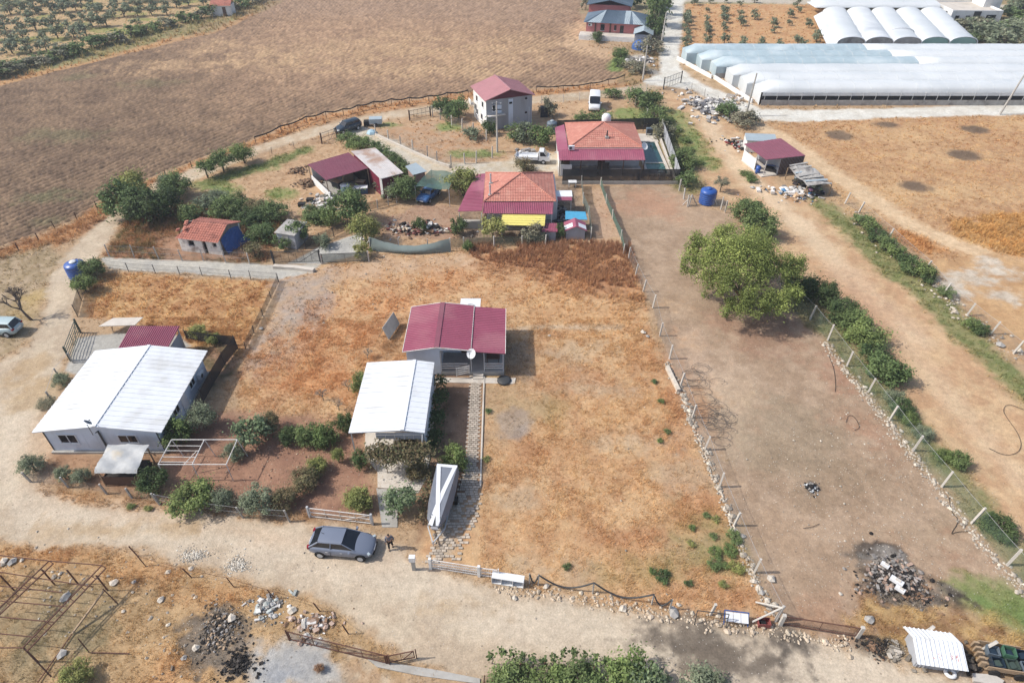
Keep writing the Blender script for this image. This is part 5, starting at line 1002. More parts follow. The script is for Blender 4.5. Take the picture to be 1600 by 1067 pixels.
def greenhouses():
    t = thing('greenhouse', 'long white plastic greenhouse nearest to the gravel road', 'greenhouse', (0, 0, 0)); x0s = [42.3, 41.2, 40.0]; ys_ = [(112.6, 117.2), (117.2, 121.8), (121.8, 126.6)]
    for i, ((ya, yb), xs) in enumerate(zip(ys_, x0s)): tunnel(t, xs, 150, ya, yb, 3.25, 2.1, 'film', seed=i, nl=40)
    for y_, xs in ((117.2, 42), (121.8, 41)): MB().box(xs, 150, y_-.16, y_+.16, 2.1, 2.17).build('gutter', 'old_sheet', t)
    MB().box(42.6, 150, 112.55, 112.62, 1.55, 2.1).build('side_sheet', 'film_old', t); MB().box(42.6, 150, 112.7, 112.75, .85, 1.55).build('vent_opening', 'black', t); MB().box(42.6, 150, 112.4, 112.5, -.05, .85).build('side_wall', 'old_sheet', t)
    for k in range(50): xx = 43+k*2.1; MB().tube([(xx, 112.52, 0), (xx+.05, 112.52, 2.1)], .03, 4).build('hoop_post', 'steel_pipe', t)
    m = MB(); m.quad((42.3, 112.6, 0), (42.3, 117.2, 0), (42.3, 117.2, 2.1), (42.3, 112.6, 2.1)); m.quad((41.2, 117.2, 0), (41.2, 121.8, 0), (41.2, 121.8, 2.1), (41.2, 117.2, 2.1)); m.quad((40, 121.8, 0), (40, 126.6, 0), (40, 126.6, 2.1), (40, 121.8, 2.1)); m.quad((41.2, 117.2, 0), (42.3, 117.2, 0), (42.3, 117.2, 2.12), (41.2, 117.2, 2.12)); m.quad((40, 121.8, 0), (41.2, 121.8, 0), (41.2, 121.8, 2.12), (40, 121.8, 2.12)); m.build('end_sheet', 'film', t)
    MB().prism([(37.9, 126.9), (41.3, 113.5), (41.5, 113.5), (38.1, 126.9)], -.05, .7).build('kerb_wall', 'white_wall', t)
    t = thing('greenhouse', 'blue-tinted older plastic greenhouse in the middle row', 'greenhouse', (0, 0, 0)); x0s = [38.3, 36.6, 34.6]; ys_ = [(127.2, 131.6), (131.6, 136.0), (136.0, 140.4)]
    for y_, xs in ((131.6, 38), (136.0, 36.5)): MB().box(xs, 150, y_-.16, y_+.16, 2.0, 2.07).build('gutter', 'old_sheet', t)
    for i, ((ya, yb), xs) in enumerate(zip(ys_, x0s)):
        sp = 76+i*-3
        tunnel(t, xs, sp, ya, yb, 3.1, 2.0, 'film_blue', seed=5+i, nl=16, jitter=.06); tunnel(t, sp+.01, 165, ya, yb, 3.1, 2.0, 'film', seed=9+i, nl=34, bev=.3)
    m = MB(); m.quad((38.3, 127.2, 0), (38.3, 131.6, 0), (38.3, 131.6, 2), (38.3, 127.2, 2)); m.quad((36.6, 131.6, 0), (38.3, 131.6, 0), (38.3, 131.6, 2.02), (36.6, 131.6, 2.02)); m.quad((34.6, 136, 0), (36.6, 136, 0), (36.6, 136, 2.02), (34.6, 136, 2.02)); m.quad((36.6, 131.6, 0), (36.6, 136, 0), (36.6, 136, 2.0), (36.6, 131.6, 2)); m.quad((34.6, 136, 0), (34.6, 140.4, 0), (34.6, 140.4, 2), (34.6, 136, 2)); m.quad((38.3, 127.15, .9), (165, 127.15, .9), (165, 127.15, 2), (38.3, 127.15, 2)); m.build('end_sheet', 'film_blue', t)
    MB().box(38.3, 60, 127.05, 127.1, -.05, .9).build('side_wall', 'old_sheet', t); MB().prism([(33.4, 139), (37.5, 126.8), (37.7, 126.8), (33.6, 139)], -.05, .7).build('kerb_wall', 'white_wall', t)
    t = thing('greenhouse', 'greenhouse of broad parallel arches running away behind the others', 'greenhouse', (0, 0, 0))
    xs0 = 65.2; wd = 5.75
    for i in range(5):
        x0 = xs0+1.3+i*wd
        m = MB(); V_ = []; nl = 16; seg = 10
        for j in range(nl+1):
            y_ = 142.3+(169-142.3)*j/nl; sh = (y_-142.3)*.27*.95
            for k in range(seg+1):
                a = PI*k/seg; V_.append((x0+sh+wd/2-math.cos(a)*wd/2, y_, 2.2+1.3*math.sin(a)**.8+.03*math.sin(j*2+i)))
        m._add(V_, [(j*(seg+1)+k, j*(seg+1)+k+1, (j+1)*(seg+1)+k+1, (j+1)*(seg+1)+k) for j in range(nl) for k in range(seg)], True); m.build('plastic_bay', 'film_old' if i in (1,) else 'film', t)
        m = MB(); e = [(x0+wd/2-math.cos(PI*k/10)*wd/2*.97, 142.32, 2.15+1.26*math.sin(PI*k/10)**.8) for k in range(11)]; m.quad(*e, (x0+wd*.97, 142.32, 0), (x0, 142.32, 0)); m.build('end_sheet', 'old_sheet' if i < 3 else pm('pale_green', C3(150, 190, 176)), t)
        MB().tube([(x0+wd/2-math.cos(PI*k/10)*wd/2, 142.2, 2.25+1.3*math.sin(PI*k/10)**.8) for k in range(11)], .09, 5).build('hoop', 'white_plastic', t)
        if i == 2: MB().tube([(x0+wd/2+1.9-math.cos(PI*k/10)*wd/2, 149.2, 2.27+1.3*math.sin(PI*k/10)**.8) for k in range(11)], .12, 5).build('hoop', 'white_plastic', t)
    m = MB(); m.slab([(65.0, 142.2, 1.4), (66.6, 142.2, 2.4), (73.3, 169, 2.4), (71.6, 169, 1.4)], .05); m.build('side_sheet', 'film_old', t)
    m = MB(); 
    for i in range(3):
        y0 = 169.2+i*6.2; tunnel(t, 71.5+(y0-169)*.27, 101+(y0-169)*.27, y0, y0+6.1, 4.2, 3.2, 'film', seed=20+i, nl=14)
greenhouses()
# ------------------------------------------------------------------ plants
vmat('leaves', rough=.75, trans=.25, noise=.15, nscale=3, spec=.25, rnd=.12); pm('bark', C3(120, 104, 90), var=.25, scale=6, rough=.95, bump=.3); pm('pale_bark', C3(156, 146, 132), var=.2, scale=6, rough=.95, bump=.3)
KIND = {'olive': ((104, 118, 88), (140, 150, 118), .10), 'fruit': ((80, 106, 54), (120, 140, 78), .12), 'bright': ((88, 114, 52), (128, 146, 76), .12), 'dark': ((66, 90, 48), (98, 118, 64), .11), 'yellowgreen': ((128, 140, 62), (160, 160, 84), .12), 'dry': ((150, 108, 72), (178, 138, 96), .09), 'fig': ((84, 108, 62), (150, 166, 120), .17), 'reddish': ((96, 106, 66), (142, 122, 84), .11), 'greyshrub': ((120, 122, 96), (150, 146, 116), .09)}
def crown_arrays(n, seed, kind, leaf=None, clumps=26, flat=.8, inner=.35, spiky=.0, dens=1.0):
    r = np.random.default_rng(seed); c1, c2, ls = KIND[kind]; leaf = leaf or ls
    th = r.uniform(0, 2*np.pi, clumps); cz = r.uniform(-.75, 1, clumps); rr = np.sqrt(1-cz**2*.9); R = r.uniform(.45, 1.0, clumps)
    cc = np.c_[np.cos(th)*rr*R, np.sin(th)*rr*R, cz*R*flat]; cs = r.uniform(.18, .38, clumps); cv = r.uniform(.72, 1.2, clumps); ch = r.uniform(0, 1, clumps)
    k = r.integers(0, clumps, n); d = r.normal(size=(n, 3)); d /= np.linalg.norm(d, axis=1)[:, None]
    rad = r.uniform(.35, 1.1, n)**.6; P = cc[k]+d*(cs[k]*rad)[:, None]
    m = r.random(n) < inner*.3; P[m] = r.normal(size=(m.sum(), 3))*.38
    P[:, 2] = np.maximum(P[:, 2], -.85)
    if spiky: P += d*(r.random(n)**6*spiky)[:, None]
    nrm = d+np.array([0, 0, .5])+r.normal(size=(n, 3))*.6; nrm /= np.linalg.norm(nrm, axis=1)[:, None]
    t = np.cross(nrm, r.normal(size=(n, 3))); t /= np.linalg.norm(t, axis=1)[:, None]; b = np.cross(nrm, t)
    s = leaf*r.uniform(.6, 1.3, n)[:, None]
    V_ = np.stack([P-t*s, P-b*s*.5, P+t*s, P+b*s*.5], 1).reshape(-1, 3)
    mix = np.clip(ch[k]*.6+r.random(n)*.5, 0, 1)[:, None]; c = 1.25*(np.array(C3(*c1))*(1-mix)+np.array(C3(*c2))*mix)*(cv[k]*r.uniform(.8, 1.2, n))[:, None]
    F_ = np.arange(4*n).reshape(n, 4); return V_, F_, np.repeat(np.clip(c, 0, .8), 4, 0)
def trunk_mb(seed, h0=0.55, spread=.6, r0=.09, limbs=5, top=1.0):
    rr = random.Random(seed); m = MB(); lean = (rr.uniform(-.1, .1), rr.uniform(-.1, .1))
    m.tube([(0, 0, -.08), (lean[0]*.5, lean[1]*.5, h0*.5), (lean[0], lean[1], h0)], [r0*1.3, r0, r0*.85], 8, smooth=True)
    for k in range(limbs):
        a = 2*PI*k/limbs+rr.uniform(-.4, .4); s = spread*rr.uniform(.6, 1.1); z = top*rr.uniform(.75, 1.05)
        mid = (lean[0]+math.cos(a)*s*.5, lean[1]+math.sin(a)*s*.5, h0+(z-h0)*.45); end = (lean[0]+math.cos(a)*s, lean[1]+math.sin(a)*s, z)
        m.tube([(lean[0], lean[1], h0*.9), mid, end], [r0*.6, r0*.4, r0*.12], 5, smooth=True)
        for q in range(2):
            a2 = a+rr.uniform(-1, 1); e2 = (mid[0]+math.cos(a2)*s*.4, mid[1]+math.sin(a2)*s*.4, mid[2]+(z-h0)*.4); m.tube([mid, e2], [r0*.25, r0*.08], 4)
    return m
PROTO = {}
def proto(kind, dens):
    """shared crown and trunk meshes; unit radius crown centred at z=0, unit height trunk"""
    key = (kind, dens)
    if key not in PROTO:
        L = []
        for s in range(3):
            n, lf = {'near': (4600, None), 'mid': (1500, .10), 'far': (420, .16)}[dens]
            if kind == 'fig' and dens == 'near': n = 2000
            if dens == 'near': lf = KIND[kind][2]*.62
            V_, F_, c_ = crown_arrays(n, 100+s*7+hash_(kind), kind, lf, clumps={'near': 26, 'mid': 16, 'far': 9}[dens], spiky=.5)
            L.append(np_mesh('crown', V_, F_, MATS['leaves'], c_))
        T = [trunk_mb(s+hash_(kind)).build('trunk', 'bark') for s in range(2)]
        PROTO[key] = (L, T)
    return PROTO[key]
def hash_(s): return sum(ord(ch)*(i+1) for i, ch in enumerate(s)) % 977
def tree(px, py, r, h, kind, label, name='fruit_tree', cat='tree', dens='near', group=None, low=.0, seed=None, wx=1.0, pos=None, rz=None):
    """stands at photo ground point (px,py): crown radius r, total height h; low = how near the ground the crown starts (0 = bush)"""
    x, y = pos or G(px, py); L, T = proto(kind, dens); rr = random.Random(int(x*31+y*17)); s = seed if seed is not None else rr.randrange(99)
    t = thing(name, label, cat, (x, y, 0), 0, group)
    c = L[s % 3].copy(); COL.objects.link(c); c.parent = t; cz = max(low, 0)*h; hh = (h-cz)/2
    c.scale = (r*wx, r, hh*1.05); c.location = (0, 0, cz+hh*.95); c.rotation_euler = (0, 0, rr.uniform(0, 6.28) if rz is None else rz)
    k = T[s % 2].copy(); COL.objects.link(k); k.parent = t; k.scale = (max(.5, r*.75), max(.5, r*.75), h*.8); k.rotation_euler = (0, 0, rr.uniform(0, 6.28))
    return t
def end_protos():
    for L, T in PROTO.values():
        for o in L+T: bpy.data.objects.remove(o)
# the big tree on the dirt plot
def big_tree():
    x, y = 22.9, 53.4; t = thing('walnut_tree', 'large spreading yellow-green tree on the bare dirt plot', 'tree', (x, y, 0))
    r = np.random.default_rng(4); Vs = []; Fs = []; Cs = []; o = 0
    KIND['big'] = ((116, 134, 52), (164, 174, 78), .13)
    lobes = [(0, .2, 4.0, 3.1, 2.6), (-2.7, -1.0, 3.4, 1.9, 1.7), (2.9, .2, 3.6, 2.0, 1.7), (-2.6, 2.2, 4.0, 2.2, 1.8), (1.4, 2.6, 4.2, 2.3, 1.9), (.2, -2.9, 2.8, 1.8, 1.6), (4.5, .9, 3.5, 1.3, 1.1), (-4.1, 1.2, 3.3, 1.4, 1.2), (-1.6, -3.2, 2.4, 1.3, 1.2), (2.0, -2.9, 2.5, 1.6, 1.3), (0, 1.0, 5.4, 2.1, 1.4), (-3.3, 3.9, 3.6, 1.2, 1.1), (3.6, -1.7, 2.8, 1.1, 1.0), (-.4, 4.4, 4.2, 1.5, 1.3)]
    for i, (lx, ly, lz, lr, lh) in enumerate(lobes):
        n = int(5600*(lr/2.2)**2)
        V_, F_, c_ = crown_arrays(n, 50+i, 'big', .095/lr, clumps=int(16*(lr/2)**2)+12, spiky=.25)
        V_ = V_*np.array([lr, lr, lh*1.1])*1.06+np.array([lx*1.12, ly*1.3+.6, lz*1.15]); sh = 1-.12*(i % 3); Vs.append(V_); Fs.append(F_+o); Cs.append(c_*sh); o += len(V_)
    np_mesh('crown', np.concatenate(Vs), np.concatenate(Fs), MATS['leaves'], np.concatenate(Cs), parent=t)
    m = MB(); m.tube([(0, 0, -.1), (.1, .05, 1.0), (0, 0, 1.8)], [.5, .36, .34], 10, smooth=True); rr = random.Random(3)
    for k in range(8):
        a = k*PI/4+.3; e = (math.cos(a)*3.0, math.sin(a)*2.8, 3.9+rr.uniform(-.5, .8)); md = (math.cos(a)*1.3, math.sin(a)*1.2, 2.9)
        m.tube([(0, 0, 1.5), md, e], [.2, .14, .04], 6, smooth=True)
        for q in range(3): a2 = a+rr.uniform(-.8, .8); m.tube([md, (md[0]+math.cos(a2)*1.6, md[1]+math.sin(a2)*1.6, md[2]+rr.uniform(.6, 1.6))], [.09, .02], 5)
    m.build('trunk', 'bark', t)
big_tree()
T_ = tree
# garden of the white-roofed house and foreground
for a in [
 (283, 690, 1.35, 2.6, 'bright', 'dense bright green citrus tree at the front right corner of the white-roofed house', 'citrus_tree', .1),
 (322, 668, 1.3, 2.6, 'olive', 'grey-green olive tree right behind the bright citrus by the white-roofed house', 'olive_tree', .12),
 (398, 690, 1.55, 2.8, 'fig', 'large broad-leaved tree with dry flower heads at the head of the red soil garden', 'fruit_tree', .1),
 (425, 672, 1.0, 2.0, 'reddish', 'half-withered brownish bush beside the broad-leaved garden tree', 'fruit_tree', .1),
 (484, 690, 1.1, 2.0, 'fruit', 'low green shrub with yellow tips by the garden wall, nearer the broad-leaved tree', 'shrub', 0),
 (512, 692, 1.2, 2.1, 'bright', 'lush green shrub by the garden wall, nearer the white carport', 'shrub', 0),
 (540, 672, .9, 2.0, 'dark', 'dark green bush touching the left edge of the white carport roof', 'shrub', 0),
 (565, 730, .75, 1.9, 'fruit', 'narrow green shrub at the front left post of the white carport', 'shrub', .1),
 (530, 722, .6, 1.6, 'yellowgreen', 'thin sapling with sparse leaves in the red soil garden', 'sapling', .25),
 (243, 762, 1.2, 2.0, 'dark', 'dark green round bush beside the sheeted lean-to', 'shrub', .08),
 (305, 790, 1.75, 2.3, 'bright', 'wide yellow-green pomegranate bush under the white pipe frame', 'pomegranate_bush', .0),
 (354, 790, 1.0, 2.0, 'olive', 'small grey olive tree between the pomegranate bush and the larger roadside olive', 'olive_tree', .1),
 (408, 797, 1.4, 2.4, 'olive', 'rounded silver-grey olive tree on the road edge of the garden', 'olive_tree', .1),
 (448, 790, 1.1, 1.8, 'reddish', 'sparse reddish bush right of the silver olive at the road edge', 'shrub', .05),
 (480, 760, 1.3, 1.8, 'reddish', 'thin reddish-green shrub in the middle of the red soil garden', 'shrub', .05),
 (560, 790, 1.2, 1.7, 'yellowgreen', 'straggly yellow-green shrub behind the white steel gate', 'shrub', .05),
 (56, 735, 1.1, 1.7, 'olive', 'young olive bush at the left front corner fence of the white-roofed house', 'olive_tree', .05),
 (103, 748, .6, 1.2, 'olive', 'first of two little olive bushes along the front fence, nearer the corner', 'olive_tree', .05),
 (132, 750, .7, 1.2, 'olive', 'second of two little olive bushes along the front fence, nearer the lean-to', 'olive_tree', .05),
 (98, 600, .75, 1.1, 'olive', 'round olive bush beside the track left of the white-roofed house', 'shrub', .0),
 (76, 635, .7, .9, 'greyshrub', 'scruffy low shrub below the olive bush on the track edge', 'shrub', .0),
 (627, 800, 1.35, 2.4, 'fig', 'leafy fig tree overhanging the concrete path by the boat', 'fig_tree', .22),
 (712, 730, 1.0, 2.2, 'bright', 'bright green upright shrub behind the stern of the covered boat', 'shrub', .0),
 (568, 612, .8, 2.2, 'bright', 'green bush at the back left corner of the white carport', 'shrub', .0),
 (985, 1075, 1.5, 2.3, 'bright', 'bright green bush at the bottom edge between the hedge and a pale-leaved bush', 'shrub', .0),
 (1018, 1085, 1.25, 2.3, 'fig', 'pale-leaved bush at the bottom edge of the road', 'shrub', .0),
 (1100, 1090, 1.4, 1.9, 'olive', 'low silver-grey bush at the bottom road edge, right of the pale-leaved bush', 'shrub', .0),
 (800, 1078, 1.3, 1.5, 'fruit', 'leftmost clump of the bottom hedge behind the rusty post', 'hedge_bush', .0),
 (855, 1078, 1.4, 1.6, 'bright', 'middle clump of the bottom hedge behind the rusty post', 'hedge_bush', .0),
 (910, 1076, 1.3, 1.5, 'fruit', 'rightmost clump of the bottom hedge, beside the bright green bush', 'hedge_bush', .0),
 (500, 1046, .3, .5, 'dry', 'small dry weed beside the grey ash heap', 'shrub', 0),
 (125, 1060, .8, 1.3, 'yellowgreen', 'tall yellow-flowering weed clump beside the rusty frame', 'weed_clump', 0),
 (150, 432, 1.2, 2.2, 'fruit', 'green bush beside the blue water tank at the lane mouth', 'shrub', .1),
 (135, 455, 1.1, 2.0, 'bright', 'leafy green bush in front of the blue water tank on the track', 'shrub', .1),
 (310, 525, .9, 1.2, 'yellowgreen', 'yellow-green shrub by the carport behind the white-roofed house', 'shrub', 0),
 (335, 535, .7, 1.0, 'yellowgreen', 'small yellow shrub near the dark fence panel behind the white-roofed house', 'shrub', 0),
 (1345, 535, 1.8, 2.5, 'bright', 'broad green shrub next to the fence post beyond the big tree', 'shrub', .0),
 (1380, 592, 1.7, 2.4, 'fruit', 'second broad green shrub down the right fence line, in front of the first', 'shrub', .0),
 (1328, 515, 1.5, 2.2, 'fruit', 'green bush between the dark bush by the big tree and the first broad shrub', 'shrub', .0),
 (1362, 566, 1.4, 2.1, 'dark', 'darker bush squeezed between the two broad shrubs of the right fence', 'shrub', .0),
 (1310, 500, 1.5, 2.4, 'dark', 'dark bush under the right side of the big tree, nearest its shadow', 'shrub', .0),
 (1285, 475, 1.3, 2.6, 'dark', 'darkest bush hugging the right side of the big tree', 'shrub', .0),
 (1395, 630, .9, 1.2, 'olive', 'small grey shrub at the fence below the two broad green shrubs', 'shrub', .0),
 (1420, 660, .7, 1.0, 'bright', 'bright little green shrub low by the right fence', 'shrub', .0),
 (1440, 682, .8, .9, 'olive', 'flat grey-green shrub on the verge of the sandy field', 'shrub', .0),
 (1470, 718, .6, 1.1, 'bright', 'small bright shrub beside the lonely round bush on the verge', 'shrub', .0),
 (1494, 727, .75, 1.3, 'fruit', 'lonely round bush on the sandy verge of the right fence', 'shrub', .1),
 (1556, 830, 1.1, 1.2, 'dark', 'dark spreading shrub low on the right fence verge', 'shrub', .0),
 (1165, 345, 1.8, 3.0, 'fruit', 'tall green bush behind the big tree near the blue tank', 'shrub', .05),
 (1185, 370, 1.8, 3.4, 'fruit', 'second green bush tucked behind the crown of the big tree', 'shrub', .05),
 (1125, 300, .9, 2.2, 'greyshrub', 'thin young tree right of the large blue tank', 'sapling', .4),
 (200, 338, 2.2, 4.6, 'fruit', 'tall bushy tree at the bend of the upper track, leftmost of its clump', 'fruit_tree', .08),
 (235, 345, 2.6, 4.8, 'dark', 'largest dark tree in the clump at the bend of the upper track', 'fruit_tree', .05),
 (215, 310, 2.0, 3.8, 'yellowgreen', 'yellowish tree at the back of the clump at the track bend', 'fruit_tree', .05),
 (262, 335, 2.0, 3.8, 'dark', 'dark tree right of the largest one in the track-bend clump', 'fruit_tree', .08),
 (280, 310, 1.8, 3.4, 'fruit', 'rounded tree at the right end of the track-bend clump', 'fruit_tree', .08),
 (325, 278, 1.5, 2.6, 'bright', 'bright green vine tree by the upper track, left of its neighbour', 'fruit_tree', .2),
 (350, 268, 1.6, 3.0, 'fruit', 'green tree by the upper track, middle of three', 'fruit_tree', .2),
 (383, 255, 1.6, 3.0, 'bright', 'round green tree by the upper track, right of three', 'fruit_tree', .2),
 (322, 335, 1.5, 2.4, 'olive', 'olive shrub behind the ruined hut', 'shrub', .05),
 (355, 340, 1.7, 2.6, 'fruit', 'green shrub behind the roof ridge of the ruined hut', 'shrub', .05),
 (342, 322, 1.6, 2.2, 'olive', 'grey olive shrub in the weeds between the track-bend clump and the ruined hut', 'shrub', .0),
 (372, 330, 1.7, 2.2, 'fruit', 'green shrub in the weedy strip above the ruined hut, right of the grey olive shrub', 'shrub', .0),
 (405, 335, 1.6, 2.0, 'reddish', 'browning shrub in the weedy strip above the grey tin shed', 'shrub', .0),
 (430, 342, 1.7, 2.2, 'fruit', 'green shrub touching the back of the grey tin shed', 'shrub', .0),
 (442, 388, 1.2, 1.6, 'fruit', 'small green shrub at the front left foot of the grey tin shed', 'shrub', .0),
 (300, 345, 1.5, 2.2, 'fruit', 'green shrub just above the left end of the ruined hut roof', 'shrub', .0),
 (268, 300, 1.6, 2.6, 'olive', 'olive tree behind the track-bend clump', 'olive_tree', .0),
 (595, 300, 1.2, 1.6, 'olive', 'low grey shrub in front of the barn clutter', 'shrub', .0),
 (505, 385, 1.1, 1.5, 'olive', 'grey shrub inside the netted fence above the lane gate', 'shrub', .0),
 (368, 715, 1.0, 1.5, 'olive', 'low grey shrub left of the broad-leaved garden tree', 'shrub', .0),
 (452, 690, .9, 1.5, 'dark', 'dark shrub between the broad-leaved garden tree and the low wall shrubs', 'shrub', .0),
 (497, 735, .8, 1.3, 'yellowgreen', 'small yellowish shrub in the red soil garden near the sapling', 'shrub', .0),
 (655, 745, .9, 1.6, 'reddish', 'dry climber bush between the patio and the covered boat', 'shrub', .0),
 (640, 700, .8, 1.5, 'reddish', 'withered bush by the front right post of the white carport', 'shrub', .0),
 (1250, 462, 1.6, 2.8, 'dark', 'dark bush half hidden under the right edge of the big tree', 'shrub', .0),
 (1405, 645, 1.0, 1.2, 'dark', 'dark low shrub between the small grey shrub and the bright little shrub', 'shrub', .0),
 (392, 352, 1.8, 2.4, 'dark', 'sprawling dark shrub right of the ruined hut', 'shrub', .0),
 (412, 375, 1.6, 2.2, 'fruit', 'green shrub left of the grey tin shed', 'shrub', .0),
 (400, 400, 1.2, 1.6, 'reddish', 'brownish shrub by the lane below the grey tin shed', 'shrub', .0),
 (470, 380, 1.3, 2.8, 'fruit', 'slender tree growing against the grey tin shed', 'fruit_tree', .15),
 (520, 350, 1.3, 2.0, 'bright', 'round bright bush in the weeds above the grey tin shed', 'shrub', .0),
 (495, 345, 1.6, 1.8, 'fruit', 'wide low bush in the weeds above the grey tin shed', 'shrub', .0),
 (548, 348, 2.2, 4.6, 'fruit', 'tall leafy tree in front of the open barn', 'fruit_tree', .12),
 (572, 378, 1.6, 3.6, 'yellowgreen', 'yellow-tipped tree at the lane end beside the hanging grey net', 'fruit_tree', .1),
 (568, 402, 1.0, 2.2, 'yellowgreen', 'leafy climber at the corner post beside the hanging grey net', 'shrub', .0),
 (635, 312, 1.7, 3.4, 'fruit', 'green tree between the maroon shed and the old blue car', 'fruit_tree', .1),
 (613, 312, 1.3, 2.4, 'olive', 'grey-green bush at the corner of the maroon shed wall', 'shrub', .0),
 (724, 305, 2.0, 3.8, 'yellowgreen', 'dense rounded yellow-green tree beside the tiled house with the awning', 'fruit_tree', .08),
 (770, 372, 1.5, 3.0, 'yellowgreen', 'pale green tree in front of the veranda left of the yellow awning', 'fruit_tree', .15),
 (832, 376, 1.5, 2.4, 'greyshrub', 'grey-green bush under the yellow awning', 'shrub', .0),
 (718, 366, 1.0, 2.4, 'dark', 'dark narrow tree at the fence left of the yellow awning house', 'shrub', .0),
 (730, 392, .7, 1.4, 'bright', 'lone bright green plant outside the fence post at the dry plot', 'shrub', .0),
 (658, 362, .9, 1.8, 'dark', 'dark spiky bush in the junk heap behind the hanging net', 'shrub', .0),
 (875, 372, .7, 2.0, 'fruit', 'narrow green bush between the little huts right of the awning', 'shrub', .0),
 (543, 226, 1.4, 2.0, 'fruit', 'round green tree beside the parked dark car at the lane fork', 'fruit_tree', .1),
 (562, 236, 1.7, 2.3, 'bright', 'bright green tree in front of the one beside the parked dark car', 'fruit_tree', .1),
 (690, 178, 1.6, 3.0, 'dark', 'dark tree left of the two-storey house, farther one', 'fruit_tree', .1),
 (717, 185, 1.9, 3.6, 'fruit', 'green tree touching the left wall of the two-storey house', 'fruit_tree', .1),
 (705, 190, 1.6, 2.6, 'fruit', 'low green tree in front of the pair by the two-storey house', 'fruit_tree', .1),
 (735, 218, 1.6, 1.8, 'olive', 'spreading grey-green shrub below the two-storey house', 'shrub', .0),
 (765, 210, 1.2, 2.6, 'dark', 'dark shrub at the front corner of the two-storey house', 'shrub', .0),
 (822, 222, 2.0, 3.0, 'olive', 'round grey-green bush right of the utility pole', 'shrub', .0),
 (842, 228, 2.2, 3.2, 'bright', 'bright green bush above the white pickup', 'shrub', .0),
 (805, 218, 1.8, 2.4, 'fruit', 'loose green bush in the garden below the grey wall', 'shrub', .0),
 (858, 182, 1.5, 3.0, 'greyshrub', 'pale feathery shrub right of the two-storey house', 'shrub', .0),
 (955, 153, 1.5, 1.8, 'fruit', 'small round tree right of the white van', 'shrub', .0),
 (910, 192, 1.6, 1.8, 'fruit', 'green bush behind the pool villa roof, left one', 'shrub', .0),
 (940, 192, 1.8, 2.0, 'fruit', 'green bush behind the pool villa roof, beside the white tank', 'shrub', .0),
 (818, 268, 1.5, 2.0, 'reddish', 'brownish bush below the white pickup', 'shrub', .0),
 (995, 165, 2.2, 3.2, 'fruit', 'bush of the hedge on the slope behind the pool garden, nearest the gate', 'hedge_bush', .0),
 (1012, 175, 2.2, 3.4, 'dark', 'dark bush of the hedge behind the pool garden', 'hedge_bush', .0),
 (1022, 195, 2.0, 3.0, 'fruit', 'bush beside the top corner of the pool villa screen fence', 'hedge_bush', .0),
 (1035, 215, 1.8, 2.4, 'greyshrub', 'greyish bush outside the pool villa fence, upper', 'hedge_bush', .0),
 (1065, 262, 1.7, 2.6, 'fruit', 'green bush outside the lower corner of the pool villa fence', 'hedge_bush', .0),
 (1072, 290, 1.5, 2.2, 'fruit', 'green bush left of the large blue tank', 'hedge_bush', .0),
 (1135, 182, 1.8, 2.6, 'fruit', 'green bush beside the heap of white sacks', 'shrub', .0),
 (1160, 195, 2.4, 2.2, 'greyshrub', 'dry greyish thicket at the foot of the pole by the gravel road', 'shrub', .0),
 (970, 90, 1.8, 2.0, 'bright', 'bright green clump at the corner of the ploughed field, upper', 'shrub', .0),
 (965, 104, 1.6, 1.6, 'bright', 'bright green clump at the corner of the ploughed field, lower', 'shrub', .0),
 (990, 112, 2.2, 2.2, 'greyshrub', 'greyish bush by the pole at the field corner', 'shrub', .0),
 (932, 66, 1.5, 2.2, 'dark', 'clipped round bush in front of the pink bungalow', 'shrub', .0),
 (1022, 62, 2.5, 7.5, 'dark', 'tall dark tree right of the pink bungalow, front of its row', 'fruit_tree', .0),
 (1025, 42, 3.0, 8.0, 'fruit', 'tall tree right of the pink bungalow, second of its row', 'fruit_tree', .0),
 (1030, 25, 3.0, 8.0, 'fruit', 'tall tree right of the pink bungalow, third of its row', 'fruit_tree', .0),
 (1022, 12, 3.2, 6.5, 'dark', 'tree at the top end of the row right of the pink bungalow', 'fruit_tree', .0),
 (985, 12, 3.0, 4.5, 'dark', 'dark tree behind the slate roof of the pink bungalow', 'fruit_tree', .0),
 (1015, 82, 2.8, 3.0, 'greyshrub', 'grey dusty bush beside the gravel road below the pink bungalow', 'shrub', .0),
 (915, 15, 1.6, 4.0, 'greyshrub', 'thin tree at the left end of the pink bungalow', 'fruit_tree', .1),
]:
    if a[0] < 640 and 640 < a[1] < 812 and a[3] > 1.4: a = (a[0], a[1], a[2]*.84, a[3]*.92)+a[4:]
    dens = 'near' if a[1] > 420 else ('mid' if a[1] > 60 else 'far')
    if a[1] > 230 and dens == 'mid' and a[2] >= 1.6: dens = 'near'
    T_(a[0], a[1], a[2], a[3], a[4], a[5], a[6], 'bush' if a[6] in ('shrub', 'hedge_bush', 'weed_clump', 'pomegranate_bush') else 'tree', dens, None, a[7])
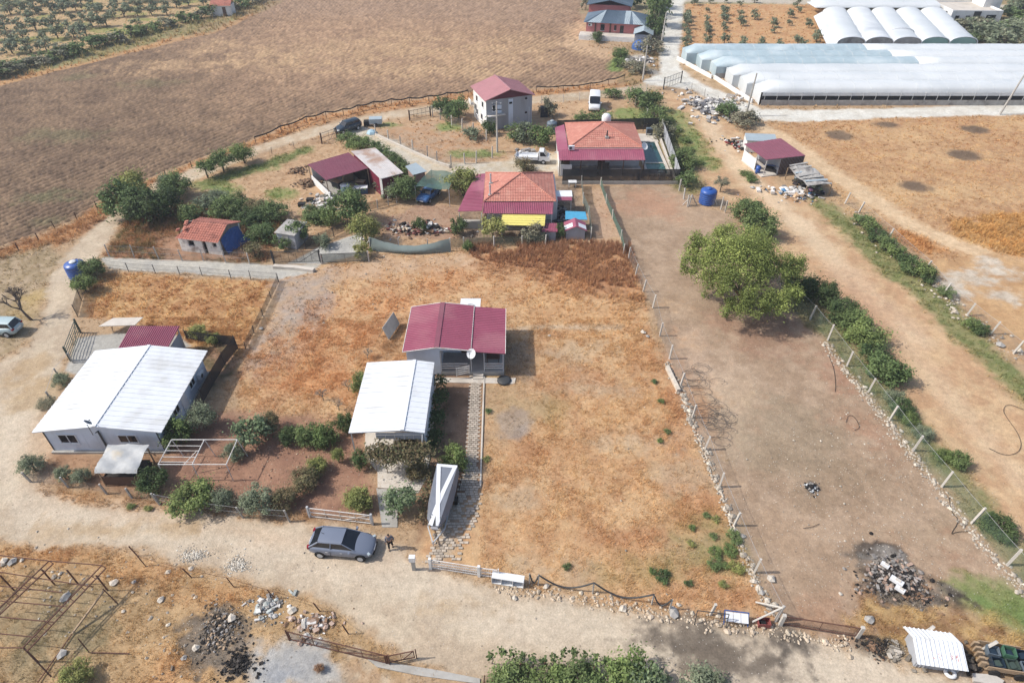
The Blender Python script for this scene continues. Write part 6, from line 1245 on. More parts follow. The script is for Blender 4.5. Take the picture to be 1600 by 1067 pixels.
# hedge row beside the barn
for k, (px, py) in enumerate([(588, 240), (600, 249), (611, 258), (622, 267), (630, 277)]):
    T_(px, py, 1.3, 2.0, 'fruit', ['farthest', 'second farthest', 'middle', 'second nearest', 'nearest'][k]+' clump of the green hedge running along the lane behind the barn', 'hedge_bush', 'bush', 'mid', 'hedge along the lane behind the barn', 0)
for k, (px, py) in enumerate([(1345, 352), (1356, 362), (1370, 376), (1384, 388), (1398, 400), (1410, 410), (1424, 424), (1440, 430), (1450, 440), (1478, 462), (1515, 510), (1530, 520)]):
    T_(px, py, 1.2 if k < 8 else .9, 1.5 if k < 8 else 1.0, ['fruit', 'bright', 'dark'][k % 3], ['First', 'Second', 'Third', 'Fourth', 'Fifth', 'Sixth', 'Seventh', 'Eighth', 'Ninth', 'Tenth', 'Eleventh', 'Last'][k]+' low green clump down the far right field fence, counting from the grey shelter', 'hedge_bush', 'bush', 'mid', 'green clumps along the fence of the far right field', 0)
for k in range(16):
    u = k/15; px = 1000+u*65; py = 158+u*120
for k, (px, py) in enumerate([(1055, 205), (1068, 222), (1075, 238), (1090, 255), (1165, 275), (1176, 284), (1045, 190)]):
    T_(px, py, 1.0, .7, 'bright', 'low patch of green weeds on the slope '+('beside the pool villa hedge', 'above the pool villa pool', 'right of the pool villa fence', 'nearest the bare plot corner', 'by the porch of the striped tin shed', 'in front of the striped tin shed', 'highest towards the gate')[k], 'weed_clump', 'bush', 'mid', 'weed patches on the slope below the gravel road', 0)
# green weed tufts in the dry plot
for k, (px, py) in enumerate([(1042, 676), (1032, 690), (1150, 888), (1145, 840), (1142, 862), (1118, 812), (1103, 806), (1080, 826), (1080, 850), (1115, 838), (1020, 893), (1036, 902), (1116, 882), (1135, 885), (1130, 914), (886, 886), (1115, 865), (1075, 912), (1022, 597), (1032, 628), (760, 718), (764, 643), (206, 792), (232, 795)]):
    big = k in (2, 3, 4, 11, 12, 16); T_(px, py, .55 if big else .3, .42 if big else .26, ('fruit', 'bright', 'yellowgreen')[k % 3] if k not in (11, 17, 15) else 'dark', 'tuft of green weed standing out in the dry grass', 'weed_clump', 'weed', 'mid', 'green weed tufts in the dry grass', 0)
# olive grove
def grove():
    r_ = random.Random(11); k = 0
    d0 = Vector(G(40, 60)); d1 = Vector(G(330, 15))
    rows = []
    for py0 in (-35, -22, -12, -4, 4, 13, 24, 36, 50, 66, 84):
        for i in range(26):
            px = -60+i*(17+py0*.12)+r_.uniform(-3, 3); py = py0-(px-0)*.045+r_.uniform(-1.5, 1.5)
            lim = 122-px*.30
            if py > lim-16 or px > 400 or py < -30 or (px > 315 and py > 10): continue
            if r_.random() < .08: continue
            s = r_.uniform(1.1, 2.1); T_(px, py, s, s*1.55, 'olive', 'grey-green olive tree in the rows of the far left grove', 'olive_tree', 'tree', 'far', 'olive trees of the far left grove', .1); k += 1
    for i in range(34):
        u = i/33; px = -20+u*440+r_.uniform(-4, 4); py = 118-px*.285+r_.uniform(-3, 3)
        s = r_.uniform(1.4, 2.6); T_(px, py, s*1.1, s*1.1, 'bright' if .3 < u < .75 and i % 3 else ('greyshrub' if i % 2 else 'fruit'), 'bush of the wild hedge between the olive grove and the ploughed field', 'hedge_bush', 'bush', 'far', 'wild hedge between the grove and the ploughed field', 0)
    # orchard beyond the white road
    for cx, ys in ((1073, (78, 71, 65, 58, 52, 46, 40, 34, 28)), (1104, (70, 54, 47, 41, 34, 20)), (1131, (68, 48, 42, 36, 30, 24, 17)), (1156, (40, 34, 26, 10)), (1180, (30, 5)), (1208, (43, 36, 52)), (1232, (28, 40)), (1245, (72, 64)), (1263, (44, 38)), (1275, (78, 66, 60)), (1187, (76, 68)), (1160, (78, 70)), (1085, (8, 4)), (1110, (6,)), (1134, (5,)), (1247, (12, 20)), (1218, (72, 78)), (1254, (80,))):
        for y_ in ys:
            s = r_.uniform(.7, 1.3); T_(cx+(y_-40)*.02+r_.uniform(-1.5, 1.5), y_, s, s*1.7, 'olive', 'young olive tree in the orchard beside the white gravel road', 'olive_tree', 'tree', 'far', 'young olives of the roadside orchard', .1)
    # dense trees behind greenhouses on the right
    for i in range(150):
        px = r_.uniform(1455, 1700); py = r_.uniform(12, 78)
        if py < 30+(1480-px)*.8 or (px < 1570 and py < 46) or px < 1470+(78-py)*-.2: continue
        if px < 1500+(60-py)*-1.2+0 and py > 60 and px < 1512: continue
        s = r_.uniform(1.6, 2.8); T_(px, py, s*1.1, s*1.5, ['olive', 'fruit', 'olive', 'greyshrub'][i % 4], 'tree of the dense olive wood behind the greenhouses', 'olive_tree', 'tree', 'far', 'olive wood behind the greenhouses', .05)
grove()
# bare tree at the left edge and dry brush
def bare_tree(px, py, h, label, seed, name='bare_tree', mat='bark', r0=.14, cat='tree', n1=5, lean=0):
    x, y = G(px, py); t = thing(name, label, cat, (x, y, 0)); rr = random.Random(seed); tr = MB(); br = MB()
    def grow(p, d, L, r, dep, m):
        q = p+d*L; mid = p+d*L*.5+Vector((rr.uniform(-1, 1), rr.uniform(-1, 1), rr.uniform(-.5, .5)))*L*.08
        m.tube([p, mid, q], [r, r*.85, r*.65], 6 if dep < 2 else 4, smooth=True)
        if dep >= 4: return
        for k in range(3 if dep else n1):
            a = rr.uniform(0, 6.28); s = rr.uniform(.45, .8); ax = d.orthogonal().normalized(); nd = (d+(Matrix.Rotation(a, 3, d) @ ax)*s).normalized(); nd.z = max(nd.z, .05); grow(q, nd.normalized(), L*rr.uniform(.6, .8), r*.58, dep+1, br)
    grow(Vector((0, 0, -.1)), Vector((lean, 0, 1)).normalized(), h*.28, r0, 0, tr); tr.build('trunk', mat, t); br.build('branches', mat, t)
bare_tree(50, 500, 5.2, 'leafless tree with forked bare branches behind the pale blue car', 3, lean=-.35)
for px, py, s in ((530, 640, 1), (505, 625, 2), (575, 560, 3), (545, 610, 4), (600, 590, 5)):
    bare_tree(px, py, 1.6, 'dead brush of thin leafless stems in the dry grass left of the white carport', s, 'dead_brush', 'pale_bark', .04, 'brush', 6); bpy.data.objects
for o in [o for o in bpy.data.objects if o.name.startswith('dead_brush')]: o['group'] = 'dead brush left of the white carport'
end_protos()
# vine trained over the front of the carport and down its side
def vine(name, label, pts, n, kind, spread, seed, cat='vine'):
    r = np.random.default_rng(seed); c1, c2, ls = KIND[kind]; P = []
    for (x, y, z, w) in pts: k = int(n/len(pts)); P.append(np.array([x, y, z])+r.normal(size=(k, 3))*np.array([w, w, w*.55]))
    P = np.concatenate(P); P[:, 2] = np.maximum(P[:, 2], .02); n = len(P); nr = r.normal(size=(n, 3))*.6+np.array([0, -.2, .8]); nr /= np.linalg.norm(nr, axis=1)[:, None]
    t = np.cross(nr, r.normal(size=(n, 3))); t /= np.linalg.norm(t, axis=1)[:, None]; b = np.cross(nr, t); s = .10*r.uniform(.6, 1.3, n)[:, None]
    V_ = np.stack([P-t*s, P-b*s*.7, P+t*s, P+b*s*.7], 1).reshape(-1, 3); mix = r.random(n)[:, None]; c = (np.array(C3(*c1))*(1-mix)+np.array(C3(*c2))*mix)*r.uniform(.7, 1.15, n)[:, None]
    th = thing(name, label, cat, (pts[0][0], pts[0][1], 0)); V_[:, 0] -= pts[0][0]; V_[:, 1] -= pts[0][1]
    np_mesh('foliage', V_, np.arange(4*n).reshape(n, 4), MATS['leaves'], np.repeat(c, 4, 0), parent=th)
    m = MB(); o = Vector((pts[0][0], pts[0][1], 0))
    for p in pts[::2]: m.tube([Vector((p[0], p[1]+.1, 0))-o, Vector((p[0]+.1, p[1], p[2]*.6))-o, Vector((p[0], p[1], p[2]))-o], [.03, .025, .01], 4)
    m.build('stem', 'pale_bark', th)
vine('grape_vine', 'brownish grape vine spread over a trellis in front of the white carport', [(-10.3+k*.42, 32.3+.5*math.sin(k*1.7), 2.2, .38) for k in range(10)], 3000, 'reddish', .4, 1)
vine('climbing_plant', 'dark climber hanging down the right side wall of the white carport', [(-6.15, 34.3+k*.75, 1.0+.5*math.sin(k*2.3), .34) for k in range(10)], 2200, 'dark', .4, 2)
vine('climbing_plant', 'thin vine trailing along the wire fence at the bottom edge of the road', [(-1.2+k*.6, 17.9+.25*math.sin(k), 1.1+.1*math.sin(k*2), .13) for k in range(12)], 420, 'fruit', .1, 5)
vine('creeper', 'tangle of dry vine stems along the wall behind the covered boat', [(-6.3+k*.03, 27.6+k*.6, .9, .2) for k in range(8)], 300, 'reddish', .4, 3)
# ------------------------------------------------------------------ vehicles
def car(name, label, cat, x, y, rz, L=4.3, W_=1.78, H_=1.46, paint='car_grey', style='hatch', group=None):
    t = thing(name, label, cat, (x, y, .0), rz, group); hw = W_/2; old = style == 'old'
    zb = H_*.62; zl = .24
    if style in ('hatch', 'suv'): st = [(0, .62, .42, .55), (.12, .80, .30, .66), (.45, .93, zl, .80), (1.0, .985, zl, .93), (1.35, 1, zl, .97), (2.2, 1, zl, zb+.04), (3.2, 1, zl, zb+.06), (3.8, .97, .28, zb+.08), (4.15, .88, .34, zb+.02), (4.3, .76, .42, .80)]
    elif old: st = [(0, .86, .40, .72), (.15, .95, .34, .86), (.6, .98, .3, .93), (1.3, 1, .28, .96), (2.2, 1, .28, .98), (3.2, 1, .28, .98), (4.0, .98, .3, .94), (4.25, .95, .36, .88), (4.3, .9, .42, .8)]
    else: st = [(0, .8, .4, .75), (.15, .93, .3, .95), (.7, 1, .26, 1.15), (1.2, 1, .26, 1.25), (2.5, 1, .28, 1.3), (4.3, .98, .34, 1.3)]
    k = L/4.3; kz = H_/1.46 if style != 'van' else 1; m = MB(); V_ = []
    for sx, w, z0, z1 in st:
        w *= hw; z0 *= kz; z1 *= kz
        V_ += [(sx*k, 0, z0), (sx*k, w*.8, z0), (sx*k, w*.97, z0+.10), (sx*k, w, z0+(z1-z0)*.5), (sx*k, w*.97, z1-.08), (sx*k, w*.86, z1), (sx*k, w*.45, z1+.035), (sx*k, 0, z1+.045), (sx*k, -w*.45, z1+.035), (sx*k, -w*.86, z1), (sx*k, -w*.97, z1-.08), (sx*k, -w, z0+(z1-z0)*.5), (sx*k, -w*.97, z0+.10), (sx*k, -w*.8, z0)]
    n = 14; F_ = [(i*n+j, i*n+(j+1) % n, (i+1)*n+(j+1) % n, (i+1)*n+j) for i in range(len(st)-1) for j in range(n)]+[tuple(range(n))[::-1], tuple((len(st)-1)*n+j for j in range(n))]
    m._add(V_, F_, True); body = m.build('body', paint, t)
    if style == 'hatch': body.modifiers.new('round', 'SUBSURF').render_levels = 2
    if style == 'hatch': cab = (1.12, 1.95, 3.45, 4.12)
    elif style == 'suv': cab = (1.2, 1.75, 3.9, 4.2)
    elif old: cab = (1.25, 1.6, 3.1, 3.45)
    else: cab = (.65, 1.35, 4.28, 4.3)
    za = zb+.05 if style in ('hatch', 'suv') else (.96*kz if old else 1.28); zr = H_; bw = hw*.90; rw = hw*(.68 if style != 'van' else .86)
    xa, xb, xc, xd = [c*k for c in cab]
    B4 = [(xa, -bw*.86, za), (xd, -bw*.9, za), (xd, bw*.9, za), (xa, bw*.86, za)]; T4 = [(xb, -rw, zr-.03), (xc, -rw, zr-.03), (xc, rw, zr-.03), (xb, rw, zr-.03)]
    B4[0] = (xa, -bw*.92, za); B4[3] = (xa, bw*.92, za)
    glass = 'dark_glass'
    MB().slab([B4[3], B4[0], T4[0], T4[3]], .03).build('windscreen', glass, t)
    if style != 'van':
        MB().slab([B4[1], B4[2], T4[2], T4[1]], .03).build('rear_window', glass, t)
        for s_ in (0, 1):
            q = [B4[0], B4[1], T4[1], T4[0]] if s_ == 0 else [B4[3], B4[2], T4[2], T4[3]]
            MB().slab(q, .03).build('side_window', glass, t)
    m = MB(); rr = [(xb-.03, -rw, zr-.04), (xc+.05, -rw, zr-.04), (xc+.05, rw, zr-.04), (xb-.03, rw, zr-.04)]
    V_ = []
    for i in range(5):
        xx = xb-.03+(xc-xb+.1)*i/4; cz = .05*math.sin(PI*(i+.6)/5.2); ww = rw*(1 if 0 < i < 4 else .96)
        V_ += [(xx, -ww-.02, zr-.06), (xx, -ww*.8, zr-.01+cz*.5), (xx, 0, zr+cz), (xx, ww*.8, zr-.01+cz*.5), (xx, ww+.02, zr-.06)]
    m._add(V_, [(i*5+j, i*5+j+1, (i+1)*5+j+1, (i+1)*5+j) for i in range(4) for j in range(4)], True); rf = m.build('roof', paint, t)
    if style == 'hatch': rf.modifiers.new('round', 'SUBSURF').render_levels = 2
    m = MB()
    if style == 'van':
        m.hexa([(1.5*k, -bw, za), (4.28*k, -bw, za), (4.28*k, bw, za), (1.5*k, bw, za)], [(1.5*k, -rw, zr-.05), (4.28*k, -rw, zr-.05), (4.28*k, rw, zr-.05), (1.5*k, rw, zr-.05)]); m.build('cargo_body', paint, t)
        for s_ in (-1, 1): MB().slab([(xa+.12, s_*bw*.94, za), (1.48*k, s_*bw, za), (1.48*k, s_*rw*1.02, zr-.35), (xb-.05, s_*rw*1.0, zr-.35)], .02).build('side_window', glass, t)
    else:
        for s_ in (-1, 1):
            m.tube([(xa-.02, s_*bw*.93, za), (xb-.02, s_*rw*1.01, zr-.05)], .035, 5); m.tube([(xd+.0, s_*bw*.9, za), (xc+.03, s_*rw*1.01, zr-.05)], .06, 5); m.tube([((xb+xc)/2, s_*bw*.945, za), ((xb+xc)/2-.05, s_*rw*1.02, zr-.05)], .03, 4); m.tube([(xb-.02, s_*rw*1.02, zr-.05), (xc+.03, s_*rw*1.02, zr-.05)], .03, 4)
        m.build('pillars', paint, t)
    wx = (.78*k, 3.45*k)
    for xx in wx:
        for s_ in (-1, 1):
            w = thing_part('wheel', t); MB().tube([(xx, s_*(hw-.2), .32), (xx, s_*(hw+.005), .32)], .32, 20).build('tyre', 'rubber', w)
            mm = MB(); mm.tube([(xx, s_*(hw-.02), .32), (xx, s_*(hw+.018), .32)], .20, 12)
            mm.build('rim', 'steel_pipe', w)
            MB().tube([(xx, s_*(hw-.25), .36), (xx, s_*(hw*.985), .36)], .37, 18).build('wheel_arch', 'black', w)
    for s_ in (-1, 1):
        MB().rbox(.26*k, s_*hw*.74, .60*kz, .72*kz, .3, .16, -.6*s_).build('headlight', 'pale_slate', t); MB().rbox(4.2*k, s_*hw*.74, .78*kz, .95*kz, .14, .26, .2*s_).build('tail_light', pm('red_light', (.25, .01, .02), rough=.2), t)
        MB().rbox(xa+.28, s_*(hw+.08), za-.02, za+.13, .13, .2).build('mirror', paint, t)
        for dx in (1.9, 2.85): MB().box(dx*k, dx*k+.16, s_*hw*1.0-.012, s_*hw*1.0+.012, za-.2, za-.165).build('door_handle', 'steel_pipe', t)
        if style != 'van': MB().box((xb+xc)/2-.012, (xb+xc)/2+.012, s_*hw*.99-.012, s_*hw*.99+.01, .4, za-.12).build('door_seam', 'black', t)
    MB().rbox(.005, 0, .45*kz, .57*kz, .03, .5).build('number_plate', 'white_plastic', t); MB().rbox(4.31*k, 0, .62*kz, .74*kz, .03, .5).build('number_plate', 'white_plastic', t)
    MB().rbox(.03, 0, .30*kz, .42*kz, .1, hw*1.1).build('grille', 'black', t)
    if style == 'hatch': MB().tube([(xc-.25, 0, zr), (xc-.05, 0, zr+.16)], .012, 4).build('aerial', 'black', t)
    return t
def thing_part(name, parent):
    o = bpy.data.objects.new(name, None); COL.objects.link(o); o.parent = parent; return o
def paintm(name, col, rough=.28): return pm(name, col, var=.03, scale=1, rough=rough, bump=0, spec=.6, metal=.0)
paintm('car_grey', C3(120, 130, 150)); paintm('car_white', C3(236, 238, 240), .4); paintm('car_dark', C3(38, 56, 72)); paintm('car_blue', C3(52, 112, 178), .45); paintm('car_pale', C3(176, 200, 206), .45)
def head(p, q): a, b = G(*p), G(*q); return math.atan2(b[1]-a[1], b[0]-a[0])
# loft runs front (x=0) to rear, so a car facing direction h is turned by h+pi
def put_car(name, label, cat, nose, tail, **k):
    a, b = G(*nose), G(*tail); rz = math.atan2(b[1]-a[1], b[0]-a[0]); L = k.get('L', 4.3); cx, cy = (a[0]+b[0])/2, (a[1]+b[1])/2
    return car(name, label, cat, cx-math.cos(rz)*L/2, cy-math.sin(rz)*L/2, rz, **k)
put_car('car', 'grey hatchback parked on the dirt road beside a person', 'car', (590, 861), (486, 852), L=4.45, W_=1.82, H_=1.5)
put_car('van', 'white panel van parked in the plot behind the pool villa', 'van', (928.5, 177), (928.5, 160), L=4.9, W_=1.95, H_=2.2, paint='car_white', style='van')
put_car('car', 'dark blue estate car parked where the upper lanes fork', 'car', (526, 210), (562, 199), L=4.4, W_=1.8, H_=1.6, paint='car_dark', style='suv')
put_car('car', 'old bright blue car parked half under the green shade net', 'car', (657, 322), (685, 297), L=4.3, W_=1.7, H_=1.45, paint='car_blue', style='old')
put_car('car', 'pale blue estate car cut off by the left edge beside the bare tree', 'car', (-32, 518), (34, 520), L=4.3, W_=1.7, H_=1.5, paint='car_pale', style='suv')
def pickup():
    p, q = G(856, 254), G(806, 252); a = math.atan2(p[1]-q[1], p[0]-q[0]); t = thing('pickup_truck', 'white pickup truck with an open load bed beside the pool villa', 'pickup truck', (*q, 0), a); L = 4.9
    m = MB(); m.hexa([(3.3, -.8, .5), (4.9, -.8, .5), (4.9, .8, .5), (3.3, .8, .5)], [(3.3, -.8, 1.2), (4.75, -.8, 1.1), (4.75, .8, 1.1), (3.3, .8, 1.2)]); m.hexa([(3.3, -.79, 1.202), (4.5, -.79, 1.12), (4.5, .79, 1.12), (3.3, .79, 1.202)], [(3.35, -.7, 1.85), (4.0, -.7, 1.85), (4.0, .7, 1.85), (3.35, .7, 1.85)]); m.build('cab', 'car_white', t)
    MB().slab([(4.52, -.7, 1.14), (4.52, .7, 1.14), (4.06, .62, 1.8), (4.06, -.62, 1.8)], .02).build('windscreen', 'dark_glass', t)
    for s_ in (-1, 1): MB().slab([(3.5, s_*.8, 1.22), (4.4, s_*.8, 1.2), (4.0, s_*.73, 1.75), (3.5, s_*.73, 1.75)], .02).build('side_window', 'dark_glass', t)
    m = MB(); m.box(0, 3.2, -.85, .85, .62, .7); m.box(0, 3.2, -.85, -.8, .7, 1.05); m.box(0, 3.2, .8, .85, .7, 1.05); m.box(0, .05, -.8, .8, .7, 1.05); m.box(3.15, 3.2, -.8, .8, .7, 1.3); m.build('load_bed', 'car_white', t); MB().box(.3, 4.6, -.5, .5, .4, .6).build('chassis', 'black', t)
    for xx in (.9, 4.0):
        for s_ in (-1, 1): w = thing_part('wheel', t); MB().tube([(xx, s_*.62, .33), (xx, s_*.84, .33)], .33, 16).build('tyre', 'rubber', w); MB().tube([(xx, s_*.8, .33), (xx, s_*.86, .33)], .18, 10).build('rim', 'steel_pipe', w)
pickup()
# ------------------------------------------------------------------ person
def person():
    x, y = G(611, 856); t = thing('person', 'person in a grey jacket and black trousers walking with head bowed beside the grey car', 'person', (x, y, 0), .1)
    def skin(name, pts, edges, mat, sub=1):
        me = bpy.data.meshes.new(name); me.from_pydata([p[:3] for p in pts], edges, []); me.materials.append(MATS[mat]); o = link(name, me, t)
        s = o.modifiers.new('s', 'SKIN'); s.use_smooth_shade = True
        for i, p in enumerate(pts): r = p[3]; me.skin_vertices[0].data[i].radius = (r, p[4] if len(p) > 4 else r); 
        me.skin_vertices[0].data[0].use_root = True
        o.modifiers.new('u', 'SUBSURF').levels = sub; o.modifiers['u'].render_levels = sub; return o
    pm('skin_tone', C3(186, 140, 112), var=.05, rough=.6, bump=0); pm('jacket', C3(116, 118, 132), var=.15, rough=.9, bump=.1, bscale=30); pm('trousers', C3(34, 34, 38), var=.2, rough=.9, bump=.1); pm('hair', C3(60, 48, 44), var=.2, rough=.9); pm('shoe', C3(60, 52, 48), rough=.7)
    P_b = [(0, 0, .93, .15, .12), (0, .0, 1.15, .15, .12), (0, -.04, 1.38, .18, .13), (0, -.08, 1.48, .075), (0, -.12, 1.56, .06), (0, -.16, 1.64, .10, .11), (0, -.17, 1.72, .09, .10),
           (-.17, -.05, 1.40, .065), (-.25, -.06, 1.14, .05), (-.24, -.16, .90, .038), (-.235, -.19, .84, .035, .02),
           (.17, -.05, 1.40, .065), (.26, .02, 1.14, .05), (.27, .0, .90, .038), (.27, -.02, .84, .035, .02),
           (-.09, 0, .88, .10), (-.10, -.10, .48, .068), (-.10, -.12, .09, .045), (-.10, -.25, .05, .04, .035),
           (.09, 0, .88, .10), (.10, .06, .48, .068), (.11, .16, .10, .045), (.11, .05, .05, .04, .035)]
    E_b = [(0, 1), (1, 2), (2, 3), (3, 4), (4, 5), (5, 6), (2, 7), (7, 8), (8, 9), (9, 10), (2, 11), (11, 12), (12, 13), (13, 14), (0, 15), (15, 16), (16, 17), (17, 18), (0, 19), (19, 20), (20, 21), (21, 22)]
    skin('body', P_b, E_b, 'skin_tone')
    skin('jacket', [(0, 0, .90, .175, .145), (0, 0, 1.15, .175, .145), (0, -.04, 1.38, .205, .15), (0, -.07, 1.46, .10), (-.18, -.05, 1.40, .08), (-.25, -.06, 1.14, .064), (-.24, -.15, .93, .052), (.18, -.05, 1.40, .08), (.26, .02, 1.14, .064), (.27, .0, .93, .052)], [(0, 1), (1, 2), (2, 3), (2, 4), (4, 5), (5, 6), (2, 7), (7, 8), (8, 9)], 'jacket')
    skin('trousers', [(0, 0, .92, .165, .135), (-.09, 0, .82, .115), (-.10, -.10, .48, .085), (-.10, -.12, .11, .065), (.09, 0, .82, .115), (.10, .06, .48, .085), (.11, .16, .12, .065)], [(0, 1), (1, 2), (2, 3), (0, 4), (4, 5), (5, 6)], 'trousers')
    skin('hair', [(0, -.13, 1.69, .095), (0, -.155, 1.745, .10, .11)], [(0, 1)], 'hair')
    for sx, yy in ((-.10, -.13), (.11, .15)): MB().lathe([(.06, 0), (.065, .05), (.04, .09), (.01, .1)], sx, yy-.06, 0, 10).build('shoe', 'shoe', t)
    for sx, yy in ((-.235, -.2), (.27, -.03)):
        for k in range(4): MB().tube([(sx-.03+k*.02, yy, .85), (sx-.03+k*.021, yy-.01, .80-.01*(k in (1, 2))), (sx-.03+k*.02, yy-.03, .765-.012*(k in (1, 2)))], [.009, .009, .006], 5).build('finger', 'skin_tone', t)
        MB().tube([(sx+(.03 if sx < 0 else -.03), yy-.01, .87), (sx+(.05 if sx < 0 else -.05), yy-.03, .83)], [.011, .008], 5).build('thumb', 'skin_tone', t)
    for s_ in (-1, 1): MB().lathe([(.02, 0), (.01, .03)], s_*.10, -.16, 1.62, 6).build('ear', 'skin_tone', t)
    MB().tube([(0, -.25, 1.66), (0, -.285, 1.62)], [.018, .014], 5).build('nose', 'skin_tone', t)
    for s_ in (-1, 1): MB().rbox(s_*.035, -.262, 1.672, 1.684, .022, .01).build('eye', 'black', t)
    MB().rbox(0, -.262, 1.60, 1.607, .05, .012).build('mouth', 'dark_maroon', t)
person()

# ------------------------------------------------------------------ fences
def fence(label, px, h, post, mesh=None, name='wire_fence', pw=.10, wires=0, wmat='steel_pipe', lean=0.0, z0=.05, sag=0, group=None, mname='mesh_panel', ph=None, wire_z=None, hmesh=None):
    pts = [G(*p) for p in px]; o = pts[0]; t = thing(name, label, 'fence', (*o, 0), 0, group); loc = [(a-o[0], b-o[1]) for a, b in pts]; rr = random.Random(int(o[0]*9+o[1])); ph = ph or h
    tops = []
    proto_ = None
    for i, (a, b) in enumerate(loc):
        tl = (rr.uniform(-.05, .05)+lean, rr.uniform(-.05, .05)); 
        MB().rbox(a, b, -.1, ph*rr.uniform(.93, 1.05), pw, pw, rr.uniform(0, 1), tl).build('post', post, t); tops.append((a+tl[0]*ph, b+tl[1]*ph))
    hm = hmesh or h*.92
    if mesh:
        for i in range(len(loc)-1):
            n = 6 if sag else 1; V_ = []
            for k in range(n+1):
                u = k/n; s = sag*math.sin(PI*u); a = loc[i][0]*(1-u)+loc[i+1][0]*u; b = loc[i][1]*(1-u)+loc[i+1][1]*u; a2 = tops[i][0]*(1-u)+tops[i+1][0]*u; b2 = tops[i][1]*(1-u)+tops[i+1][1]*u
                V_ += [(a, b+.03, z0), (a2, b2+.03-s*.5, hm-s)]
            m = MB(); m._add(V_, [(2*k, 2*k+2, 2*k+3, 2*k+1) for k in range(n)]); m.build(mname, mesh, t)
    for w in range(wires):
        z = (wire_z or h)*(w+1)/wires*.95
        for i in range(len(loc)-1):
            f = z/ph; p = (loc[i][0]+(tops[i][0]-loc[i][0])*f, loc[i][1]+(tops[i][1]-loc[i][1])*f, z); q = (loc[i+1][0]+(tops[i+1][0]-loc[i+1][0])*f, loc[i+1][1]+(tops[i+1][1]-loc[i+1][1])*f, z)
            MB().tube([p, ((p[0]+q[0])/2, (p[1]+q[1])/2, z-.04), q], .012, 3).build('wire', wmat, t)
    return t
fence('wire fence on leaning concrete posts between the dry plot and the bare plot', [(982, 405), (993, 430), (1005, 455), (1020, 480), (1031, 524), (1046, 560), (1063, 603), (1082, 652), (1101, 702), (1124, 760), (1147, 820), (1178, 894), (1212, 966)], 1.5, 'post_concrete', 'wire_mesh', pw=.13, wires=1, lean=.08)
fence('green mesh fence on pale concrete posts down the right side of the bare plot', [(1200, 425), (1228, 462), (1265, 500), (1293, 532), (1323, 572), (1356, 613), (1390, 656), (1426, 704), (1471, 760), (1518, 817), (1573, 883), (1640, 960)], 1.75, 'post_concrete', 'green_mesh', pw=.14, wires=1, lean=.06)
fence('short post fence by the large blue tank at the corner of the bare plot', [(1057, 283), (1061, 298), (1068, 311), (1074, 323), (1103, 320), (1126, 327), (1133, 332)], 1.6, 'post_concrete', 'wire_mesh', pw=.13)
fence('leaning post fence between the sandy strip and the far right field', [(1320, 318), (1341, 333), (1387, 374), (1443, 425), (1473, 460), (1510, 493), (1547, 522), (1583, 552), (1640, 600)], 1.5, 'post_concrete', 'wire_mesh', pw=.15, wires=1, lean=.15)
fence('sagging green netting fence at the upper edge of the dry plot', [(938, 291), (947, 318), (957, 342), (970, 374), (974, 396)], 1.3, 'post_concrete', 'green_net', pw=.1, sag=.2, mname='net')
fence('grey net fence round the yard right of the tiled house', [(909, 292), (911, 318), (920, 340), (923, 372)], 1.5, 'post_concrete', 'grey_net', pw=.1, mname='net')
fence('dark net fence in front of the tiled house with the yellow awning', [(703, 388), (725, 387), (772, 386), (816, 385), (852, 384)], 1.35, 'post_concrete', 'olive_net', pw=.13, mname='net')
fence('fence of pale posts along the far side of the concrete lane', [(171, 401), (210, 402), (248, 404), (285, 407), (318, 407), (353, 410), (390, 412)], 1.5, 'post_concrete', 'wire_mesh', pw=.1, wires=2)
fence('thin dark post fence along the near side of the concrete lane', [(160, 418), (201, 424), (243, 427), (281, 429), (316, 431), (361, 435), (392, 437), (435, 440)], 1.1, 'dark_steel', 'wire_mesh', pw=.06, wires=2, wmat='dark_steel')
fence('low dark fence between the small golden plot and the dry plot', [(436, 441), (424, 466), (411, 493), (397, 520), (384, 545)], .9, 'dark_steel', 'dark_mesh', pw=.06)
fence('tall dark mesh fence beside the white-roofed house', [(372, 545), (352, 570), (334, 600), (318, 630)], 1.5, 'dark_steel', 'black_net', pw=.07)
fence('dark mesh fence across the back yard of the white-roofed house', [(292, 530), (330, 537), (368, 540)], 1.2, 'dark_steel', 'black_net', pw=.06)
fence('wire fence down the left side of the small golden plot', [(152, 418), (138, 445), (128, 470), (122, 495)], 1.5, 'dark_steel', 'dark_mesh', pw=.06)
fence('few leaning pale posts between the track and the white-roofed house', [(114, 566), (94, 590), (82, 626)], 1.2, 'concrete', None, pw=.12, wires=1)
fence('low post and wire fence in front of the white-roofed house', [(48, 752), (107, 761), (167, 771), (207, 778), (250, 786)], 1.1, 'concrete', 'wire_mesh', pw=.12, lean=-.12)
fence('roadside wire fence of the red soil garden', [(250, 788), (315, 800), (380, 808), (453, 815)], 1.3, 'concrete', 'wire_mesh', pw=.11, wires=2, lean=-.08)
fence('netted fence beside the lane behind the hanging net', [(478, 388), (500, 379), (522, 370), (545, 358)], 1.3, 'dark_steel', 'dark_mesh', pw=.06)
fence('dark net fence between the open barn and the yard', [(572, 330), (590, 326), (607, 321), (620, 317)], 1.2, 'post_concrete', 'dark_mesh', pw=.1)
fence('row of pale posts on a low wall round the plot of the two-storey house', [(588, 212), (607, 220), (626, 229), (645, 236), (668, 246), (683, 254), (705, 260), (726, 256), (744, 255), (769, 247)], 1.7, 'post_concrete', 'wire_mesh', pw=.14)
fence('pale post fence climbing past the left side of the two-storey house', [(676, 182), (688, 187), (706, 196), (722, 202), (740, 209), (760, 220)], 1.7, 'post_concrete', 'wire_mesh', pw=.14)
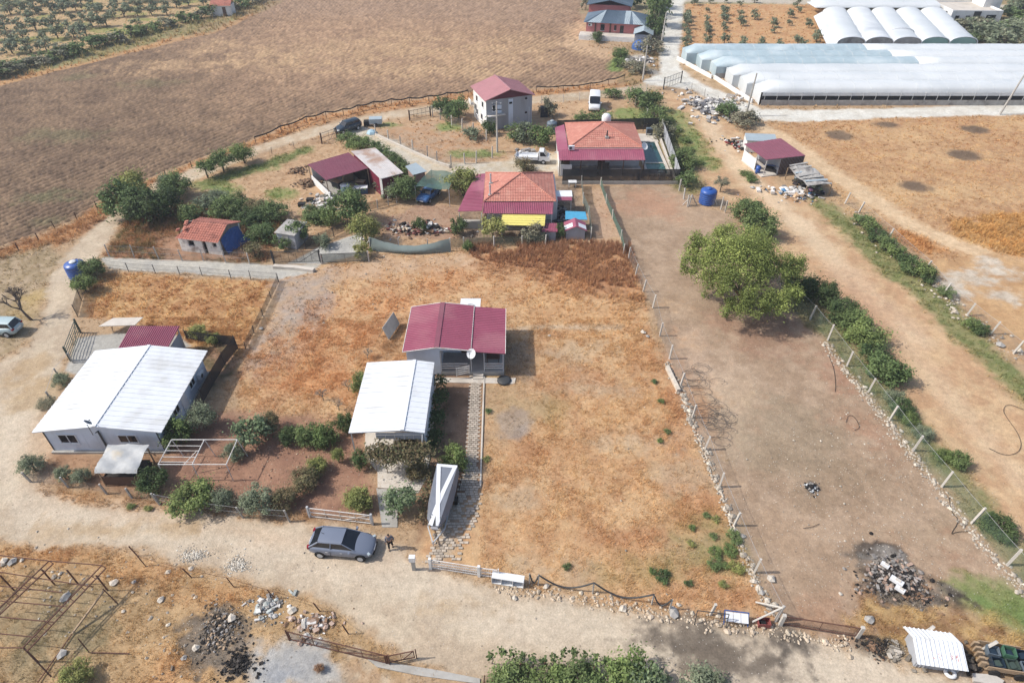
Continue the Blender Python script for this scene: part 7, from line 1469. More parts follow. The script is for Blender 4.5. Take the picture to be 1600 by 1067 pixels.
fence('thin wire fence along the lower side of the upper track', [(395, 250), (425, 240), (460, 232), (503, 224)], 1.0, 'dark_steel', 'wire_mesh', pw=.05)
fence('thin fence with small posts along the track above the white van', [(846, 163), (880, 160), (905, 157), (935, 153), (962, 150), (980, 146), (1010, 143), (1037, 139)], 1.4, 'post_concrete', 'wire_mesh', pw=.08)
fence('wire fence with thin posts along the gravel road by the greenhouses', [(1063, 129), (1080, 142), (1100, 153), (1120, 164), (1145, 175)], 1.5, 'concrete', 'wire_mesh', pw=.06)
fence('rough post fence between the ploughed field and the left track', [(-20, 412), (1, 403), (29, 391), (61, 376), (86, 357), (120, 343), (152, 326), (200, 300), (260, 277), (300, 262)], 1.0, 'dark_wood', None, pw=.1, wires=1, wmat='rust')
fence('pale posts behind the pool villa hedge', [(984, 158), (992, 166), (1000, 172), (1010, 184)], 1.5, 'post_concrete', None, pw=.12, wires=1)
fence('rusty post fence at the lower edge of the dirt road', [(215, 868), (228, 884), (300, 902), (366, 917), (430, 934), (500, 954), (545, 990)], 1.1, 'rust', None, pw=.06, wires=1, wmat='rust', lean=-.2)
fence('rusty wire fence at the bottom edge among climbing plants', [(756, 1070), (812, 1052), (850, 1050), (900, 1052), (925, 1056)], 1.2, 'rust', 'rust_mesh', pw=.06)
fence('last two leaning concrete posts beside the corrugated hut and the crate trailer', [(1433, 996), (1527, 1018)], 1.3, 'post_concrete', None, pw=.17, lean=.35)
# draped black covered fence by the field
def draped(label, px, h, r, mat, amp, name='covered_fence', post='dark_wood', per=3):
    pts = [G(*p) for p in px]; o = pts[0]; t = thing(name, label, 'fence', (*o, 0)); path = []
    for i, (a, b) in enumerate(pts):
        MB().rbox(a-o[0], b-o[1], -.1, h, .08, .08).build('post', post, t)
        if i < len(pts)-1:
            c = pts[i+1]
            for k in range(per*2): u = k/(per*2); path.append((a+(c[0]-a)*u-o[0], b+(c[1]-b)*u-o[1], h-amp*math.sin(PI*u)))
    path.append((pts[-1][0]-o[0], pts[-1][1]-o[1], h)); return t, path, r, mat
def drape_build(d, nm='cover'):
    t, path, r, mat = d; m = MB(); m.tube(path, r, 6, smooth=True); m.build(nm, mat, t)
d = draped('field fence with a black sheet draped along its top, left of the two-storey house', [(400, 224), (440, 207), (480, 192), (510, 184), (537, 180), (560, 174), (585, 168), (612, 164), (640, 162), (670, 159), (700, 154), (732, 150)], 1.0, .11, 'black', .25)
drape_build(d)
d = draped('field fence with a black sheet draped along its top, right of the two-storey house', [(838, 144), (880, 143), (922, 139), (950, 133), (975, 126)], 1.0, .10, 'black', .2); drape_build(d)
d = draped('roadside post fence of the dry plot with a dark hose slung from post to post', [(827, 912), (841, 914), (926, 926), (1018, 944), (1046, 952)], 1.2, .055, 'dark_steel', 1.0, 'hose_fence', 'post_concrete', 6)
t, path, r, mat = d; drape_build(d, 'hose')
p_ = G(1110, 960); po = thing('post', 'single pale concrete post behind the blue pipe frame', 'post', (*p_, 0)); MB().rbox(0, 0, -.1, 1.2, .13, .13, 0, (.08, 0)).build('shaft', 'post_concrete', po); MB().rbox(.1, 0, 1.202, 1.24, .16, .16).build('cap', 'post_concrete', po)
# low walls
def lowwall(px, h, th, mat, label):
    t = thing('low_wall', label, 'wall', (0, 0, 0)); P0 = [G(*p) for p in px]
    for (a, b), (c, d_) in zip(P0[:-1], P0[1:]):
        L = math.hypot(c-a, d_-b); nx, ny = -(d_-b)/L*th/2, (c-a)/L*th/2
        MB().hexa([(a-nx, b-ny, -.1), (c-nx, d_-ny, -.1), (c+nx, d_+ny, -.1), (a+nx, b+ny, -.1)], [(a-nx, b-ny, h), (c-nx, d_-ny, h), (c+nx, d_+ny, h), (a+nx, b+ny, h)]).build('wall', mat, t)
lowwall([(587, 212), (612, 224), (645, 239), (683, 256), (703, 262)], .35, .25, 'pale_concrete', 'low pale wall under the posts of the plot left of the utility pole')
lowwall([(428, 418), (462, 420), (491, 424)], .3, .5, 'pale_concrete', 'low pale wall below the dark lane gate')
lowwall([(1042, 575), (1060, 612)], .3, .3, 'rock', 'short course of pale blocks at the upper fence of the dry plot')
# gates
def gate(label, a, b, h, mat, bars=4, vert=0, mesh=None, post='steel_pipe', brace=True, name='gate', bw=.05, pr=.07, z=.12):
    p, q = G(*a), G(*b); L = math.hypot(q[0]-p[0], q[1]-p[1]); t = thing(name, label, 'gate', (*p, 0), math.atan2(q[1]-p[1], q[0]-p[0]))
    for xx in (-.12, L+.12): MB().rbox(xx, 0, -.1, h+.15, pr*2, pr*2).build('post', post, t)
    for k in range(bars): zz = z+(h-z)*k/(bars-1); MB().box(.0, L, -bw/2, bw/2, zz-bw/2, zz+bw/2).build('rail', mat, t)
    for xx in (0, L): MB().box(xx-bw*.5, xx+bw*.5, -bw/2-.003, bw/2+.003, z-bw/2-.003, h+bw/2+.003).build('stile', mat, t)
    for k in range(vert): xx = L*(k+1)/(vert+1); MB().box(xx-.012, xx+.012, -.015, .015, z, h).build('bar', mat, t)
    if brace: MB().tube([(L*.55, 0, z), (L, 0, h)], .02, 4).build('brace', mat, t)
    if mesh: MB().quad((.02, .01, z), (L-.02, .01, z), (L-.02, .01, h), (.02, .01, h)).build('mesh_panel', mesh, t)
    return t
gate('long low white barred gate of the dry plot lying ajar by the road', (676, 888), (746, 899), 1.0, 'white_steel', 4, 26, brace=False, post='white_wall', pr=.09)
gate('short white end gate beyond the pillar next to the white cabinet', (752, 900), (776, 903), .95, 'white_steel', 3, 7, brace=False, post='white_steel', pr=.04)
gate('white steel gate with wire mesh before the red soil garden', (487, 808), (580, 819), 1.05, 'white_steel', 3, 3, 'wire_mesh', post='steel_pipe')
gate('dark lane gate of vertical bars below the grey tin shed', (430, 412), (500, 410), 1.5, 'dark_steel', 2, 5, 'dark_mesh', post='dark_steel')
gate('netted frame gate right of the dark lane gate', (505, 412), (575, 409), 1.2, 'dark_steel', 2, 1, 'grey_net', post='post_concrete', brace=False)
gate('green barred gate standing open at the paved yard left', (111, 562), (126, 521), 1.5, 'green_steel', 6, 1, post='green_steel')
gate('dark metal gate across the track at the crossroads', (1037, 140), (1063, 130), 2.0, 'dark_steel', 3, 5, 'wire_mesh', post='dark_steel', brace=False)
gate('dark gate at the top of the plot left of the two-storey house', (641, 188), (672, 182), 1.5, 'dark_steel', 3, 4, 'wire_mesh', post='dark_wood', brace=False)
gate('dark gate by the lower side of the upper track', (504, 224), (526, 216), 1.5, 'dark_steel', 3, 1, 'wire_mesh', post='dark_wood')
gate('rusty tube gate of the bare plot between two concrete posts', (1222, 976), (1336, 994), 1.0, 'rust', 2, 1, 'rust_mesh', post='post_concrete', brace=False, pr=.1)
gate('rusty panel gate left by the dirt road in the foreground lot', (455, 1000), (606, 1037), 1.05, 'rust', 2, 3, 'rust_mesh', post='rust', pr=.035, brace=True)
gate('rusty half-open gate leaf jutting towards the dirt road', (607, 1036), (648, 1028), .9, 'rust', 2, 1, 'rust_mesh', post='rust', pr=.03)
pc = thing('gate_pillar', 'white pillar with a meter box left of the long white gate', 'pillar', (*G(647, 889), 0)); MB().rbox(0, 0, -.1, 1.45, .22, .2).build('shaft', 'concrete', pc); MB().box(-.2, .2, -.2, .1, 1.1, 1.55).build('meter_box', 'white_plastic', pc)
# corner post with braces
cp = thing('corner_post', 'pale corner post with two braces at the meeting of the plot fences', 'post', (*G(1212, 970), 0)); MB().tube([(0, 0, -.1), (.12, .1, 1.6)], .08, 6).build('shaft', 'post_concrete', cp); MB().tube([(.12, .1, 1.5), (-1.5, -.1, .1)], .06, 6).build('brace', 'post_concrete', cp); MB().tube([(.12, .1, 1.4), (-.9, 1.2, .1)], .06, 6).build('brace', 'post_concrete', cp)
for px, lb in ((1076, 'tripod of leaning concrete posts left of the large blue tank'), (1108, 'leaning brace post in front of the large blue tank')):
    b = thing('brace_post', lb, 'post', (*G(px, 322), 0)); MB().tube([(0, 0, -.1), (.25, .2, 1.5)], .08, 5).build('shaft', 'post_concrete', b); MB().tube([(.25, .2, 1.4), (1.1, .3, .0)], .06, 5).build('brace', 'post_concrete', b); MB().tube([(.25, .2, 1.4), (-.7, .3, .0)], .06, 5).build('brace', 'post_concrete', b)
# utility poles
def pole(px, py, h, lean, label, arm=True, mat='post_concrete'):
    t = thing('utility_pole', label, 'utility pole', (*G(px, py), 0)); top = (lean[0], lean[1], h)
    MB().tube([(0, 0, -.2), (lean[0]*.5, lean[1]*.5, h*.5), top], [.17, .14, .10], 8).build('shaft', mat, t)
    if arm:
        for k, z in enumerate((h-.35, h-1.1)):
            f = z/h; a = MB(); a.tube([(lean[0]*f-.7, lean[1]*f, z), (lean[0]*f+.7, lean[1]*f, z)], .05, 4); ao = a.build('crossarm', 'dark_steel', t)
            for s_ in (-.6, 0, .6): MB().lathe([(.05, 0), (.06, .08), (.02, .14)], lean[0]*f+s_, lean[1]*f, z+.05, 8).build('insulator', 'white_plastic', ao)
    return t
pole(777, 238, 7.4, (0, 0), 'white utility pole with crossarms in front of the two-storey house')
t_ = bpy.data.objects['utility_pole']; MB().tube([(0, 0, 5.2), (-.9, -.2, 5.4)], .03, 5).build('lamp_arm', 'steel_pipe', t_); MB().rbox(-1.0, -.2, 5.3, 5.42, .4, .18).build('lamp', 'white_plastic', t_)
pole(1165, 182, 6.8, (.35, .3), 'plain pole beside the gravel road left end of the long greenhouse', False, 'concrete')
pole(1562, 179, 8.2, (1.5, .3), 'leaning pole at the right edge in front of the greenhouses', False, 'concrete')
pole(1033, 70, 6.4, (.2, 0), 'pale pole between the tall trees and the gravel road', False)
pole(1004, 126, 6.2, (.1, 0), 'pale pole at the corner of the ploughed field', True)
# tanks
tank('water_tank', (*G(124, 431), 0), 1.0, 1.75, 'bright blue water tank with a white lid beside the left track')
tank('water_tank', (*G(1104, 317), 0), 1.02, 2.0, 'large deep blue water tank behind the corner of the bare plot', lid='blue_plastic')
tank('water_tank', (*G(862, 208), 0), .82, 1.9, 'grey water tank beside the pool villa', 'grey_plastic', 'pale_slate')
bx = thing('bin', 'dark bin standing right of the two-storey house', 'bin', (*G(850, 182), 0)); MB().rbox(0, 0, 0, 1.5, 1.2, 1.0).build('container', 'car_dark', bx); MB().rbox(0, 0, 1.502, 1.6, 1.3, 1.1).build('lid', 'dark_steel', bx)
tr = thing('trailer', 'small pale blue trailer with dark boxes at the lane fork', 'trailer', (*G(588, 196), 0), .1); MB().box(-1, 1, -.7, .7, .45, 1.2).build('trailer_box', 'pale_slate', tr); MB().box(-1.9, -1.1, -.5, .5, 0, .8).build('drum', 'black', tr)
for s_ in (-1, 1): MB().tube([(0, s_*.7, .3), (0, s_*.85, .3)], .3, 12).build('wheel', 'rubber', tr)
tp = thing('tarp', 'blue crumpled sheet lying at the lane fork', 'tarp', (*G(581, 208), 0)); MB().lathe([(.9, 0), (.7, .3), (.3, .5), (.02, .55)], seg=7, smooth=False).build('sheet', 'pale_blue', tp)
# white pipe frame over the garden
def pipe_frame():
    t = thing('pipe_frame', 'white pipe pergola frame without cover in the garden by the lean-to', 'pergola', (-25.9, 31.6, 0)); M_ = lambda a, b, n='pipe', r=.035: MB().tube([a, b], r, 6).build(n, 'white_steel', t)
    z = 1.95; X = (0, 2.5, 5.0); fy, by = 0, 2.3
    for i, x in enumerate(X):
        M_((x, by, z), (x-.1, fy, z-.15), 'rafter'); M_((x, by, z), (x+.25, by+.1, -.05), 'leg'); M_((x-.1, fy, z-.15), (x-.05, fy-.05, -.05), 'leg')
    M_((0, by, z), (5.0, by, z), 'rail'); M_((-.1, fy, z-.15), (4.9, fy, z-.15), 'rail')
    for v in (.25, .45, .7, .9): M_((-.03, by*(1-v), z-.15*v), (2.47, by*(1-v), z-.15*v-.03), 'slat', .025)
    M_((2.3, 1.3, z-.1), (1.2, .7, .9), 'brace')
pipe_frame()
# rusty frame bottom left
def rusty_frame():
    t = thing('rusty_frame', 'large rusty steel frame of an unfinished shed in the foreground lot', 'frame', (0, 0, 0)); z = 1.75
    def g(cx, cy, zz): return G3(cx/3.365, 750+cy/3.365, zz)
    def truss(a, b, n):
        A, B = Vector(g(*a, z)), Vector(g(*b, z)); off = Vector((.28, -.12, -.12)); A2, B2 = A+off, B+off
        MB().tube([A, B], .03, 4).build('beam', 'rust', t); MB().tube([A2, B2], .03, 4).build('beam', 'rust', t)
        for k in range(n+1): u = k/n; MB().tube([A.lerp(B, u), A2.lerp(B2, u)], .022, 4).build('web', 'rust', t)
    truss((258, 424), (-120, 780), 8); truss((535, 447), (120, 880), 7); truss((-40, 395), (-400, 800), 5)
    def b(a, c, za=z, zc=z, n='rail', r=.025, mt='rust'): MB().tube([g(*a, za), g(*c, zc)], r, 4).build(n, mt, t)
    b((-60, 388), (258, 424)); b((258, 424), (535, 447)); b((-80, 470), (490, 560), 1.5, 1.5); b((-100, 545), (330, 590), 1.5, 1.5); b((-60, 628), (350, 665), 1.5, 1.5); b((-60, 712), (280, 745), 1.5, 1.5); b((-60, 800), (190, 825), 1.5, 1.5); b((-60, 880), (125, 880))
    for c in ((220, 470), (505, 500), (0, 500), (125, 882), (350, 470)):
        x, y, _ = g(*c, z); MB().tube([(x, y, z), (x+.05, y, -.1)], .035, 4).build('post', 'rust', t)
    b((620, 650), (540, 570), .1, 1.6, 'brace'); b((550, 575), (380, 805), 1.0, .1, 'plank', .05, 'wood'); b((410, 830), (470, 905), .9, .05, 'post', .03); b((125, 882), (270, 1032), z, .05, 'brace', .04); b((380, 805), (200, 1060), .1, .1, 'rail'); b((470, 905), (680, 910), .1, .1, 'rail')
rusty_frame()
# cabinet, frames, crates along the road
def roadside():
    a = head((769, 905), (819, 913)); t = thing('cabinet', 'white open kitchen cabinet with three compartments lying by the roadside gate', 'cabinet', (*G(768, 911), 0), a)
    m = MB(); m.box(0, 2.1, 0, .5, .0, .05); m.box(0, 2.1, .47, .5, .05, .62); m.build('back', 'white_plastic', t); MB().box(0, 2.1, .0, .5, .62, .68).build('top', 'white_plastic', t)
    for xx in (0, .62, 1.38, 2.06): MB().box(xx, xx+.04, 0, .47, .05, .618).build('divider', 'white_plastic', t)
    t = thing('pipe_frame', 'thin blue-grey pipe frame standing at the roadside edge of the dry plot', 'frame', (*G(1085, 975), 0), head((1085, 975), (1132, 980)))
    for a_, b_, n in (((0, 0, -.05), (0, .25, 1.2), 'leg'), ((1.9, 0, -.05), (1.9, .25, 1.15), 'leg'), ((0, .25, 1.2), (1.9, .25, 1.15), 'rail'), ((1.9, .2, .8), (1.6, .3, .4), 'brace')): MB().tube([a_, b_], .03, 5).build(n, 'dark_steel', t)
    t = thing('bench', 'low bench of three white panels on a blue frame beside the blue pipe frame', 'bench', (*G(1130, 974), 0), head((1130, 974), (1162, 978)))
    for k in range(3): MB().slab([(.1+k*.46, .0, .35), (.53+k*.46, 0, .35), (.53+k*.46, .5, .6), (.1+k*.46, .5, .6)], .05).build('panel', 'white_tarp', t)
    MB().tube([(0, .54, .66), (1.5, .54, .66)], .04, 5).build('rail', 'blue_tarp', t)
    for xx in (0.04, 1.48): MB().tube([(xx, .54, .66), (xx, 0, -.05)], .035, 5).build('leg', 'blue_tarp', t)
    t = thing('crate', 'dull red plastic crate at the foot of the braced corner post', 'crate', (*G(1184, 980), 0), head((1184, 980), (1200, 981)))
    m = MB(); m.box(0, .75, 0, .5, 0, .04); m.box(0, .75, 0, .03, .04, .38); m.box(0, .75, .47, .5, .04, .38); m.box(0, .03, .03, .47, .04, .38); m.box(.72, .75, .03, .47, .04, .38); m.build('crate_shell', pm('dull_red', C3(150, 74, 68), rough=.6), t); MB().box(.2, .5, .1, .4, .04, .2).build('content', 'black', t)
    # corrugated hut
    P0, P1 = G(1424, 1040), G(1499, 1051); L = math.hypot(P1[0]-P0[0], P1[1]-P0[1]); a = math.atan2(P1[1]-P0[1], P1[0]-P0[0])
    t = thing('hut', 'small white corrugated hut with faded red lettering on its roof at the lower right', 'hut', (*P0, 0), a)
    m = MB(); A = [(-.1, -.35, .95), (L, -.35, .95), (L, 1.05, 1.35), (-.1, 1.05, 1.35)]; m.slab(A, .03); m.ribs((-.1, -.35, .953), (L, -.35, .953), (L, 1.05, 1.353), (-.1, 1.05, 1.353), 11, .035, .05); m.build('roof', 'white_panel', t)
    m = MB(); A = [(-.1, 1.06, 1.35), (L, 1.06, 1.35), (L-.25, 1.8, 1.1), (-.35, 1.8, 1.1)]; m.slab(A, .03); m.ribs((-.1, 1.06, 1.353), (L, 1.06, 1.353), (L-.25, 1.8, 1.103), (-.35, 1.8, 1.103), 11, .035, .05); m.build('roof', 'white_panel', t)
    m = wall_box(.1, L-.1, .0, 1.65, .92, .05); m.ribs((.1, -.003, .02), (L-.1, -.003, .02), (L-.1, -.003, .9), (.1, -.003, .9), 12, .03, .03); m.build('wall', 'grey_panel', t)
    pm('faded_red', C3(214, 140, 140), var=.3, scale=12); n = Vector((0, -.275, .96)); rr = random.Random(8)
    for gi, gx in enumerate((.8, 1.15, 1.75, 2.1)):
        m = MB()
        for k in range(5):
            u0 = gx+rr.uniform(0, .2); v0 = .35+rr.uniform(0, .5); p = Vector((u0, -.35+v0, .953+v0*.2857+.012)); d_ = Vector((rr.uniform(-.12, .12), rr.uniform(-.15, .15), 0)); d_.z = d_.y*.2857; s_ = d_.cross(Vector((0, -.275, .96))).normalized()*.018; m.quad(p-s_, p+d_-s_, p+d_+s_, p+s_)
        m.build('lettering', 'faded_red', t)
    t = thing('tyre', 'white-painted old tyre lying below the corrugated hut', 'tyre', (*G(1483, 1052), 0)); m = MB(); R0, r0 = .25, .11; V_ = [((R0+r0*math.cos(b))*math.cos(c), (R0+r0*math.cos(b))*math.sin(c), .12+r0*math.sin(b)) for c in [2*PI*k/16 for k in range(16)] for b in [2*PI*j/8 for j in range(8)]]
    m._add(V_, [(i*8+j, i*8+(j+1) % 8, ((i+1) % 16)*8+(j+1) % 8, ((i+1) % 16)*8+j) for i in range(16) for j in range(8)], True); m.build('tread', 'white_tarp', t)
    # trailer of crates
    P0, P1 = G(1534, 1050), G(1594, 1060); L = math.hypot(P1[0]-P0[0], P1[1]-P0[1])+.3; a = math.atan2(P1[1]-P0[1], P1[0]-P0[0]); t = thing('cart', 'weathered wooden cart filled with dark crates at the lower right corner', 'cart', (*P0, 0), a)
    MB().box(0, L, 0, 1.5, .35, .42).build('cart_bed', 'wood', t)
    for z in (.44, .58, .72):
        MB().box(0, L, -.05, 0, z, z+.1).build('board', 'wood', t); MB().box(0, L, 1.5, 1.55, z, z+.1).build('board', 'wood', t)
    m = MB()
    for k in range(5): MB().rbox(-.18, .15+k*.3, .42, .9, .3, .12).build('end_board', 'wood', t)
    for xx in (.5, L-.5):
        for yy in (-.12, 1.62): MB().tube([(xx, yy-.05, .3), (xx, yy+.05, .3)], .3, 12).build('wheel', 'rubber', t)
    cm = [('car_dark', 'dark slate crate nearest the end board of the cart'), ('grey_plastic', 'grey-blue crate in the middle row of the cart'), ('green_steel', 'dark green crate at the back of the cart'), ('green_net2', 'bright green crate standing highest in the cart'), ('grey_plastic', 'grey-blue crate at the front side of the cart'), ('car_dark', 'dark crate at the right end of the cart')]
    pm('green_net2', C3(70, 120, 92), rough=.6)
    for k, (mt, lb) in enumerate(cm):
        cx, cy = .35+(k//2)*.8, .3+(k % 2)*.72; x_ = P0[0]+cx*math.cos(a)-cy*math.sin(a); y_ = P0[1]+cx*math.sin(a)+cy*math.cos(a)
        c = thing('crate', lb, 'crate', (x_, y_, .43), a+random.uniform(-.15, .15)); h = .45+.2*(k == 3); MB().box(-.02, .62, -.25, .32, 0, .03).build('base', mt, c)
        for q in ((-.02, .62, -.25, -.22), (-.02, .62, .29, .32), (-.02, .01, -.22, .29), (.59, .62, -.22, .29)): MB().box(*q, .03, h).build('side', mt, c)
        MB().rbox(.3, .03, .03, h*.7, .4, .35, .3).build('content', 'car_dark' if k % 2 else 'green_steel', c)
    s_ = thing('slab', 'broken pale concrete slab lying in front of the crate cart', 'slab', (*G(1540, 1062), 0), -.1); MB().prism([(-.8, -.2), (.6, -.35), (.95, 0), (.5, .3), (-.7, .25)], 0, .18).build('block', 'post_concrete', s_)
roadside()
# hanging net behind the dry plot
def hang():
    t = thing('hanging_net', 'grey shade net hanging slack between posts above the dry plot', 'net', (0, 0, 0)); a, b = Vector((*G(578, 392), 0)), Vector((*G(704, 394), 0)); n = 16; V_ = []
    for j in range(7):
        for i in range(n+1):
            u, v = i/n, j/6; p = a.lerp(b, u); s = math.sin(PI*u); z = v*(1.55-.75*s)+.05; y = -.9*s*math.sin(PI*(.2+.6*v))+.4*v; V_.append((p.x, p.y+y, z+.05*math.sin(i*1.9+j)))
    m = MB(); m._add(V_, [(j*(n+1)+i, j*(n+1)+i+1, (j+1)*(n+1)+i+1, (j+1)*(n+1)+i) for j in range(6) for i in range(n)], True); m.build('net', pm('net_cloth', C3(128, 142, 138), var=.1, scale=1, rough=.9, bump=.1), t)
    for u in (0, .36, .72, 1): p = a.lerp(b, u); MB().rbox(p.x, p.y+.3, -.1, 1.5, .1, .1).build('post', 'post_concrete', t)
    MB().tube([(a.x, a.y, .1), (a.x+.1, a.y+.3, 1.5)], .06, 5).build('brace', 'post_concrete', t); MB().tube([(a.x-1, a.y-.2, .0), (a.x+.1, a.y+.3, 1.3)], .06, 5).build('brace', 'post_concrete', t)
hang()
# ------------------------------------------------------------------ heaps, stones, rubbish (nobody could count them)
def heap(name, label, cat, px, py, rx, ry, hz, n, s0, s1, cols, seed, boxes=.4, mat='junk', kind=None):
    x, y = G(px, py); rr = random.Random(seed); t = thing(name, label, cat, (x, y, 0)); m = MB()
    for k in range(n):
        a = rr.uniform(0, 6.28); d_ = abs(rr.gauss(0, .52))*(1+.35*math.sin(3*a+seed)); X, Y = math.cos(a)*d_*rx, math.sin(a)*d_*ry; z = hz*max(0, 1-d_)*rr.random(); q_ = rr.choice((.7, .9, 1.1)); m.col = tuple(c*q_ for c in cols[rr.randrange(len(cols))]); s = s0+(s1-s0)*rr.random()**2.2
        if rr.random() < boxes: m.rbox(X, Y, z-.03, z+s*rr.uniform(.2, .7), s*rr.uniform(.8, 2), s*rr.uniform(.4, 1), rr.uniform(0, 3), (rr.uniform(-.4, .4), rr.uniform(-.4, .4)))
        else: m.stone(X, Y, z-.02, s*.6, rr)
    o = m.build('debris', mat, t, kind='stuff'); return t
WH, GY, DK, BR = C3(226, 222, 216), C3(160, 154, 148), C3(56, 52, 50), C3(150, 116, 88)
heap('rubbish_heap', 'heap of white sacks and rubbish beside the gravel road', 'heap', 1110, 168, 4.6, 5.6, .8, 620, .2, .85, [WH, WH, GY, C3(120, 120, 126)], 1)
heap('rubbish_heap', 'heap of planks, sacks and scrap behind the hanging grey net', 'heap', 655, 360, 5.4, 1.7, .9, 420, .12, .6, [WH, C3(214, 196, 170), DK, BR, C3(150, 90, 84)], 2)
heap('rubble_heap', 'pale rubble spilling from the corner of the open barn', 'heap', 505, 318, 2.6, 3.0, .4, 160, .2, .6, [WH, C3(210, 190, 168), GY], 3)
heap('brush_heap', 'dry brush heap left of the open barn, upper one', 'heap', 465, 268, 1.6, 1.3, .6, 140, .15, .4, [BR, C3(176, 146, 112)], 4)
heap('brush_heap', 'dry brush heap left of the open barn, lower one', 'heap', 482, 288, 2.0, 1.6, .7, 180, .15, .45, [BR, C3(150, 124, 96)], 5)
heap('rubbish_heap', 'white junk in front of the sagging grey shelter', 'heap', 1240, 303, 3.6, 2.5, .6, 300, .12, .7, [WH, WH, GY, C3(206, 170, 130), C3(90, 150, 200)], 6)
heap('rubbish_heap', 'junk scattered above the white shed on the sandy strip', 'heap', 1157, 228, 3.2, 3.4, .5, 130, .2, .6, [WH, GY, C3(160, 70, 66), DK], 7)
heap('rubbish_heap', 'white junk at the left side of the pool villa', 'heap', 822, 240, 2.4, 1.0, .5, 60, .2, .7, [WH, GY], 8)
heap('rubbish_heap', 'clutter crowded in the yard right of the tiled house', 'heap', 878, 340, 1.3, 3.2, .9, 260, .12, .55, [GY, DK, C3(120, 124, 132), C3(170, 168, 170)], 9)
heap('rubble_heap', 'rubble strewn beside the gravel road near the greenhouse wall', 'heap', 1152, 155, 3.0, 3.4, .3, 120, .15, .5, [WH, C3(200, 170, 136)], 10)
heap('rubbish_heap', 'white sacks piled by the pole at the field corner', 'heap', 1004, 96, 3.2, 2.4, .7, 100, .3, .8, [WH, GY], 11)
heap('rubble_heap', 'broken tiles and pale rubble beside the rusty posts in the foreground lot', 'heap', 418, 946, 1.2, .9, .25, 300, .05, .28, [WH, C3(200, 206, 200), GY], 12)
heap('rubble_heap', 'reddish rubble with broad pale slabs by the rusty gate', 'heap', 490, 975, 1.7, .9, .2, 300, .05, .32, [C3(206, 176, 156), WH, BR], 13)
heap('burnt_heap', 'charred debris strip among rocks in the foreground lot', 'heap', 342, 985, 1.6, 1.8, .15, 1300, .03, .16, [DK, C3(96, 88, 80), C3(130, 118, 104), GY, C3(190, 160, 126)], 14, .3)
heap('burnt_heap', 'black burnt heap left of the grey ash patch', 'heap', 374, 1036, 1.2, 1.1, .2, 600, .03, .17, [DK, C3(40, 38, 38), C3(90, 84, 78)], 15, .2)
heap('burnt_heap', 'large burnt rubbish heap with pale lumps on the bare plot', 'heap', 1395, 902, 2.2, 1.7, .25, 1500, .03, .26, [DK, DK, C3(100, 92, 86), C3(176, 166, 158), GY, C3(180, 150, 130)], 16, .3)
heap('burnt_heap', 'tail of charred rubbish running down from the large burnt heap', 'heap', 1436, 930, 1.4, .8, .1, 320, .03, .16, [DK, BR], 17, .3)
heap('burnt_heap', 'small burnt heap alone on the bare plot', 'heap', 1268, 761, .7, .6, .2, 260, .03, .2, [DK, C3(40, 40, 44), GY, C3(200, 204, 206)], 18, .4)
heap('burnt_heap', 'black ash heap between the rusty tube gate and the corrugated hut', 'heap', 1368, 1012, 1.0, .7, .15, 380, .03, .17, [DK, C3(60, 56, 52), BR], 19, .3)
heap('gravel_heap', 'spread pile of white pebbles on the lower road edge, left one', 'heap', 302, 868, 1.15, .7, .06, 620, .04, .1, [C3(214, 204, 186), C3(236, 228, 212), C3(190, 176, 156)], 20, 0)
heap('gravel_heap', 'spread pile of white pebbles on the lower road edge, right one', 'heap', 371, 882, 1.15, .8, .06, 620, .04, .1, [C3(214, 204, 186), C3(236, 228, 212), C3(190, 176, 156)], 21, 0)
heap('scrap_heap', 'dark scrap between the corrugated hut and the crate cart', 'heap', 1512, 1036, .6, .9, .5, 110, .1, .35, [DK, C3(110, 100, 88), C3(90, 86, 80)], 22)
heap('plank_heap', 'grey planks lying left of the corrugated hut', 'heap', 1400, 1018, .8, .8, .2, 70, .05, .3, [C3(190, 180, 166), C3(150, 140, 126)], 23, 1)
for px, py, w, lb in ((1398, 912, .5, 'white foam block on the large burnt heap, the longest one'), (1380, 887, .32, 'white block at the upper part of the large burnt heap'), (1403, 925, .36, 'pale block at the lower end of the large burnt heap')):
    b = thing('block', lb, 'block', (*G(px, py), .25), -.8); MB().rbox(0, 0, 0, .22, w*1.6, w*.7).build('slab', 'white_tarp', b); MB().rbox(.05, .02, .222, .26, w*.7, w*.4).build('chip', 'pale_concrete', b)
def stone_row(label, px, n, s0, s1, w, seed, cols=((216, 204, 184), (196, 182, 162), (176, 164, 148)), name='stone_row'):
    pts = [G(*p) for p in px]; rr = random.Random(seed); m = MB(); L = [math.hypot(b[0]-a[0], b[1]-a[1]) for a, b in zip(pts[:-1], pts[1:])]; S = sum(L); cs = [C3(*c) for c in cols]
    for k in range(n):
        d_ = rr.random()*S; i = 0
        while d_ > L[i] and i < len(L)-1: d_ -= L[i]; i += 1
        u = d_/L[i]; a, b = pts[i], pts[i+1]; nx, ny = -(b[1]-a[1])/L[i], (b[0]-a[0])/L[i]; o = rr.gauss(0, w); q_ = rr.uniform(.78, 1.1); m.col = tuple(c*q_ for c in cs[rr.randrange(3)])
        m.stone(a[0]+(b[0]-a[0])*u+nx*o, a[1]+(b[1]-a[1])*u+ny*o, -.02, (s0+(s1-s0)*rr.random()**1.8)*(.9 if rr.random() > .12 else 1.6), rr)
    vmat('stones', noise=.2, nscale=6); o = m.build(name, 'stones', None, kind='stuff'); tag(o, label, 'stones'); return o
stone_row('line of white and grey stones under the fence between the dry and the bare plot', [(1040, 565), (1062, 606), (1080, 655), (1100, 705), (1122, 762), (1146, 822), (1176, 896), (1206, 960)], 620, .05, .15, .18, 1)
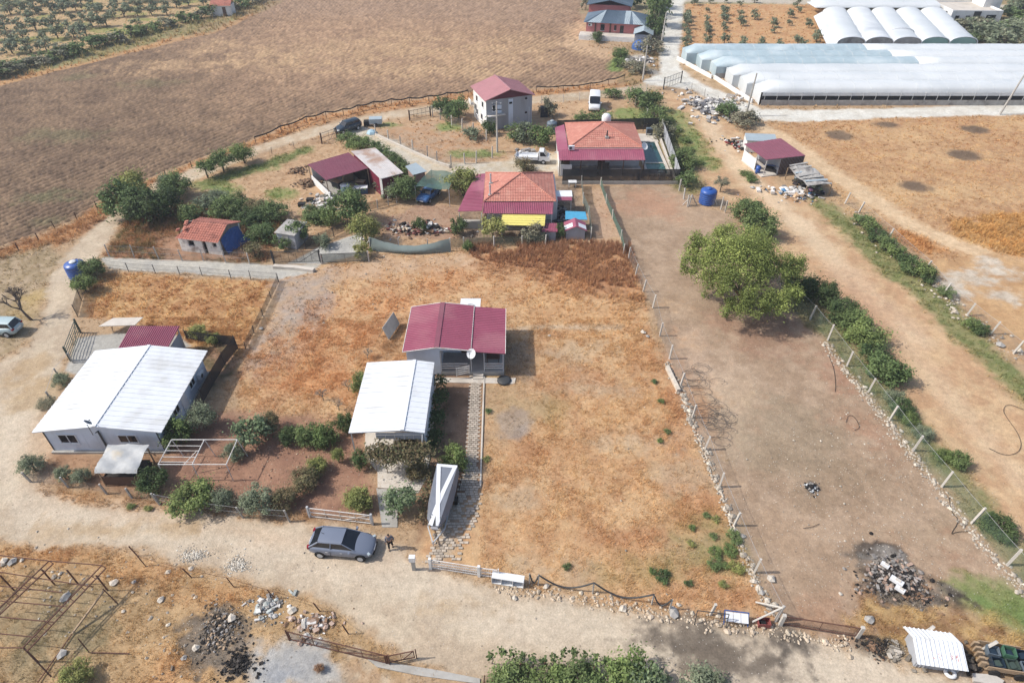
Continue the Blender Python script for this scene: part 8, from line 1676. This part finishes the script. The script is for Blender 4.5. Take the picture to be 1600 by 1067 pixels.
stone_row('broad line of pale stones along the green mesh fence of the bare plot', [(1288, 534), (1320, 576), (1352, 616), (1388, 660), (1424, 708), (1466, 766), (1512, 822), (1568, 892), (1640, 965)], 1100, .04, .12, .28, 2)
stone_row('loose stones along the roadside foot of the dry plot', [(770, 916), (840, 925), (930, 938), (1020, 956), (1100, 972), (1200, 985), (1330, 1010)], 520, .04, .12, .28, 3, ((222, 200, 172), (196, 176, 150), (206, 190, 166)))
stone_row('stones scattered over the bare plot', [(1330, 600), (1440, 850), (1300, 900), (1240, 700), (1420, 720)], 900, .015, .06, 2.4, 4)
stone_row('stones scattered across the middle of the dry plot and the road', [(850, 560), (1000, 520), (1020, 640), (900, 880), (600, 900), (100, 820)], 260, .02, .05, 1.8, 5)
stone_row('rocks along the ditch fence of the far right field', [(1330, 330), (1400, 395), (1445, 430), (1480, 470), (1520, 505), (1590, 560)], 260, .08, .25, .7, 6)
stone_row('stones scattered through the foreground lot', [(0, 870), (120, 880), (60, 960), (240, 900), (300, 990), (230, 1040)], 240, .03, .11, 1.6, 7)
stone_row('pale stones on the upper part of the dry plot and the lane end', [(440, 440), (470, 520), (520, 430), (700, 400), (600, 500)], 260, .03, .08, 1.6, 8)
stone_row('stones and clods in the red soil garden', [(300, 720), (560, 740), (420, 700)], 420, .02, .06, 1.2, 9, ((176, 136, 110), (150, 110, 86), (206, 180, 150)))
# big single stones, each its own
SM = []
for k, (px, py, r, lb) in enumerate([
 (20, 878, .30, 'grey boulder at the far left behind the rusty frame, nearest the frame beam'), (7, 877, .24, 'leftmost grey boulder beside the rusty frame'), (35, 875, .17, 'smallest boulder of the group by the rusty frame'),
 (103, 934, .28, 'pale flat stone under the middle of the rusty frame'), (95, 896, .14, 'round white stone beside the second rusty post'), (178, 911, .22, 'grey stone just outside the rusty frame'), (210, 909, .15, 'white stone between the rusty frame and the dry bushes'),
 (251, 937, .22, 'white stone in the middle of the foreground lot'), (193, 955, .13, 'small round white stone in the foreground lot'), (97, 1022, .24, 'long white stone at the foot of the rusty frame'), (299, 889, .18, 'white stone at the foot of a rusty post by the pebble pile'), (456, 954, .28, 'broad pale slab stone beside the rubble in the foreground lot'),
 (478, 975, .34, 'largest pale slab stone next to the rusty gate'), (362, 966, .28, 'white stone at the top of the charred strip'), (307, 1012, .2, 'white stone left of the black burnt heap'), (288, 1028, .18, 'pale stone below the charred strip'),
 (804, 935, .18, 'round white stone on the road edge below the white cabinet'), (973, 951, .24, 'grey rock at the foot of the draped hose'), (1052, 957, .3, 'pale rock where the draped hose ends'), (1060, 945, .16, 'small white block beside the draped hose end'), (854, 916, .2, 'pale rock near the first hose post'),
 (1160, 838, .2, 'grey rock on the stone line below the weeds'), (1178, 908, .18, 'square pale block on the stone line, upper one'), (1184, 918, .17, 'square pale block on the stone line, second one'), (1190, 926, .19, 'square pale block on the stone line, third one'), (1199, 938, .19, 'square pale block on the stone line, lowest one'),
 (1005, 520, .25, 'white rock pile top at the upper right of the dry plot'), (1012, 526, .2, 'white rock beside the pile at the upper right of the dry plot'), (858, 525, .16, 'white stone right of the cottage'), (1408, 674, .2, 'large pale rock on the stone line of the green fence'), (1562, 540, .35, 'white rock by the fence of the far right field'),
 (408, 514, .22, 'white stone at the left edge of the dry plot'), (1313, 928, .12, 'white stone on the lower bare plot'), (1358, 968, .3, 'grey rubble stone behind the tube gate post'), (1205, 905, .25, 'pale stone at the base of the corner post')]):
    o = MB().stone(0, 0, 0, r, random.Random(k+50)).build('stone', 'rock' if k % 3 else 'grey_rock'); o.location = (*G(px, py), 0); tag(o, lb, 'stone')
# wire tangles
pm('old_wire', C3(124, 112, 100), rough=.7, bump=0)
def coil(name, label, px, py, rx, ry, n, seed, r=.02, z=.25, loops=1.0):
    x, y = G(px, py); rr = random.Random(seed); t = thing(name, label, 'wire', (x, y, 0))
    for k in range(n):
        cx, cy = rr.uniform(-rx, rx), rr.uniform(-ry, ry); R = rr.uniform(.35, .9)*loops; path = []; tilt = rr.uniform(-.4, .4); ec = rr.uniform(.5, 1); ph = rr.uniform(0, 6)
        for q in range(int(rr.uniform(10, 18))): a = ph+q*.45; path.append((cx+math.cos(a)*R, cy+math.sin(a)*R*ec, .03+z*abs(math.sin(a*.7+k))+.0))
        MB().tube(path, r, 4, smooth=True).build('strand', 'old_wire', t)
    return t
coil('wire_tangle', 'tangled coils of old barbed wire lying beside the stone line', 1110, 625, 1.15, 4.4, 26, 1, r=.013, loops=1.25)
coil('wire_tangle', 'loose wire ends trailing from the coils lower on the bare plot', 1128, 672, .9, 1.4, 6, 2, r=.013, loops=1.4)
for lb, pp in (('long black hose curving over the sandy field at the right edge', [(1600, 640), (1575, 630), (1566, 640), (1575, 655), (1590, 675), (1597, 695), (1590, 708), (1570, 712), (1545, 700)]), ('thin black cable curving on the upper bare plot', [(1295, 555), (1303, 575), (1306, 600), (1305, 612)]), ('thin black cable loop lying near the tree shadow', [(1322, 660), (1325, 648), (1335, 650), (1345, 668), (1335, 672)]), ('rusty hose curling by the lower green fence', [(1483, 776), (1486, 800), (1500, 812), (1484, 836), (1495, 830), (1516, 830)]), ('thin wire snaking across the lower bare plot', [(1255, 825), (1270, 823), (1280, 818)])):
    pp = [Vector(G3(*p, .04)) for p in pp]
    for _ in range(2): pp = [pp[0]]+[q for a, b in zip(pp[:-1], pp[1:]) for q in (a.lerp(b, .25), a.lerp(b, .75))]+[pp[-1]]
    o = MB().tube(pp, .018, 5, smooth=True).build('hose' if 'hose' in lb else 'cable', 'black'); tag(o, lb, 'hose' if 'hose' in lb else 'cable')
# concrete kerb strip lower left
MB().prism([G(575, 1030), G(680, 1046), G(750, 1060), G(750, 1068), G(660, 1056), G(590, 1042)], -.1, .05).build('kerb', 'concrete', None, kind='structure')
pn = thing('panel', 'tilted grey panel leaning left of the maroon cottage', 'panel', (*G(608, 532), 0), 1.3); MB().slab([(0, 0, .1), (2.6, 0, .1), (2.6, .5, 1.4), (0, .5, 1.4)], .06).build('sheet', 'concrete', pn); MB().tube([(.3, .5, 1.2), (.3, 1.2, 0)], .04, 4).build('prop', 'wood', pn)
for lb, px, py in (('small drone-like black cart near the open barn, left one', 473, 324), ('low black barrow near the open barn, right one', 486, 317)):
    b = thing('barrow', lb.replace('drone-like ', ''), 'barrow', (*G(px, py), 0)); MB().hexa([(-.3, -.2, .3), (.3, -.2, .3), (.3, .2, .3), (-.3, .2, .3)], [(-.5, -.35, .6), (.5, -.35, .6), (.5, .35, .6), (-.5, .35, .6)]).build('tray', 'black', b); MB().tube([(-.4, 0, .2), (-.4, .1, .2)], .2, 10).build('wheel', 'rubber', b)
    for s_ in (-.25, .25): MB().tube([(.2, s_, .0), (.2, s_, .4), (1.0, s_, .6)], .02, 4).build('handle', 'steel_pipe', b)

# ------------------------------------------------------------------ dry grass
def scatter(name, label, n, box, seed, blade=.05, hk=1.0, thr=.12, cmul=1.0, ysk=1.0):
    r = np.random.default_rng(seed); x0, x1, y0, y1 = box
    Y = y0+(y1-y0)*r.random(n)**ysk; hw_ = (19.2+.608*np.maximum(Y, 13))*1.03; X = np.clip(x0, -1e9, 1e9)+(x1-x0)*r.random(n); k = np.abs(X) < hw_; X, Y = X[k], Y[k]
    col, gd, gh, st, fu, zone, _ = paint(X, Y); clump = fbm(X*.9, Y*.9, 91, 3); keep = (r.random(len(X)) < gd*.62*np.clip((clump-.2)*2.0, .35, 1.2)) & (zone == 0) & (gd > thr)
    for (a, b, c, d_) in NOGRASS: keep &= ~((X > a) & (X < b) & (Y > c) & (Y < d_))
    X, Y, col, gh, clump = X[keep], Y[keep], col[keep], gh[keep], clump[keep]; m = len(X); B = 5
    base = np.stack([X, Y, np.full(m, -.03)], 1)[:, None, :]+np.c_[r.normal(size=(m*B, 2))*.06, np.zeros(m*B)].reshape(m, B, 3)
    H_ = (gh*hk*r.uniform(.5, 1.35, m)*(.6+.8*clump))[:, None]*r.uniform(.6, 1.1, (m, B)); a = r.uniform(0, 2*np.pi, (m, B)); le = r.uniform(.3, 1.1, (m, B))*H_
    tip = base+np.stack([np.cos(a)*le, np.sin(a)*le, H_], -1); wv = np.stack([-np.sin(a), np.cos(a), np.zeros_like(a)], -1)*(blade*r.uniform(.5, 1.2, (m, B)))[..., None]
    V_ = np.stack([base-wv, base+wv, tip], 2).reshape(-1, 3); g = r.uniform(1.15, 1.75, (m, 1, 1))*cmul; c = col[:, None, :]*g*np.ones((1, B*3, 1)); c = c*np.array([1.0, 1.0, .92]); c = c.reshape(-1, 3)
    o = np_mesh(name, V_, np.arange(len(V_)).reshape(-1, 3), MATS['straw'], np.clip(c, 0, .8), kind='stuff'); tag(o, label, 'grass'); return m
NOGRASS = [(-36.5, -26.8, 33.9, 44), (-36, -29.8, 44, 48), (-9.3, -.6, 42.7, 50), (-12.3, -6.5, 33, 42), (-6.6, -2.2, 24, 43), (-3.5, 5.5, 69, 80), (6, 22.5, 82, 101), (-27, -14, 77, 87), (-4.5, 4, 101, 110), (-38, -32, 63, 69), (-28, -24, 65, 69), (33, 41, 78, 92)]
vmat('straw', rough=.9, trans=.3, noise=.12, nscale=2, spec=.1)
scatter('dry_grass', 'dry orange and straw coloured grass covering the plots and the foreground lot', 240000, (-36, 32, 15, 52), 1, .015, .75)
scatter('dry_grass', 'dry grass of the middle yards and golden plot', 130000, (-75, 30, 44, 100), 2, .028, 1.0)
scatter('dry_grass', 'dry grass of the far right field', 110000, (28, 100, 40, 112), 3, .035, 1.0)
scatter('dry_grass', 'dry grass around the far fields and orchards', 60000, (-140, 130, 95, 190), 4, .1, 1.6)
scatter('dry_grass', 'weeds and dry grass on the verge at the right edge', 40000, (30, 52, 15, 41), 6, .02, .9)
# tall brown weeds at the top of the dry plot
def tall_weeds():
    r = np.random.default_rng(5); n = 9000; poly = [G(*p) for p in [(735, 388), (800, 378), (980, 383), (1000, 440), (1010, 470), (930, 445), (870, 420), (800, 412), (745, 402)]]
    xs = [p[0] for p in poly]; ys_ = [p[1] for p in poly]; X = r.uniform(min(xs), max(xs), n); Y = r.uniform(min(ys_), max(ys_), n); k = (sdist(X, Y, poly) < .4) & (fbm(X*.6, Y*.6, 5, 3) > .42); X, Y = X[k], Y[k]; m = len(X); B = 6
    base = np.stack([X, Y, np.full(m, -.03)], 1)[:, None, :]+np.zeros((m, B, 3)); H_ = (r.uniform(.35, 1.05, m)*np.clip((Y-60)/5, .5, 1))[:, None]*r.uniform(.6, 1, (m, B)); a = r.uniform(0, 6.28, (m, B)); le = H_*r.uniform(.1, .5, (m, B))
    tip = base+np.stack([np.cos(a)*le, np.sin(a)*le, H_], -1); wv = np.stack([-np.sin(a), np.cos(a), np.zeros_like(a)], -1)*.03
    V_ = np.stack([base-wv, base+wv, tip], 2).reshape(-1, 3); c1, c2 = np.array(C3(186, 128, 90)), np.array(C3(226, 172, 124)); q = r.random((m, 1, 1)); c = ((c1*(1-q)+c2*q)*np.ones((1, B*3, 1))).reshape(-1, 3)
    o = np_mesh('tall_weeds', V_, np.arange(len(V_)).reshape(-1, 3), MATS['straw'], c, kind='stuff'); tag(o, 'tall brown dead weeds at the top of the dry plot', 'weeds')
tall_weeds()

# ------------------------------------------------------------------ thin summer haze
def haze():
    m = bpy.data.materials.new('haze'); m.use_nodes = True; nt = m.node_tree; nt.nodes.remove(nt.nodes['Principled BSDF'])
    v = nt.nodes.new('ShaderNodeVolumePrincipled'); v.inputs['Color'].default_value = (.86, .90, 1, 1); v.inputs['Density'].default_value = .00042; v.inputs['Anisotropy'].default_value = .2
    nt.links.new(v.outputs[0], nt.nodes['Material Output'].inputs['Volume'])
    MB().box(-4500, 4500, -1200, 8600, -1.5, 42).build('haze', m, None, kind='stuff')
haze()
